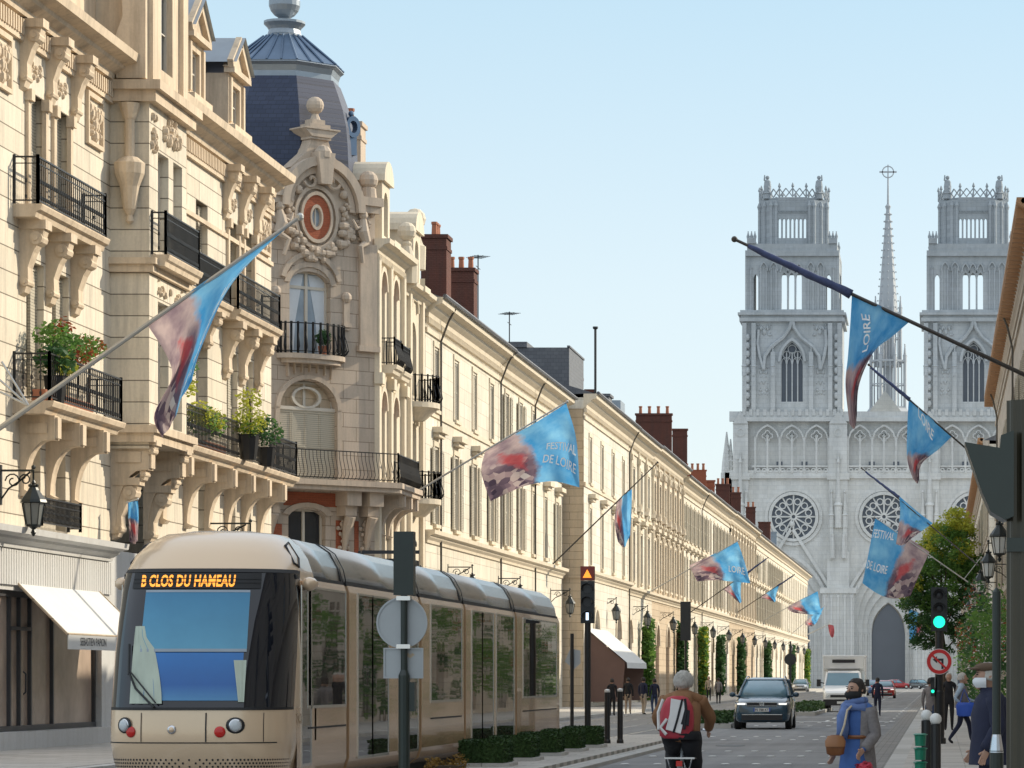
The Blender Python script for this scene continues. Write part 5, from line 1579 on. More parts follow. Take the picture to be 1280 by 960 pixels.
b = MB(); b.add([(.07 + .06 * x, .073, 1.81 + .035 * z) for x, z in ((-1, 0), (-.5, 1), (0, .4), (.5, 1), (1, .2), (0, -1))], [(0, 1, 2, 3, 4, 5)]); b.build('sticker', M['tan'], sq)
b = MB(); b.box(.05, .14, -.02, .16, 1.08, 1.46); visor(b, .09, .26, 1.36, .04, .1); b.build('pedestrian_signal', M['darkgreen'], t)
for z in (1.9, 2.53):
    b = MB(); b.box(-.09, .09, -.08, .09, z, z + .055); b.build('clamp', M['chrome'], t)

M['greenlit'] = glow('lit_green_lens', (.02, .95, .55), 1.6)
M['orangelit'] = glow('lit_orange_triangle', (1.0, .32, .03), 1.5)
M['whitelit'] = glow('lit_white_bar', (.65, .8, 1.0), 1.8)
M['lensdark'] = plain('unlit_lens', (.05, .05, .055), .3)
M['signred'] = plain('sign_red', (.62, .02, .02), .4, 0, .06, 3)
t = thing('traffic_signal', 'tram signal facing us with lit orange triangle on red top box', 'traffic light', (-7.97, 78, .14))
b = MB(); b.lathe([(.12, 0), (.12, .1), (.07, .14), (.07, 2.8)], 0, 0, 10); b.build('pole', M['blackpaint'], t)
b = MB(); b.box(-.15, .15, -.1, .12, 2.76, 3.72)
for z in (2.92, 3.24, 3.54): visor(b, 0, -.1, z, .12, .22)
b.build('signal_housing', M['blackpaint'], t)
for z in (3.24, 3.54):
    b = MB(); b.prism([(.1 * math.cos(a), z + .1 * math.sin(a)) for a in [2 * PI * k / 16 for k in range(16)]], -.112, -.1); b.build('lens', M['lensdark'], t)
b = MB(); b.box(-.03, .03, -.115, -.1, 2.83, 3.0); b.build('lit_bar', M['whitelit'], t)
b = MB(); b.box(-.155, .155, -.1, .12, 3.73, 4.05); b.build('warning_box', plain('dark_red_box', (.22, .03, .02), .4), t)
b = MB(); b.prism([(-.1, 3.79), (.1, 3.79), (0, 3.98)], -.112, -.1); b.build('warning_triangle', M['orangelit'], t)

t = thing('traffic_signal', 'black traffic light showing green above the no left turn sign', 'traffic light', (0, 80, .13))
b = MB(); b.lathe([(.16, 0), (.16, .12), (.12, .15), (.12, 1.2), (.095, 1.25), (.095, 3.0)], 0, 0, 12); b.build('pole', M['blackpaint'], t)
b = MB(); b.box(-.19, .19, -.12, .12, 2.62, 3.64)
for z in (2.83, 3.14, 3.45): visor(b, 0, -.12, z, .14, .25)
b.build('signal_housing', M['blackpaint'], t)
for z, m in ((2.83, 'greenlit'), (3.14, 'lensdark'), (3.45, 'lensdark')):
    b = MB(); b.smooth = True; b.ball((0, -.1, z), .155 if m == 'greenlit' else .12, 16, sy=.3); b.build('lens', M[m], t)
sg = MB(); sg.prism([(.3 * math.cos(a), 1.91 + .3 * math.sin(a)) for a in [2 * PI * k / 36 for k in range(36)]], -.17, -.15); sg = sg.build('no_left_turn_sign', M['white'], t)
b = MB(); b.arc(0, 1.91, .205, .285, -.18, -.168, 0, 2 * PI, 36); b.bar((-.155, -.178, 2.05), (.155, -.178, 1.76), .045, .012, (0, 1, 0)) ; b.build('red_ring', M['signred'], sg)
b = MB(); b.box(.05, .10, -.174, -.171, 1.74, 1.93); b.box(-.06, .10, -.174, -.171, 1.93, 1.98); b.add([(-.05, -.174, 1.87), (-.05, -.174, 2.04), (-.15, -.174, 1.955)], [(0, 1, 2)]); b.build('arrow', M['ink'], sg)
b = MB(); b.box(-.2, -.1, -.1, .08, 1.1, 1.55); visor(b, -.15, -.1, 1.45, .045, .1); visor(b, -.15, -.1, 1.22, .045, .1); ps = b.build('repeater_signal', M['blackpaint'], t)
b = MB(); b.ball((-.15, -.1, 1.22), .04, 8, sy=.3); b.build('lens', M['greenlit'], ps)

t = thing('traffic_signal', 'huge dark green signal at the right edge, side-on, on a fluted post', 'traffic light', (.372, 15, 0))
b = MB(); n = 36
b.rings([[((.070 + .009 * ((k // 2) % 2)) * math.cos(2 * PI * k / n), (.070 + .009 * ((k // 2) % 2)) * math.sin(2 * PI * k / n), z) for k in range(n)] for z in (0, 2.86)]); b.build('pole', plain('olive_post', (.045, .04, .026), .32, .2, .3, 5), t)
b = MB()
b.prism([(-.262, 2.67), (-.11, 2.645), (-.105, 2.70), (-.05, 2.72), (-.05, 2.35), (-.09, 2.335), (-.15, 2.37), (-.19, 2.46)], -.16, .16)
b.prism([(-.045, 2.7), (-.03, 2.78), (.0, 2.78), (.0, 2.3), (-.045, 2.34)], -.05, .05); b.box(-.08, .08, -.085, .085, 2.2, 2.26)
b.build('signal_housing', M['darkgreen'], t)

# posts
def bollard(label, X, Y, h, r, top, group, base=.13):
    o = thing('bollard', label, 'bollard', (X, Y, base), 0, group)
    b = MB(); b.lathe([(r * 1.25, 0), (r * 1.25, .06), (r, .1), (r, h - r), (r * .9, h - r * .9), (r * .5, h - r * .9)], 0, 0, 12); b.build('post', M['blackpaint'], o)
    b = MB(); b.smooth = True
    if top == 'ball': b.ball((0, 0, h), r * 1.15, 14)
    else: b.lathe([(r, h - r), (r * 1.02, h - r * .2), (r * .8, h), (.01, h + r * .2)], 0, 0, 12)
    b.build('cap', M['white'], o); return o


bollard('black post with pale cap at the island tip, nearer the tram signal', -7.72, 80, 1.25, .065, 'cap', 'posts at the tip of the tram island', .14)
bollard('black post with pale cap at the island tip, nearer the road', -7.42, 80, 1.27, .065, 'cap', 'posts at the tip of the tram island', .14)
bollard('black ball-topped bollard nearest the kerb on the right', -.185, 50, .98, .075, 'ball', 'ball-topped bollards on the right pavement')
bollard('black ball-topped bollard behind the green-banded post', -.05, 49, .94, .075, 'ball', 'ball-topped bollards on the right pavement')
o = thing('banded_post', 'short bright green banded post against the ball-topped bollards', 'post', (-.27, 49.4, .13))
M['brightgreen'] = plain('bright_green_paint', (.015, .22, .13), .4, 0, .1, 4)
b = MB()
for k in range(3): b.lathe([(.075, .15 + k * .2), (.085, .3 + k * .2), (.11, .315 + k * .2), (.07, .33 + k * .2)], 0, 0, 12)
b.lathe([(.08, 0), (.07, .16)], 0, 0, 10); b.build('post', M['brightgreen'], o)
o = thing('lamp_post', 'plain green post with a silver band in front of the man in the cap', 'post', (.45, 27, .13))
b = MB(); b.lathe([(.055, 0), (.055, .95), (.034, 1.02), (.034, 2.2), (.0, 2.24)], 0, 0, 12); b.build('pole', M['darkgreen'], o)
b = MB(); b.lathe([(.05, .92), (.056, .94), (.038, 1.06), (.034, 1.08)], 0, 0, 12); b.build('band', M['chrome'], o)
for i, (px, Y, zt, lab) in enumerate(((715, 92, 2.75, 'grey post with arrow-shaped sign back, behind the end of the tram'), (857, 150, 4.9, 'tall dark signal back on a post among the left ivy'), (988, 190, 3.6, 'round dark sign back above the parked car'))):
    o = thing('sign_post', lab, 'sign', ((px - CX) / F * Y, Y, .1))
    b = MB(); b.tube([(0, 0, 0), (0, 0, zt)], .05, 8); b.build('pole', M['blackpaint'], o)
    b = MB()
    if i == 0: b.prism([(-.2, 2.0), (-.05, 2.35), (.22, 2.3), (.22, 1.95), (.05, 1.8)], .05, .08)
    elif i == 1: b.box(-.22, .22, -.1, .16, 3.2, 4.9)
    else: b.bar((0, -.06, 1.2), (0, -.06, 2.4), .2, .1); b.prism([(.33 * math.cos(a), 2.6 + .33 * math.sin(a)) for a in [2 * PI * k / 24 for k in range(24)]], -.07, -.05)
    b.build('sign_back', M['blackpaint'] if i else M['greyback'], o)

# brown awning by the people
aw = thing('cafe_awning', 'brown awning with white roof sheet over the far left pavement', 'awning', (-18.85, 183.5, 0), R(90))
for u in (0, 12):
    b = MB(); b.add([(u, -2.1, 2.5), (u, 0, 4.3), (u, -.02, .4), (u, -1.9, .4)], [(0, 1, 2, 3)]); b.build('side_curtain', M['brownawning'], aw)
b = MB(); b.add([(-.1, .0, 4.36), (12.1, 0, 4.36), (12.1, -2.2, 2.5), (-.1, -2.2, 2.5)], [(0, 1, 2, 3)]); b.add([(-.1, -2.2, 2.5), (12.1, -2.2, 2.5), (12.1, -2.22, 2.2), (-.1, -2.22, 2.2)], [(0, 1, 2, 3)]); b.build('canvas', M['awning'], aw)

# ------------------------------------------------------------------ planting
def hedge_meshes():
    r = random.Random(3); b = MB(); b.box(-.36, .36, -.5, .5, .0, .35)
    for k in range(2600):
        f = r.random()
        if f < .35: p = (r.uniform(-.4, .4), r.uniform(-.54, .54), .37 + r.uniform(-.02, .03))
        elif f < .75: p = (.39 * r.choice((-1, 1)) + r.uniform(-.02, .02), r.uniform(-.54, .54), r.uniform(.02, .38))
        else: p = (r.uniform(-.4, .4), .53 * r.choice((-1, 1)) + r.uniform(-.02, .02), r.uniform(.02, .38))
        leaves(b, p, .01, .01, .01, 1, .028, r, 0)
    t = MB(); t.box(-.47, .47, -.62, .62, -.16, 0)
    return b.mesh('hedge_leaves', M['hedge']), t.mesh('stone_base', M['kerb'])


HM, HB = hedge_meshes()
for k, (Y, w) in enumerate(((59.4, 'nearest'), (63.4, 'second'), (67.6, 'third'), (71.6, 'fourth'), (75.6, 'farthest'))):
    o = thing('box_hedge', ('%s clipped green box hedge on a stone base beside the tram' % w), 'hedge', (-7.82, Y, .2), 0, 'box hedges along the tram')
    put('hedge_leaves', HM, o); put('stone_base', HB, o)
o = thing('withered_shrub', 'withered orange shrub in front of the nearest box hedge', 'shrub', (-7.05, 49.5, .14))
b = MB(); r = random.Random(8)
for k in range(26): leaves(b, (r.uniform(-.24, .24), r.uniform(-.3, .3), r.uniform(.1, .36)), .1, .1, .09, 70, .022, r, .3)
b.build('leaves', M['orangeleaf'], o)
b = MB(); b.box(-.2, .2, -.3, .3, -.0, .26); b.build('core', M['bark'], o)
for i, (px, Y, w, l, lab) in enumerate(((900, 118, 1.3, 9, 'low grass-topped planter strip beside the dark SUV'), (1010, 165, 1.6, 26, 'low green planting strip beside the white truck'))):
    X = (px - CX) / F * Y; o = thing('planted_strip', lab, 'planter', (X, Y, 0))
    b = MB(); b.box(-w / 2, w / 2, -l / 2, l / 2, 0, .16); b.build('kerb_stone', M['kerb'], o)
    b = MB(); r = random.Random(i)
    for k in range(1500): leaves(b, (r.uniform(-w / 2 + .1, w / 2 - .1), r.uniform(-l / 2, l / 2), .16 + r.uniform(0, .35)), .03, .03, .03, 1, .09, r, 0)
    b.build('leaves', M['hedge'], o)


def potted(label, X, Y, Z, specs, pot=(.16, .34), stem=None, planter=None):
    o = thing('potted_plant', label, 'plant', (X, Y, Z), 0, 'plants on the ornate balconies')
    b = MB()
    if planter: b.box(-.15, .15, -planter / 2, planter / 2, 0, .25)
    else: b.lathe([(pot[0] * .75, 0), (pot[0], pot[1]), (pot[0] * 1.1, pot[1]), (pot[0] * .9, pot[1] - .03)], 0, 0, 10)
    b.build('pot', M['blackpaint'] if not planter else M['terracotta'], o)
    if stem:
        b = MB()
        for (dx, dy, h) in stem: b.tube([(dx, dy, .2), (dx + .03, dy, h * .6), (dx, dy, h)], .025, 5)
        b.build('stem', M['bark'], o)
    for m, lst in specs.items():
        b = MB(); r = random.Random(hash(label) % 100 if False else len(label))
        for (dx, dy, dz, q, n, s) in lst: leaves(b, (dx, dy, dz), q, q * 1.05, q * .8, n, s, r, .25)
        b.build('foliage', M[m], o)
    return o


potted('red and green leafy standards on the lower balcony above the awning', -19.45, 76.4, 7.65, {'leaf': [(0, -1.0, 1.55, .42, 260, .06), (0, .1, 1.45, .38, 220, .06), (0, 1.2, 1.45, .45, 280, .06), (0, 2.3, 1.5, .42, 240, .06), (.1, -.9, 1.0, .4, 200, .07)],
       'leafred': [(.1, -.6, 1.75, .3, 90, .05), (.1, .9, 1.2, .4, 150, .05), (.1, 1.9, 1.5, .42, 130, .05)]}, stem=[(0, -.9, 1.5), (0, .1, 1.4), (0, 1.2, 1.4), (0, 2.3, 1.45)], planter=4.2)
potted('spiky green plant in a dark pot at the near end of the lower balcony', -19.3, 75.1, 7.65, {'leafdark': [(0, 0, .95, .45, 160, .1)], 'leafyellow': [(.1, .2, .85, .35, 60, .09)]}, pot=(.26, .6))
potted('slender yellow-green standard tree at the left end of the long balcony', -19.5, 88.2, 7.65, {'leaf': [(0, .2, 2.6, .5, 220, .07), (0, .3, 2.1, .45, 160, .07)], 'leafyellow': [(0, 0, 1.5, .5, 300, .06), (0, .3, 1.9, .35, 90, .06)]}, stem=[(0, 0, 2.4)])
potted('yellow shrub trough in the middle of the long balcony', -19.4, 91.5, 7.65, {'leafyellow': [(0, -1.4, .95, .42, 220, .055), (0, -.6, .85, .4, 200, .055), (0, .2, .9, .42, 220, .055)], 'leaf': [(0, -1.0, .8, .5, 200, .06), (0, 0, .75, .5, 160, .06)]}, planter=2.6)
potted('bright yellow shrub in a tall dark urn on the long balcony', -19.0, 94.6, 7.65, {'leafyellow': [(0, 0, 1.05, .55, 520, .055), (0, .2, 1.7, .4, 200, .055)], 'leaf': [(0, 0, .85, .45, 120, .06)]}, pot=(.3, .7), stem=[(0, .2, 1.7)])
potted('dark round bush at the right end of the long balcony', -19.1, 97.6, 7.65, {'leafdark': [(0, 0, 1.0, .52, 480, .06)], 'leaf': [(0, 0, 1.1, .5, 90, .06)]}, pot=(.28, .55))
o = thing('potted_plant', 'small round black topiary in a pot on the bellied balcony', 'plant', tuple(B.matrix_basis @ (CM @ Vector((2.2, -.35, 12.92)))), 0, 'plants on the ornate balconies')
b = MB(); b.lathe([(.13, 0), (.18, .32), (.16, .32)], 0, 0, 10); b.build('pot', M['terracotta'], o)
b = MB(); leaves(b, (0, 0, .6), .3, .3, .3, 400, .045, random.Random(5), .5); b.ball((0, 0, .6), .22, 8); b.build('foliage', M['leafdark'], o)

# climbing plants up the pillars of the far arcades
for px, zt, m, lab in ((808, 5.4, 'leaf', 'broad ivy column right of the brown awning'), (851, 5.6, 'leafdark', 'dark ivy column behind the tall signal back'), (877, 5.6, 'leafyellow', 'yellowing ivy column behind the cyclist'), (899, 5.2, 'leafdark', 'dark ivy column just left of the SUV roof'),
                   (925, 5.3, 'leafdark', 'dark ivy column above the SUV bonnet side'), (958, 5.6, 'leafdark', 'dark ivy column above the SUV roof'), (989, 5.8, 'leafdark', 'dark ivy column behind the round sign back'), (1008, 5.6, 'leafyellow', 'last yellow ivy column by the cathedral')):
    Y = YX(px, -18.85); o = thing('climbing_plant', lab, 'ivy', (-18.85, Y, .13), 0, 'ivy columns on the left facades')
    b = MB(); r = random.Random(px)
    hw = 11 / 1280 * 1 * (Y / F) * 1280 * .95
    z = .3
    while z < zt:
        for k in range(int(46)): leaves(b, (r.uniform(-.15, .45), r.uniform(-1.0, 1.0) * max(.7, hw), z), .12, .2, .2, 1, .13 + Y * .0002, r, 0)
        z += .19
    b.build('leaves', M['leaf' if m == 'leafyellow' else m], o)
    if m == 'leafyellow':
        b = MB()
        for k in range(620): leaves(b, (r.uniform(-.2, .5), r.uniform(-1, 1) * hw, r.uniform(.3, zt)), .12, .2, .2, 1, .15, r, 0)
        b.build('yellow_leaves', M['leafyellow'], o)
    b = MB(); b.tube([(-.2, 0, 0), (-.25, .1, zt * .5), (-.2, 0, zt * .9)], .09, 6); b.build('stem', M['bark'], o)

# creeper over the right-hand facades
o = thing('flowering_creeper', 'tall creeper with pale blossom covering the right-hand shopfronts', 'creeper', (2.6, 112, .13))
bl, bd, bw_, br = MB(), MB(), MB(), MB(); r = random.Random(21)
for k in range(150):
    y = r.uniform(-10, 80); z = r.uniform(.5, 4.2); q = r.uniform(.35, .75)
    x = -.25 - r.random() * (1.3 if z < 4.6 else .6)
    tgt = bl if r.random() < .6 else bd
    leaves(tgt, (x, y, z), q * .6, q * 1.6, q, 85, .085, r, .3)
    if r.random() < .65: leaves(bw_, (x - .1, y, z), q * .6, q * 1.5, q * .9, 22, .05, r, .6)
    if r.random() < .25 and z > 2.0: leaves(br, (x - .1, y, z), q * .5, q * 1.2, q * .7, 40, .06, r, .5)
bl.build('leaves', M['leaf'], o); bd.build('dark_leaves', M['leafdark'], o); bw_.build('blossom', M['blossom'], o); br.build('red_leaves', M['leafred'], o)
b = MB()
for y in (-8, 0, 10, 30, 55): b.tube([(-.1, y, 0), (-.15, y + .3, 2), (-.1, y - .2, 4)], .06, 6)
b.build('stems', M['bark'], o)

# the street tree on the right pavement
o = thing('street_tree', 'green street tree lit yellow-green at the top, on the right pavement', 'tree', (.35, 212, .13))
b = MB(); b.tube([(0, 0, 0), (.05, 0, 1.6), (-.05, 0, 3.2), (-.3, .1, 5.2), (-.2, 0, 8.5)], [.2, .17, .15, .12, .04], 8)
r = random.Random(12)
for k in range(12):
    a = 2 * PI * k / 12 + r.random(); h = r.uniform(3.0, 6.5); L = r.uniform(1.2, 2.2)
    b.tube([(-.1, 0, h), (-.1 + L * .5 * math.cos(a), L * .5 * math.sin(a), h + .8), (-.1 + L * math.cos(a), L * math.sin(a), h + 1.9)], [.07, .045, .02], 5)
b.build('trunk', M['bark'], o)
cy, cg, cd = MB(), MB(), MB()
for k in range(280):
    while True:
        v = Vector((r.uniform(-1, 1), r.uniform(-1, 1), r.uniform(-1, 1)))
        if .2 < v.length < 1: break
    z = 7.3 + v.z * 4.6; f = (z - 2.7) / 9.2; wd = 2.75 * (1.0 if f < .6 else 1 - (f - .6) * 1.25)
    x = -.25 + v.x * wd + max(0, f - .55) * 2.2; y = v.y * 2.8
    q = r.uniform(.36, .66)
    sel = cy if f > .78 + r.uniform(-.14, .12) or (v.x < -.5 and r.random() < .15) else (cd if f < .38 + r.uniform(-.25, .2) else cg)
    leaves(sel, (x, y, z), q, q * 1.1, q * .72, 120, .095, r, .15)
cg.build('crown', M['leaf'], o); cd.build('shaded_crown', M['leafdark'], o); cy.build('lit_yellow_crown', M['leafyellow'], o)  # yellow-green top and darker underside: light and shade put into leaf colour
# ------------------------------------------------------------------ festival flags on slanting poles
def flag_mat():
    q = NT('printed_flag'); q.set(Roughness=.75)
    uv = q.n('ShaderNodeUVMap'); uv.uv_map = 'UVMap'
    sp = q.n('ShaderNodeSeparateXYZ'); q.l(uv.outputs[0], sp.inputs[0])
    u, v = sp.outputs[0], sp.outputs[1]
    nz = q.noise(uv.outputs[0], 3.2, 4)
    edge = q.math('ADD', u, q.math('MULTIPLY', q.math('SUBTRACT', nz, .5), .35)); edge = q.math('ADD', edge, q.math('MULTIPLY', v, .12))
    sky_ = q.mix(q.ramp(q.noise(uv.outputs[0], 2.6, 5), [(.38, 0.0), (.72, 1.0)]), (.06, .32, .66), (.30, .64, .88))
    vo = q.n('ShaderNodeTexVoronoi', Scale=15.0); q.l(uv.outputs[0], vo.inputs['Vector'])
    crowd = q.ramp(vo.outputs['Color'], [(.1, (.06, .04, .07)), (.4, (.17, .12, .16)), (.62, (.30, .21, .24)), (.85, (.52, .42, .40)), (1.0, (.66, .62, .60))])
    sail = q.mix(q.ramp(nz, [(.4, 0.0), (.6, 1.0)]), (.30, .22, .26), (.58, .46, .45))
    low = q.mix(q.ramp(q.math('ADD', v, q.math('MULTIPLY', nz, .3)), [(.55, 0.0), (.7, 1.0)]), crowd, sail)
    # the red sail
    wob = q.math('MULTIPLY', q.math('SUBTRACT', q.noise(uv.outputs[0], 7.0, 3), .5), .22)
    tri = q.math('ADD', q.math('ADD', q.math('ABSOLUTE', q.math('SUBTRACT', q.math('ADD', u, q.math('MULTIPLY', v, .5)), .55)), wob), q.math('ABSOLUTE', q.math('MULTIPLY', q.math('SUBTRACT', v, .5), .55)))
    low = q.mix(q.ramp(tri, [(.06, .9), (.14, 0.0)]), low, (.55, .09, .10))
    c = q.mix(q.ramp(edge, [(.50, 0.0), (.57, 1.0)]), low, sky_)
    q.l(c, q.b.inputs['Base Color'])
    tr_ = q.n('ShaderNodeBsdfTranslucent'); q.l(c, tr_.inputs['Color'])
    mx_ = q.n('ShaderNodeMixShader', Fac=.5); q.l(q.b.outputs[0], mx_.inputs[1]); q.l(tr_.outputs[0], mx_.inputs[2])
    q.l(mx_.outputs[0], q.t.nodes['Material Output'].inputs[0])
    return q.m


M['flag'] = flag_mat()
M['furled'] = plain('furled_flag_cloth', (.05, .07, .16), .8, 0, .6, 6)
M['flagtext'] = plain('white_print', (.75, .80, .84), .7, 0, .05)


def crom(p, t):
    n = len(p) - 1; f = t * n; i = min(int(f), n - 1); f -= i
    a = p[max(i - 1, 0)]; b = p[i]; c = p[i + 1]; d_ = p[min(i + 2, n)]
    return .5 * ((2 * b) + (c - a) * f + (2 * a - 5 * b + 4 * c - d_) * f * f + (3 * b - a - 3 * c + d_) * f ** 3)


def flag(label, base, tip, Y, grid, wave=.12, text=None, furl=None, name='festival_flag', turn=0, r=.035, pm='pole', phase=0.0, brace=None, rnd=1, flip=False, m='flag', group='festival flags along the street'):
    """grid: rows of surveyed outline points, first row along the pole; columns run from the printed crowd to the blue end"""
    P0, P1 = W(*base, Y), W(*tip, Y)
    o = thing(name, label, 'flag', tuple(P0), 0, group)
    b = MB(); L = (P1 - P0)
    b.tube([(0, 0, 0), tuple(L)], [r * 1.15, r * .8], 8); b.ball(tuple(L), r * 1.7, 8)
    b.build('pole', M[pm], o)
    if brace:
        b = MB()
        for q in brace: b.tube([tuple(W(*q[0], Y) - P0), tuple(W(*q[1], Y) - P0)], r * .5, 5)
        b.build('brace', M[pm], o)
    if furl:
        b = MB(); a, c = W(*furl[0], Y) - P0, W(*furl[1], Y) - P0; n = 12; rr_ = random.Random(int(Y))
        b.smooth = True
        b.tube([tuple(a.lerp(c, k / n) + Vector((0, 0, -.02 - .03 * rr_.random()))) for k in range(n + 1)], [r * (1.1 + 1.1 * k / n + .5 * rr_.random()) for k in range(n + 1)], 7); b.build('furled_cloth', M['furled'], o)
    G = [[W(x, y, Y) - P0 for x, y in row] for row in grid]

    def S(s, t, off=0.0):
        row = [crom(g, s) for g in G]; p = crom(row, t)
        ph = phase * 1.0
        p = p + Vector((0, wave * (.35 + t) * (math.sin(s * 9 + t * 3 + ph) + .45 * math.sin(s * 21 - t * 5 + ph)) + off, 0))
        return p
    nu, nv = 40, 30
    b = MB(); b.smooth = True; b.uv = []
    vs = []; fs = []
    for j in range(nv + 1):
        for i in range(nu + 1):
            s, t = i / nu, j / nv; vs.append(S(s, t))
            uu, vv = (s, 1 - t) if not turn else (1 - t * 1.0, s)
            if flip: uu = 1 - uu
            b.uv.append((uu, vv))
    for j in range(nv):
        for i in range(nu): k = j * (nu + 1) + i; fs.append((k, k + 1, k + nu + 2, k + nu + 1))
    b.add(vs, fs); cl = b.build('cloth', M[m], o)
    for (st, s0, t0, du, dv, size) in (text or ()):        # writing printed on the cloth: start, direction of reading, height
        tv, tf = text_geo(st, 1.0, 'LEFT', .012)
        w = max(v[0] for v in tv)
        e = Vector((du, dv)); h = Vector(size)
        for sg in (-1,):
            b = MB(); b.add([tuple(S(min(.995, max(.005, s0 + e.x * x / w + h.x * y)), min(.995, max(.005, t0 + e.y * x / w + h.y * y)), sg * .08)) for x, y, z in tv], tf); b.build('lettering', M['flagtext'], cl)
    return o


flag('big twisted festival flag hanging over the ornate balconies, top left', (-6, 539), (375, 271), 72, [[(183, 405), (228, 372), (292, 327), (374, 272)], [(208, 445), (236, 402), (282, 354), (330, 311)], [(214, 474), (236, 436), (258, 408), (286, 362)], [(193, 520), (213, 498), (236, 470), (252, 436)], [(205, 549), (212, 532), (224, 508), (240, 476)]],
     .1, [('FESTIVAL', .93, .88, .03, -.62, (-.13, 0)), ('DE LOIRE', .76, .92, .02, -.62, (-.13, 0))], r=.05, brace=[((2, 452), (36, 507)), ((-6, 470), (36, 507)), ((0, 490), (36, 507))], phase=1)
flag('wide open festival flag over the rear of the tram', (490, 633), (709, 502), 126, [[(606, 565), (640, 545), (676, 524), (708, 504)], [(602, 590), (645, 573), (690, 555), (720, 548)], [(614, 627), (650, 609), (690, 602), (724, 609)]],
     .12, [('FESTIVAL', .60, .55, .36, .12, (.02, -.13)), ('DE LOIRE', .56, .70, .38, .14, (.02, -.13))], phase=2)
flag('narrow hanging flag in front of the white closed house', (690, 706), (822, 578), 178, [[(771, 628), (780, 619), (790, 611)], [(768, 652), (778, 651), (789, 652)], [(772, 676), (780, 684), (788, 669)]], .15, phase=.5, pm='darkpole')
flag('open festival flag in the middle of the left row', (798, 748), (923, 676), 227, [[(861, 707), (885, 696), (905, 686), (922, 677)], [(866, 716), (890, 711), (912, 704), (930, 700)], [(872, 727), (893, 725), (915, 727), (938, 729)]], .16, [('LOIRE', .62, .7, .3, .1, (.02, -.2))], phase=1.7)
flag('half-furled flag hanging below the open one, left row', (845, 778), (960, 697), 262, [[(904, 737), (915, 729), (927, 721)], [(912, 743), (919, 743), (926, 741)], [(922, 752), (925, 754), (927, 752)]], .15, pm='darkpole', furl=((958, 698), (928, 720)))
flag('furled purple flag on a dark pole near the far end of the left row', (912, 772), (993, 718), 330, [[(949, 747), (960, 740), (974, 731)], [(957, 749), (964, 747), (970, 745)], [(966, 752), (968, 753), (970, 751)]], .15, pm='darkpole', furl=((992, 719), (972, 732)))
flag('open blue flag at the far end of the left row', (950, 778), (1023, 738), 384, [[(986, 757), (1004, 748), (1022, 739)], [(985, 762), (1006, 760), (1025, 756)], [(993, 766), (1010, 768), (1027, 768)]], .18)
flag('pink and white flag drooping at the end of the left row', (985, 796), (1031, 757), 450, [[(1006, 777), (1016, 769), (1030, 758)], [(1008, 782), (1016, 778), (1024, 772)], [(1015, 783), (1018, 781), (1021, 778)]], .18)
M['flag3'] = plain('tricolour_cloth', (.45, .10, .12), .8, 0, .7, 1.2)
flag('small red and white flag on a pale pole before the cathedral', (1008, 794), (1037, 780), 500, [[(1035, 781), (1039, 781), (1042, 782)], [(1036, 788), (1040, 789), (1043, 789)], [(1038, 795), (1040, 797), (1042, 796)]], .1, m='flag3', r=.07)
# right-hand row
flag('largest right-hand flag, blue above and dark below, on the long dark pole', (1286, 471), (918, 299), 90, [[(1137, 402), (1112, 388), (1090, 378), (1065, 366)], [(1116, 420), (1102, 414), (1084, 408), (1063, 402)], [(1092, 440), (1084, 446), (1073, 448), (1060, 446)], [(1074, 480), (1070, 484), (1065, 486), (1057, 482)], [(1071, 520), (1070, 530), (1067, 536), (1062, 530)]],
     .1, [('LOIRE', .45, .45, .22, -.3, (.2, .02))], pm='darkpole', furl=((935, 306), (1064, 366)), turn=1, r=.05)
flag('second right-hand flag, blue with a dark tail, before the twin tower base', (1244, 592), (1086, 456), 140, [[(1190, 545), (1170, 528), (1152, 512), (1136, 497)], [(1175, 560), (1160, 556), (1146, 546), (1134, 536)], [(1152, 580), (1147, 580), (1141, 578), (1134, 574)], [(1149, 600), (1147, 604), (1145, 603), (1141, 598)]],
     .12, [('LOIRE', .72, .12, -.44, .14, (.05, -.16))], pm='darkpole', furl=((1088, 458), (1137, 498)), turn=1, phase=1)
flag('red and grey flag half furled on the striped pole by the rose window', (1223, 707), (1077, 585), 190, [[(1166, 654), (1150, 642), (1138, 632), (1124, 620)], [(1152, 664), (1142, 660), (1134, 652), (1125, 643)], [(1136, 676), (1131, 680), (1126, 682), (1120, 680)]], .12, pm='darkpole', furl=((1082, 589), (1124, 621)), turn=1, flip=False, phase=2)
flag('open pale blue and grey flag before the tree', (1222, 736), (1093, 646), 205, [[(1162, 690), (1138, 674), (1116, 661), (1094, 648)], [(1150, 716), (1128, 712), (1106, 703), (1086, 690)], [(1138, 745), (1116, 748), (1097, 742), (1078, 729)]], .14, [('FESTIVAL', .97, .30, -.36, -.12, (-.0, -.16)), ('DE LOIRE', .97, .72, -.38, -.08, (-.0, -.16))], brace=[((1205, 724), (1226, 697))], phase=.8)
flag('small pale flag low beside the cathedral door', (1186, 782), (1135, 760), 330, [[(1158, 770), (1146, 765), (1136, 761)], [(1155, 785), (1145, 783), (1136, 780)], [(1152, 797), (1144, 803), (1137, 800)]], .14, r=.05)
flag('slim yellow and blue banner hanging between the bay brackets', (158, 628), (172, 624), 82.4, [[(160, 628), (166, 627), (172, 626)], [(160, 648), (167, 648), (174, 648)], [(162, 676), (167, 680), (173, 676)]], .06, turn=1, r=.02, group='festival flags along the street')
# ------------------------------------------------------------------ vehicles (local: front faces -y)
def paint(name, c, metal=.2): return plain(name, c, .22, metal, .04, .8, .5, .8)


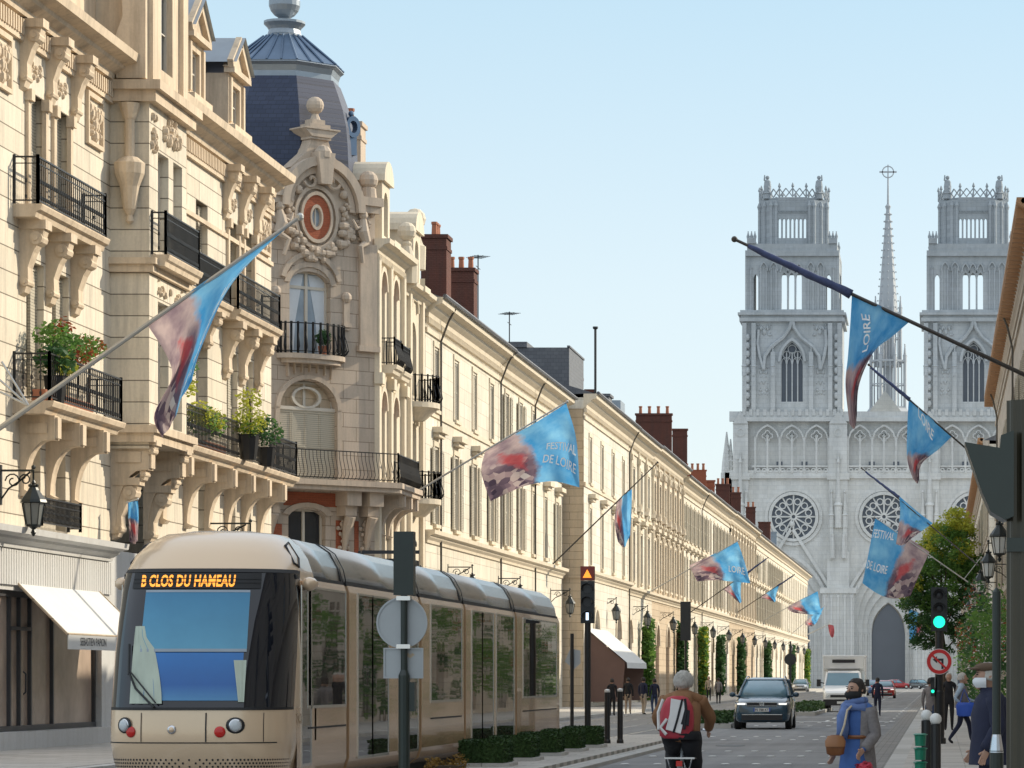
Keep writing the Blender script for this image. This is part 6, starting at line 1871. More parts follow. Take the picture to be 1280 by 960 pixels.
M['carglass'] = glass('car_window_glass', (.14, .26, .33), .04, .9, .25)
M['plate'] = plain('number_plate', (.72, .72, .70), .4, 0, .03)
M['drl'] = glow('daytime_lamp', (1, .97, .9), 1.3)
M['darkplastic'] = plain('dark_plastic', (.02, .02, .022), .55)


def ring_sec(w, zb, zt):
    h = [(w * .86, zb), (w * .97, zb + .07), (w, zb + .22), (w, zt - .2), (w * .95, zt - .06), (w * .8, zt), (w * .4, zt + .025), (0, zt + .03)]
    return h + [(-x, z) for x, z in h[-2::-1]]


def car(label, X, Y, rz, paintm, L=4.5, Wd=1.84, H=1.68, kind='suv', group=None, emblem=None, plate=None, lit=True, lower=None):
    o = thing('parked_car' if kind == 'far' else 'car', label, 'car', (X, Y, 0), rz, group)
    hw = Wd / 2; k = L / 4.5; hs = H / 1.68
    secs = [(0.0, .80, .34, .78), (.06, .88, .27, .84), (.2, .93, .23, .90), (.5, .98, .22, .97), (.95, 1, .22, 1.03), (1.3, 1, .22, 1.07), (2.6, 1, .22, 1.08), (3.9, 1, .24, 1.08), (4.3, .96, .3, 1.05), (4.5, .86, .42, .95)]
    b = MB(); b.smooth = True
    b.rings([[(x, y * k, z) for x, z in ring_sec(hw * w, zb * hs, zt * hs)] for y, w, zb, zt in secs])
    b.build('body', M[paintm], o)

    def gh(z, y0, y1, w):
        y0, y1 = y0 * k, y1 * k; e = .12
        h = [(0, y0), (w * .6, y0 + .015), (w * .9, y0 + .08), (w, y0 + .3), (w, (y0 + y1) / 2), (w * .98, y1 - .2), (w * .8, y1 - .03), (0, y1)]
        return [(x, y, z * hs) for x, y in h] + [(-x, y, z * hs) for x, y in h[-2:0:-1]]
    b = MB(); b.smooth = True; b.rings([gh(1.05, 1.1, 4.35, hw * .93), gh(1.35, 1.62, 4.2, hw * .84), gh(1.6, 2.05, 4.0, hw * .73)]); b.build('windows', M['carglass'], o)
    b = MB(); b.smooth = True; b.rings([gh(1.585, 2.02, 4.02, hw * .745), gh(1.63, 2.12, 3.98, hw * .73), gh(1.68, 2.5, 3.7, hw * .5)])
    b.smooth = False
    for s in (-1, 1):
        b.tube([(s * hw * .88, 1.18 * k, 1.06 * hs), (s * hw * .8, 1.68 * k, 1.35 * hs), (s * hw * .68, 2.1 * k, 1.6 * hs)], [.05, .045, .045], 6)
        b.tube([(s * hw * .93, 2.6 * k, 1.06 * hs), (s * hw * .75, 2.75 * k, 1.6 * hs)], .04, 6); b.tube([(s * hw * .9, 4.2 * k, 1.06 * hs), (s * hw * .72, 3.95 * k, 1.6 * hs)], .07, 6)
    b.build('roof', M[paintm], o)
    for s in (-1, 1):
        for y in (.85, 3.65):
            b = MB(); r = .345 * hs; n = 20
            x0, x1 = s * (hw - .2), s * (hw + .01)
            b.rings([[(x, y * k + rr_ * math.cos(2 * PI * j / n), r + rr_ * math.sin(2 * PI * j / n)) for j in range(n)] for x, rr_ in ((x0, r), (x1 - s * .03, r), (x1, r * .92))])
            w = b.build('wheel', M['rubber'], o)
            b = MB(); b.rings([[(x, y * k + rr_ * math.cos(2 * PI * j / n), r + rr_ * math.sin(2 * PI * j / n)) for j in range(n)] for x, rr_ in ((x1 - s * .02, r * .68), (x1 + s * .012, r * .62), (x1 + s * .02, r * .2))]); b.build('rim', M['chrome'], w)
        b = MB(); b.smooth = True; b.ball((s * (hw + .12), 1.45 * k, 1.12 * hs), .11, 10, sx=1.0, sz=.75, sy=.6); b.tube([(s * hw * .92, 1.42 * k, 1.06 * hs), (s * (hw + .08), 1.45 * k, 1.1 * hs)], .03, 5); b.build('mirror', M[paintm], o)
        b = MB(); b.smooth = True
        pts = [(.52, .0, .80), (.62, .0, .79), (.84, .11, .78), (.96, .32, .83), (.96, .36, .89), (.8, .1, .87), (.55, .02, .865)]
        b.add([(s * hw * x, (y - .02) * k, z * hs) for x, y, z in pts] + [(s * hw * x, (y + .1) * k, z * hs) for x, y, z in pts], [tuple(range(7)) if s < 0 else tuple(range(6, -1, -1))] + [(i, (i + 1) % 7, (i + 1) % 7 + 7, i + 7) for i in range(7)])
        h = b.build('headlight', M['headlight'], o)
        if lit:
            b = MB(); b.bar((s * hw * .6, -.035 * k, .825 * hs), (s * hw * .86, .085 * k, .825 * hs), .04, .05); b.build('lamp', M['drl'], h)
    g = MB(); g.box(-hw * .52, hw * .52, -.025, .05, .77 * hs, .87 * hs)
    gr = g.build('grille', M['darkplastic'], o)
    g = MB(); g.box(-hw * .54, hw * .54, -.032, .0, .868 * hs, .882 * hs); g.box(-hw * .54, hw * .54, -.032, .0, .755 * hs, .768 * hs); g.build('grille_trim', M['chrome'], gr)
    g = MB(); g.box(-hw * .72, hw * .72, -.012, .1, .30 * hs, .50 * hs); g.build('air_intake', M['darkplastic'], o)
    g = MB(); g.box(-hw * .7, hw * .7, -.03, .02, .47 * hs, .495 * hs); g.build('bumper_trim', M['chrome'], o)
    g = MB(); g.box(-.27, .27, -.045, -.02, .58 * hs, .695 * hs); p = g.build('number_plate', M['plate'], o)
    if plate:
        tv, tf = text_geo(plate, .105, 'CENTER', .003); g = MB(); g.add([(x, -.047, .6 * hs + y) for x, y, z in tv], tf); g.build('lettering', M['ink'], p)
        g = MB()
        for s in (-1, 1): g.box(s * .25 - .02, s * .25 + .02, -.0465, -.045, .58 * hs, .695 * hs)
        g.build('plate_band', plain('plate_blue', (.03, .08, .4), .4), p)
    if emblem:
        z = .825 * hs; g = MB(); g.arc(0, z, .062, .075, -.05, -.03, 0, 2 * PI, 24)
        for s in (-1, 1):
            g.bar((s * .034, -.042, z + .058), (0, -.042, z + .012), .014, .014, (0, 1, 0)); g.bar((s * .058, -.042, z + .035), (s * .028, -.042, z - .05), .014, .014, (0, 1, 0)); g.bar((s * .028, -.042, z - .05), (0, -.042, z - .0), .014, .014, (0, 1, 0))
        g.build('emblem', M['chrome'], gr)
    # roof rails
    if kind == 'suv':
        for s in (-1, 1):
            g = MB(); g.tube([(s * hw * .70, 2.15 * k, 1.62 * hs), (s * hw * .66, 2.5 * k, 1.71 * hs), (s * hw * .66, 3.6 * k, 1.71 * hs), (s * hw * .68, 3.95 * k, 1.62 * hs)], .022, 6); g.build('roof_rail', M['chrome'], o)
    return o


M['navypaint'] = paint('dark_blue_metallic', (.016, .055, .09)); M['redpaint'] = paint('red_paint', (.42, .02, .02)); M['bluepaint'] = paint('blue_paint', (.04, .12, .32)); M['greypaint'] = paint('dark_grey_paint', (.06, .065, .07)); M['silverpaint'] = paint('silver_paint', (.45, .47, .48), .5); M['vanwhite'] = paint('van_white', (.84, .85, .85), 0)
car('dark blue SUV with headlights lit driving towards the camera', -5.72, 111, 0, 'navypaint', emblem=True, plate='FS 788 KT')
car('red car with bright headlamps behind the woman in the blue scarf', -4.55, 284, 0, 'redpaint', L=4.2, H=1.5)
car('blue car behind the red car with bright headlamps', -5.9, 330, R(12), 'bluepaint', L=4.4, H=1.5, lit=False)
car('small red car seen from its side before the cathedral', -4.4, 538, R(90), 'redpaint', L=3.9, Wd=1.7, H=1.45, lit=False)
car('dark grey car next to the red one before the cathedral', -1.9, 532, R(30), 'greypaint', L=4.3, H=1.5, lit=False)
car('grey car on the left behind the SUV', -15.9, 392, 0, 'silverpaint', L=4.4, H=1.6)
# white refrigerated truck
o = thing('delivery_truck', 'white refrigerated box truck with vent slot above the cab', 'truck', (-4.75, 169, 0))
b = MB(); b.smooth = False
def tsec(w, zb, zt): return [(w, zb), (w, zt - .1), (w * .92, zt), (-w * .92, zt), (-w, zt - .1), (-w, zb)]
b.rings([[(x, y, z) for x, z in tsec(w, zb, zt)] for y, w, zb, zt in ((0, .84, .42, .92), (.12, .93, .38, 1.02), (.55, .97, .38, 1.22), (.8, .98, .38, 1.3), (2.3, .98, .38, 1.3))]); b.build('cab', M['vanwhite'], o)
b = MB(); b.rings([[(-.88, .78, 1.28), (.88, .78, 1.28), (.94, 1.1, 1.28), (.94, 2.3, 1.28), (-.94, 2.3, 1.28), (-.94, 1.1, 1.28)], [(-.78, 1.35, 1.93), (.78, 1.35, 1.93), (.83, 1.6, 1.93), (.83, 2.3, 1.93), (-.83, 2.3, 1.93), (-.83, 1.6, 1.93)]]); b.build('cab_windows', M['carglass'], o)
b = MB(); b.rings([[(-.8, 1.33, 1.92), (.8, 1.33, 1.92), (.85, 2.3, 1.92), (-.85, 2.3, 1.92)], [(-.74, 1.6, 2.03), (.74, 1.6, 2.03), (.8, 2.3, 2.05), (-.8, 2.3, 2.05)]])
for s in (-1, 1): b.tube([(s * .9, .8, 1.28), (s * .8, 1.36, 1.93)], .05, 6)
b.build('cab_roof', M['vanwhite'], o)
b = MB(); b.box(-1.04, 1.04, 2.3, 6.3, .75, 2.78); b.box(-1.07, 1.07, 2.27, 6.33, 2.7, 2.8)
b.prof([(1.75, 2.76), (2.3, 2.76), (2.3, 2.05), (2.0, 2.15)], -.98, .98); b.build('box_body', M['vanwhite'], o)
b = MB(); b.box(-.56, .56, 1.78, 1.9, 2.42, 2.58); b.build('vent_slot', M['darkplastic'], o)
b = MB(); b.box(-.6, .6, -.03, .05, .72, .84); b.build('grille', M['darkplastic'], o)
b = MB(); b.box(-.94, .94, -.06, .5, .32, .62); b.build('bumper', M['darkplastic'], o)
b = MB(); b.box(-.27, .27, -.09, -.06, .4, .52); b.build('number_plate', M['plate'], o)
for s in (-1, 1):
    b = MB(); b.add([(s * .62, -.02, .72), (s * .86, .0, .7), (s * .94, .25, .95), (s * .8, .12, 1.0), (s * .64, .0, .86)], [(0, 1, 2, 3, 4) if s < 0 else (4, 3, 2, 1, 0)]); b.build('headlight', M['headlight'], o)
    b = MB(); b.box(s * 1.2 - .1, s * 1.2 + .1, .95, 1.05, 1.25, 1.6); b.bar((s * .9, 1.0, 1.4), (s * 1.12, 1.0, 1.45), .05); b.build('mirror', M['darkplastic'], o)
    for y in (.75, 4.8):
        b = MB(); n = 18; x0, x1 = s * .72, s * .97
        b.rings([[(x, y + rr_ * math.cos(2 * PI * j / n), .35 + rr_ * math.sin(2 * PI * j / n)) for j in range(n)] for x, rr_ in ((x0, .35), (x1 - s * .02, .35), (x1, .3))]); b.build('wheel', M['rubber'], o)
# ------------------------------------------------------------------ people (local: facing -y, feet at z = 0)
M['navycloth'] = plain('navy_cloth', (.018, .022, .05), .9, 0, .3, 14, bump=.4); M['blackcloth'] = plain('black_cloth', (.014, .014, .017), .9, 0, .3, 14, bump=.4)
M['bluedress'] = plain('blue_dress', (.055, .13, .36), .85, 0, .3, 9, bump=.5); M['greycoat'] = plain('grey_tweed', (.24, .22, .22), .95, 0, .45, 26, bump=.6)
M['bluescarf'] = plain('blue_scarf', (.13, .20, .42), .9, 0, .4, 12, bump=.6); M['brownjacket'] = plain('brown_jacket', (.24, .115, .05), .85, 0, .3, 10, bump=.5)
M['redpack'] = plain('red_nylon', (.42, .03, .05), .6, 0, .2, 8); M['whitenylon'] = plain('white_nylon', (.62, .60, .58), .6, 0, .15, 8)
M['maskwhite'] = plain('white_mask', (.72, .74, .76), .8, 0, .06); M['maskblack'] = plain('black_mask', (.012, .012, .013), .8)
M['leatherbrown'] = plain('brown_leather', (.22, .08, .025), .4, 0, .35, 7); M['tancloth'] = plain('tan_cloth', (.36, .27, .2), .9, 0, .2, 8); M['jeans'] = plain('denim', (.045, .07, .14), .9, 0, .3, 12)
M['beigecloth'] = plain('beige_cloth', (.42, .34, .26), .9, 0, .2, 8); M['capcloth'] = plain('brown_cap', (.13, .085, .055), .9, 0, .35, 16); M['lightshirt'] = plain('light_blue_shirt', (.40, .50, .60), .9, 0, .15, 8)
M['bluebag'] = plain('bright_blue_bag', (.03, .10, .50), .55, 0, .2, 5); M['pinkcloth'] = plain('pink_red_cloth', (.60, .06, .10), .8, 0, .2, 8)
STAND = dict(pelvis=(0, 0, .52), waist=(0, .005, .60), chest=(0, .005, .715), nb=(0, .01, .805), neck=(0, 0, .845), hl=(0, -.012, .885), ht=(0, -.004, .945),
             s=(.10, .012, .79), e=(.128, .02, .625), w=(.13, -.03, .49), h=(.05, 0, .50), k=(.054, -.012, .285), a=(.054, .012, .05), t=(.062, -.09, .022))


def human(label, X, Y, Z, rz, h, mats, pose=None, left=None, right=None, name='person', detail=1, group=None, hair='hairdark', hairlong=0.0, headturn=0.0):
    """one continuous body grown over a jointed skeleton; mats: (top, legs, shoes)"""
    P = dict(STAND); P.update(pose or {})
    J = {}
    for k in ('pelvis', 'waist', 'chest', 'nb', 'neck', 'hl', 'ht'): J[k] = Vector(P[k])
    for sd, sg, ov in (('L', 1, left), ('R', -1, right)):
        for k in ('s', 'e', 'w', 'h', 'k', 'a', 't'):
            p = (ov or {}).get(k, None)
            if p is None: q = P[k]; p = (q[0] * sg, q[1], q[2])
            J[k + sd] = Vector(p)
    rad = dict(pelvis=.083, waist=.074, chest=.088, nb=.06, neck=.032, hl=.045, ht=.052, s=.04, e=.029, w=.017, h=.058, k=.038, a=.024, t=.017)
    edges = [('pelvis', 'waist', 0), ('waist', 'chest', 0), ('chest', 'nb', 0), ('nb', 'neck', 3), ('neck', 'hl', 3), ('hl', 'ht', 3)]
    for d_ in 'LR': edges += [('nb', 's' + d_, 0), ('s' + d_, 'e' + d_, 0), ('e' + d_, 'w' + d_, 0), ('pelvis', 'h' + d_, 1), ('h' + d_, 'k' + d_, 1), ('k' + d_, 'a' + d_, 1), ('a' + d_, 't' + d_, 2)]
    R_ = {k: rad[k.rstrip('LR') if k not in rad else k] for k in J}
    for d_ in 'LR':                                     # palm, four unequal bent fingers, thumb
        w, e = J['w' + d_], J['e' + d_]; dr = (w - e).normalized(); sd = Vector((0, -1, 0)) - dr * dr.dot(Vector((0, -1, 0))); sd.normalize(); nn = dr.cross(sd)
        sgn = 1 if d_ == 'L' else -1
        J['p' + d_] = w + dr * .032; R_['p' + d_] = .02; edges.append(('w' + d_, 'p' + d_, 3))
        if detail > 1:
            for i, (o_, L) in enumerate(((.016, .038), (.006, .043), (-.005, .040), (-.015, .032))):
                a = J['p' + d_] + dr * .016 + sd * o_; b_ = a + dr * L * .55 + nn * sgn * -.004; c = b_ + dr * L * .4 + nn * sgn * -.012
                for nm, p in (('a', a), ('b', b_), ('c', c)): J['f%s%d%s' % (nm, i, d_)] = p; R_['f%s%d%s' % (nm, i, d_)] = .0062
                edges += [('p' + d_, 'fa%d%s' % (i, d_), 3), ('fa%d%s' % (i, d_), 'fb%d%s' % (i, d_), 3), ('fb%d%s' % (i, d_), 'fc%d%s' % (i, d_), 3)]
            a = J['w' + d_] + dr * .02 + sd * .022; b_ = a + dr * .02 + sd * .014
            J['ta' + d_] = a; J['tb' + d_] = b_; R_['ta' + d_] = R_['tb' + d_] = .0075; edges += [('p' + d_, 'ta' + d_, 3), ('ta' + d_, 'tb' + d_, 3)]
    keys = list(J); idx = {k: i for i, k in enumerate(keys)}
    me = bpy.data.meshes.new('skeleton'); me.from_pydata([tuple(J[k]) for k in keys], [(idx[a], idx[b_]) for a, b_, _ in edges], [])
    ob = bpy.data.objects.new('skeleton', me); col.objects.link(ob)
    sk = ob.modifiers.new('skin', 'SKIN')
    for i, k in enumerate(keys):
        v = me.skin_vertices[0].data[i]; v.radius = (R_[k], R_[k]); v.use_root = (k == 'pelvis')
    ss = ob.modifiers.new('sub', 'SUBSURF'); ss.levels = ss.render_levels = 2 if detail > 1 else 1
    dg = bpy.context.evaluated_depsgraph_get(); ev = ob.evaluated_get(dg); em = ev.to_mesh()
    vs = [v.co.copy() for v in em.vertices]; fs = [tuple(p.vertices) for p in em.polygons]
    ev.to_mesh_clear(); bpy.data.objects.remove(ob); bpy.data.meshes.remove(me)
    seg = [(J[a], J[b_], R_[a], R_[b_], m) for a, b_, m in edges]

    def region(p):
        best, bm = 1e9, 0
        for a, b_, ra, rb, m in seg:
            d_ = b_ - a; t = max(0, min(1, (p - a).dot(d_) / max(d_.length_squared, 1e-9))); q = (p - (a + d_ * t)).length / (ra + (rb - ra) * t)
            if q < best: best, bm = q, m
        return bm
    b = MB(); b.smooth = True; b.v = [tuple(v * h) for v in vs]
    for f in fs:
        c = sum((vs[i] for i in f), Vector()) / len(f); b.f.append(list(f)); b.m.append(region(c)); b.sm.append(True)
    hc = (J['hl'] + J['ht']) / 2 * h; HM_ = T(*hc) @ Matrix.Rotation(headturn, 4, 'Z')
    b.M = HM_; b.mi = 3; s_ = h
    b.ball((0, -.008 * s_, 0), .056 * s_, 14, sz=1.28, sx=.86, sy=1.06)
    b.tube([(0, -.062 * s_, .014 * s_), (0, -.078 * s_, -.008 * s_), (0, -.062 * s_, -.014 * s_)], [.006 * s_, .011 * s_, .009 * s_], 6)
    for sx in (-1, 1): b.ball((sx * .05 * s_, .004 * s_, -.002 * s_), .015 * s_, 8, sx=.4, sz=1.2)
    b.ball((0, -.05 * s_, -.052 * s_), .022 * s_, 8)
    b.M = None
    root = thing(name, label, 'person', (X, Y, Z), rz, group)
    b.build('body', [M[mats[0]], M[mats[1]], M[mats[2]], M['skin']], root)
    f = MB(HM_)
    for sx in (-1, 1): f.ball((sx * .021 * s_, -.061 * s_, .012 * s_), .007 * s_, 8, sz=.6); f.bar((sx * .012 * s_, -.066 * s_, .024 * s_), (sx * .034 * s_, -.060 * s_, .025 * s_), .005 * s_)
    f.build('eyes', M['hairdark'], root) if detail > 1 else None
    if hair:
        g = MB(HM_); g.smooth = True; n = 16; rg = []
        for i in range(8):
            a = PI / 2 - (PI * .62) * i / 7; z = .076 * s_ * math.sin(a) + .004 * s_; r = .058 * s_ * max(.05, math.cos(a) ** .8)
            if a < 0: r = .06 * s_
            rg.append([(r * .95 * math.cos(t), r * 1.12 * math.sin(t) + .006 * s_ + (max(0, -math.sin(t)) ** 2) * (.03 * s_ if z < .03 * s_ else 0), z + (.022 * s_ * max(0, -math.sin(t)) if i > 3 else 0)) for t in [2 * PI * k / n for k in range(n)]])
        rg2 = []
        for i, r0 in enumerate(rg): rg2.append([tuple(Vector(p) * (1 + .05 * math.sin(k * 2.3 + i * 1.7))) for k, p in enumerate(r0)])
        g.rings(rg2[::-1]); g.build('hair', M[hair], root)
    root['_h'] = h
    return root, J, HM_, h


def loft(root, name, m, secs, h=1.0, a0=0, a1=2 * PI, n=20, thick=0, parent=None):
    """garment as elliptical rings: (x, y, z, rx, ry)"""
    b = MB(); b.smooth = True; full = abs(a1 - a0 - 2 * PI) < 1e-3
    k = n if full else n + 1
    rg = []
    for j, (x, y, z, rx, ry) in enumerate(secs):
        rg.append([((x + rx * math.cos(a0 + (a1 - a0) * i / n) * (1 + .03 * math.sin(i * 2.6 + j))) * h, (y + ry * math.sin(a0 + (a1 - a0) * i / n) * (1 + .03 * math.sin(i * 1.9 + j * 2))) * h, z * h) for i in range(k)])
    b.rings(rg, caps=False, closed=full)
    return b.build(name, M[m], parent or root)


def mask(root, HM_, h, m):
    b = MB(HM_); b.smooth = True; rg = []
    for i in range(5):
        z = (-.062 + .056 * i / 4) * h; q = (.056, .066, .073, .072, .064)[i] * h
        rg.append([(q * .92 * math.sin(a), -q * 1.12 * math.cos(a) - .004 * h, z) for a in [R(-80) + R(160) * k / 14 for k in range(15)]])
    b.rings(rg, caps=False, closed=False); b.build('face_mask', M[m], root)


def sleeve(root, m, pts, rs, h, name='sleeve', parent=None):
    b = MB(); b.smooth = True
    n = len(pts); P_ = []; Q = []
    for i in range(n - 1):
        for k in range(5): P_.append(Vector(pts[i]).lerp(Vector(pts[i + 1]), k / 5) * h); Q.append((rs[i] + (rs[i + 1] - rs[i]) * k / 5) * h * (1 + .05 * math.sin(i * 5 + k * 2)))
    P_.append(Vector(pts[-1]) * h); Q.append(rs[-1] * h)
    b.tube(P_, Q, 12); return b.build(name, M[m], parent or root)


# woman in blue, standing in the road, turned a little to the picture's left
wr, J, HM_, h = human('woman in blue dress and scarf, grey coat and black face mask, standing in the road', -.91, 38, 0, R(-36), 1.66, ('bluedress', 'bluedress', 'blackcloth'), left=dict(e=(.14, .03, .62), w=(.12, -.09, .52)), right=dict(e=(-.14, .01, .63), w=(-.15, -.05, .50)), detail=2, headturn=R(-8))
mask(wr, HM_, h, 'maskblack')
loft(wr, 'dress', 'bluedress', [(0, 0, .80, .085, .06), (0, 0, .74, .108, .082), (0, 0, .66, .10, .08), (0, 0, .61, .093, .075), (0, 0, .54, .11, .09), (0, 0, .40, .13, .105), (0, 0, .27, .15, .12)], h)
loft(wr, 'coat', 'greycoat', [(0, .012, .825, .068, .052), (0, .012, .79, .118, .086), (0, .012, .70, .116, .095), (0, .012, .60, .112, .092), (0, .012, .48, .124, .108), (0, .012, .33, .138, .12)], h, R(-50), R(200), 24)
for s, p in ((1, [(.094, .012, .80), (.132, .03, .62), (.118, -.08, .525)]), (-1, [(-.094, .012, .80), (-.128, .012, .63), (-.138, -.045, .51)])): sleeve(wr, 'greycoat', p, [.05, .042, .034], h)
b = MB(); b.smooth = True
for k, (zz, rr_, tl) in enumerate(((.835, .062, .012), (.815, .075, -.012), (.795, .082, .015))):
    b.tube([(rr_ * h * math.cos(a), (rr_ * .85 * math.sin(a) - .008) * h, (zz + tl * math.cos(a * 1 + k)) * h) for a in [2 * PI * q / 20 for q in range(21)]], [.024 * h * (1 + .15 * math.sin(q * 1.7)) for q in range(21)], 8)
b.tube([(-.02 * h, -.085 * h, .81 * h), (-.035 * h, -.11 * h, .74 * h), (-.03 * h, -.112 * h, .66 * h), (-.04 * h, -.11 * h, .60 * h)], [.03 * h, .042 * h, .045 * h, .04 * h], 8)
b.build('scarf', M['bluescarf'], wr)
b = MB(); b.tube([(.097 * h * math.cos(a), .08 * h * math.sin(a), .605 * h) for a in [R(180) + R(180) * q / 16 for q in range(17)]], .014 * h, 6); b.build('belt', M['leatherbrown'], wr)
o = thing('shoulder_bag', 'brown leather shoulder bag at the hip of the woman in blue', 'bag', (-1.14, 37.78, .80))
b = MB(); b.smooth = True; b.rings([[(.10 * sc * math.cos(a) * (1.0), .05 * sc * math.sin(a), z) for a in [2 * PI * k / 16 for k in range(16)]] for z, sc in ((.0, .5), (.02, .95), (.12, 1.1), (.2, .95), (.23, .5))]); b.build('bag', M['leatherbrown'], o)
b = MB(); b.smooth = True; b.rings([[(.104 * sc * math.cos(a), -.012 + .055 * sc * math.sin(a), z) for a in [R(180) + PI * k / 12 for k in range(13)]] for z, sc in ((.1, 1.06), (.16, 1.1), (.22, .8))], caps=False, closed=False); b.build('flap', plain('light_leather', (.34, .15, .06), .4), o)
b = MB(); b.tube([(.05, -.01, .2), (.1, -.03, .34), (.13, -.0, .5), (.2, .1, .57)], .012, 5); b.build('strap', plain('cream_strap', (.6, .5, .36), .6), o)
o = thing('gathered_cloth', 'pink red cloth in the hand of the woman in blue', 'cloth', (-.83, 37.78, .66))
b = MB(); leaves(b, (0, 0, 0), .09, .07, .09, 60, .05, random.Random(2), .2); b.ball((0, 0, 0), .07, 10); b.build('cloth_folds', M['pinkcloth'], o)

# cyclist seen from behind
BX, BY = -2.93, 39.0
o = thing('bicycle', 'silver bicycle ridden by the white-haired cyclist', 'bicycle', (BX, BY, 0))
for nm, y in (('rear_wheel', 0), ('front_wheel', 1.06)):
    b = MB(); rg = [(0, y + .335 * math.cos(a), .345 + .335 * math.sin(a)) for a in [2 * PI * k / 36 for k in range(37)]]
    b.tube(rg, .019, 6); w = b.build(nm, M['rubber'], o)
    b = MB(); b.tube([(0, y + .31 * math.cos(a), .345 + .31 * math.sin(a)) for a in [2 * PI * k / 36 for k in range(37)]], .01, 5)
    for k in range(16):
        a = 2 * PI * k / 16; b.bar((.02 * (-1) ** k, y, .345), (0, y + .31 * math.cos(a), .345 + .31 * math.sin(a)), .004)
    b.tube([(-.05, y, .345), (.05, y, .345)], .022, 8); b.build('rim', M['chrome'], w)
    b = MB(); b.smooth = True; b.rings([[(x, y + q * math.cos(a), .345 + q * math.sin(a)) for x, q in ((-.03, .355), (0, .37), (.03, .355))] for a in [R(20) + R(150) * k / 14 for k in range(15)]], caps=False, closed=False); b.build('mudguard', M['silverpaint'], o)
b = MB(); A_, S_, H_, BB = Vector((0, 0, .345)), Vector((0, .22, .86)), Vector((0, .86, .88)), Vector((0, .42, .29))
for p, q in ((A_, S_), (A_, BB), (S_, BB), (S_, H_), (BB, H_)): b.tube([p, q], .018, 8)
b.tube([H_, (0, .98, .6), (0, 1.06, .345)], .016, 8); b.tube([S_, (0, .17, .95)], .015, 8); b.build('frame', M['silverpaint'], o)
b = MB(); b.smooth = True; b.ball((0, .16, .97), .13, 12, sz=.3, sx=.75, sy=1.0); b.build('saddle', M['blackcloth'], o)
b = MB(); b.tube([(0, .86, .88), (0, .8, 1.03), (0, .82, 1.06)], .016, 6); b.tube([(-.29, .68, 1.04), (-.2, .78, 1.06), (0, .82, 1.06), (.2, .78, 1.06), (.29, .68, 1.04)], .014, 6); b.build('handlebar', M['chrome'], o)
b = MB(); b.box(-.17, .17, -.2, .2, .74, .76); b.tube([(-.14, -.18, .75), (-.03, 0, .36)], .008, 5); b.tube([(.14, -.18, .75), (.03, 0, .36)], .008, 5); b.build('rack', M['chrome'], o)
b = MB(); b.box(-.035, .035, -.25, -.22, .66, .72); b.build('rear_lamp', M['redlamp'], o)
b = MB(); b.tube([(-.1, .42, .29), (.1, .42, .29)], .02, 6); b.bar((.1, .42, .29), (.1, .42, .12), .02); b.bar((-.1, .42, .29), (-.1, .42, .46), .02); b.box(.1, .2, .37, .47, .11, .13); b.box(-.2, -.1, .37, .47, .45, .47); b.build('crank', M['iron'], o)
# rider: joints in metres / height, turned to face away; local -y is ahead
hh = 1.74
def q3(x, y, z): return (x / hh, -(y) / hh, z / hh)
cp = dict(pelvis=q3(0, .1, 1.02), waist=q3(0, .15, 1.14), chest=q3(0, .27, 1.33), nb=q3(0, .36, 1.43), neck=q3(0, .40, 1.50), hl=q3(0, .43, 1.56), ht=q3(0, .44, 1.645))
rd, J, HM_, h = human('white-haired cyclist in brown jacket and black trousers seen from behind', BX, BY, 0, PI, hh, ('brownjacket', 'blackcloth', 'blackcloth'), pose=cp,
    left=dict(s=q3(.19, .35, 1.41), e=q3(.30, .47, 1.2), w=q3(.27, .66, 1.07), h=q3(.095, .14, 1.0), k=q3(.12, .52, .84), a=q3(.12, .40, .50), t=q3(.13, .54, .47)),
    right=dict(s=q3(-.19, .35, 1.41), e=q3(-.30, .47, 1.2), w=q3(-.27, .66, 1.07), h=q3(-.095, .14, 1.0), k=q3(-.12, .46, .62), a=q3(-.12, .38, .2), t=q3(-.13, .52, .14)), detail=2, hair='hairgrey')
loft(rd, 'jacket', 'brownjacket', [(0, -.085, .575, .118, .09), (0, -.09, .62, .118, .09), (0, -.12, .70, .122, .088), (0, -.165, .775, .12, .08), (0, -.205, .82, .07, .055)], h)
for s in (1, -1): sleeve(rd, 'brownjacket', [(s * .108, -.2, .81), (s * .175, -.27, .69), (s * .157, -.37, .62)], [.048, .04, .03], h)
b = MB(HM_); b.smooth = True; b.ball((0, .012, .022), .108, 14, sz=.98, sx=.95, sy=1.05); b.smooth = False; rq = random.Random(3)
for k in range(900):
    v = Vector((rq.gauss(0, 1), rq.gauss(0, 1), rq.gauss(.35, .8))).normalized(); p = Vector((v.x * .106, .012 + v.y * .115, .02 + v.z * .108)); t_ = Vector((rq.uniform(-.3, .3), rq.uniform(-.3, .3), -1)); t_ = (t_ - v * t_.dot(v)).normalized()
    if v.z < -.55: continue
    b.add([p - t_ * .03, p + v.cross(t_) * .008, p + t_ * .03 + v * .012, p - v.cross(t_) * .008], [(0, 1, 2, 3)])
b.build('hair_crown', M['hairgrey'], rd)
loft(rd, 'trousers', 'blackcloth', [(0, -.03, .605, .115, .085), (0, -.035, .58, .13, .105), (0, -.05, .55, .125, .11)], h)
for s, kn in ((1, (.069, -.28, .48)), (-1, (-.069, -.25, .36))): sleeve(rd, 'blackcloth', [(s * .058, -.06, .575), kn, (s * .069, -.21, .30 if s > 0 else .13)], [.075, .055, .042], h, 'trouser_leg')
o = thing('backpack', 'red and white backpack on the cyclist', 'backpack', (BX - .05, BY - .07, 1.05))
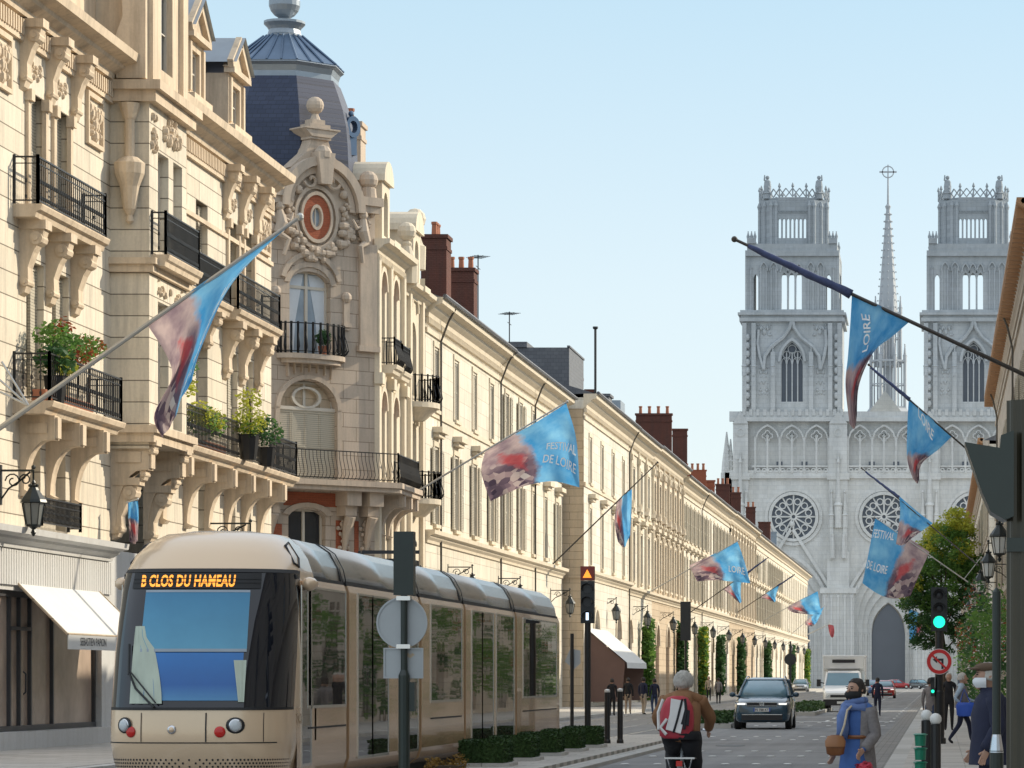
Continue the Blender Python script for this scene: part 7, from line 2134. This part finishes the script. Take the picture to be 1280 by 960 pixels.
b = MB(); b.smooth = True; b.rings([[(sx * math.copysign(abs(math.cos(a)) ** .6, math.cos(a)), y0 + .12 * math.copysign(abs(math.sin(a)) ** .7, math.sin(a)), z) for a in [2 * PI * k / 20 for k in range(20)]] for z, sx, y0 in ((-.08, .14, .08), (-.05, .19, .07), (.12, .2, .12), (.28, .18, .19), (.38, .12, .25), (.4, .06, .26))]); b.build('bag', M['redpack'], o)
b = MB(); b.prism([(-.06, -.0), (.05, .0), (.1, .18), (.1, .32), (-.02, .34), (-.08, .2)], -.07, -.055); b.M = Matrix.Rotation(R(-14), 4, 'X') @ T(0, .0, 0); b2 = MB(Matrix.Rotation(R(-20), 4, 'X'))
b2.prism([(-.11, -.0), (.06, -.05), (.10, .16), (.09, .34), (-.06, .37), (-.07, .18)], -.075, -.06); b2.build('white_panel', M['whitenylon'], o)
b2 = MB(Matrix.Rotation(R(-20), 4, 'X')); b2.tube([(-.02, -.078, -.04), (.02, -.078, .12), (.07, -.078, .36)], .013, 5); b2.tube([(.1, -.078, .0), (.12, -.078, .2), (.1, -.078, .36)], .016, 5); b2.prism([(.06, .06), (.15, .04), (.16, .22), (.1, .24)], -.085, -.07); b2.build('black_panel', M['blackcloth'], o)
b2 = MB(Matrix.Rotation(R(-20), 4, 'X')); b2.tube([(-.19, -.06, .0), (-.2, -.07, .2), (-.15, -.07, .36)], .018, 5); b2.tube([(-.1, -.07, -.06), (-.17, -.075, .02), (-.1, -.08, .12)], .02, 5); b2.build('trim', M['whitenylon'], o)

# man in flat cap, right edge, facing left
mr, J, HM_, h = human('man in navy coat, brown flat cap and white face mask at the right edge', .47, 32.5, .13, R(-82), 1.68, ('navycloth', 'navycloth', 'blackcloth'), left=dict(e=(.14, .03, .63), w=(.13, -.03, .50)), right=dict(e=(-.14, .03, .63), w=(-.14, -.06, .50)), detail=2, hair='hairgrey')
mask(mr, HM_, h, 'maskwhite')
loft(mr, 'coat', 'navycloth', [(0, .0, .855, .052, .052), (0, .01, .825, .07, .06), (0, .012, .79, .13, .09), (0, .012, .70, .138, .112), (0, .012, .60, .135, .11), (0, .012, .50, .145, .12), (0, .012, .42, .15, .125)], h)
for s in (1, -1): sleeve(mr, 'navycloth', [(s * .105, .012, .80), (s * .15, .03, .63), (s * .135, -.04, .51)], [.05, .043, .035], h)
b = MB(HM_); b.smooth = True; b.ball((0, .0, .085), .118, 16, sz=.42, sx=.95, sy=1.12); b.ball((0, -.10, .075), .075, 12, sz=.22, sx=1.15, sy=1.0); b.build('flat_cap', M['capcloth'], mr)
b = MB(); b.box(-.16 * h, -.155 * h, -.02 * h, .02 * h, .70 * h, .735 * h); b.build('badge', M['maskwhite'], mr)
# walking man with blue bag
mr, J, HM_, h = human('grey-haired man striding along the right pavement in dark trousers', .52, 79, .13, R(90), 1.66, ('lightshirt', 'navycloth', 'blackcloth'), left=dict(h=(.05, 0, .5), k=(.055, -.10, .30), a=(.055, -.13, .06), t=(.06, -.22, .05), e=(.14, -.06, .64), w=(.13, -.17, .60)), right=dict(h=(-.05, 0, .5), k=(-.055, .03, .285), a=(-.055, .18, .07), t=(-.06, .12, .02), e=(-.14, .1, .64), w=(-.13, .02, .58)), hair='hairgrey')
loft(mr, 'vest', 'greycoat', [(0, .005, .81, .09, .07), (0, .005, .72, .115, .095), (0, .005, .60, .11, .09), (0, .005, .5, .11, .095)], h)
o = thing('tote_bag', 'bright blue bag carried by the striding man', 'bag', (.62, 78.75, .98))
b = MB(); b.smooth = True; b.rings([[(sx * math.cos(a), .1 * math.sin(a), z) for a in [2 * PI * k / 14 for k in range(14)]] for z, sx in ((-.2, .16), (-.17, .22), (.05, .24), (.12, .2))]); b.build('bag', M['bluebag'], o)
b = MB(); b.tube([(-.15, 0, .1), (-.05, .05, .42), (.1, .02, .1)], .015, 5); b.build('strap', M['bluebag'], o)
# people further off: label, X, Y, Z, rz, h, top, legs, hair
far = [('person in black top and dark trousers beside the brown awning', 765, 151, PI, 1.66, 'blackcloth', 'blackcloth', 'hairdark', 0), ('person in dark coat with pale trousers just right of the brown awning', 785, 158, PI, 1.7, 'blackcloth', 'tancloth', 'hairdark', 0),
       ('person in navy jacket and beige trousers by the broad ivy column', 804, 156, R(150), 1.72, 'navycloth', 'beigecloth', 'hairdark', 0), ('person in dark blue coat walking beside the broad ivy column', 818, 157, R(200), 1.66, 'navycloth', 'jeans', 'hairdark', 0),
       ('person in beige top on the far left pavement behind the cyclist', 886, 230, 0, 1.68, 'beigecloth', 'blackcloth', 'hairgrey', 0), ('person in grey on the far left pavement left of the SUV', 898, 222, PI, 1.7, 'greycoat', 'blackcloth', 'hairdark', 0),
       ('person in black seen beside the no left turn sign post', 1186, 100, 0, 1.7, 'blackcloth', 'blackcloth', 'hairgrey', .13), ('person in grey beside the black pole of the green light', 1163, 95, R(160), 1.68, 'greycoat', 'jeans', 'hairdark', 0), ('person in navy directly behind the woman in blue', 1097, 150, PI, 1.7, 'navycloth', 'navycloth', 'hairdark', 0)]
for i, (lab, px, Y, rz, hgt, top, legs, hr, z) in enumerate(far):
    X = (px - CX) / F * Y; sw = random.Random(i).uniform(-.06, .06)
    human(lab, X, Y, z or (.13 if X < -14.9 else 0), rz, hgt, (top, legs, 'blackcloth'), left=dict(k=(.055, -.02 - abs(sw), .285), a=(.055, -sw, .05), t=(.06, -.09 - sw, .02)), right=dict(k=(-.055, -.02, .285), a=(-.055, sw, .05), t=(-.06, -.09 + sw, .02)), hair=hr)
for oo in list(bpy.data.objects):
    if '_h' in oo: del oo['_h']
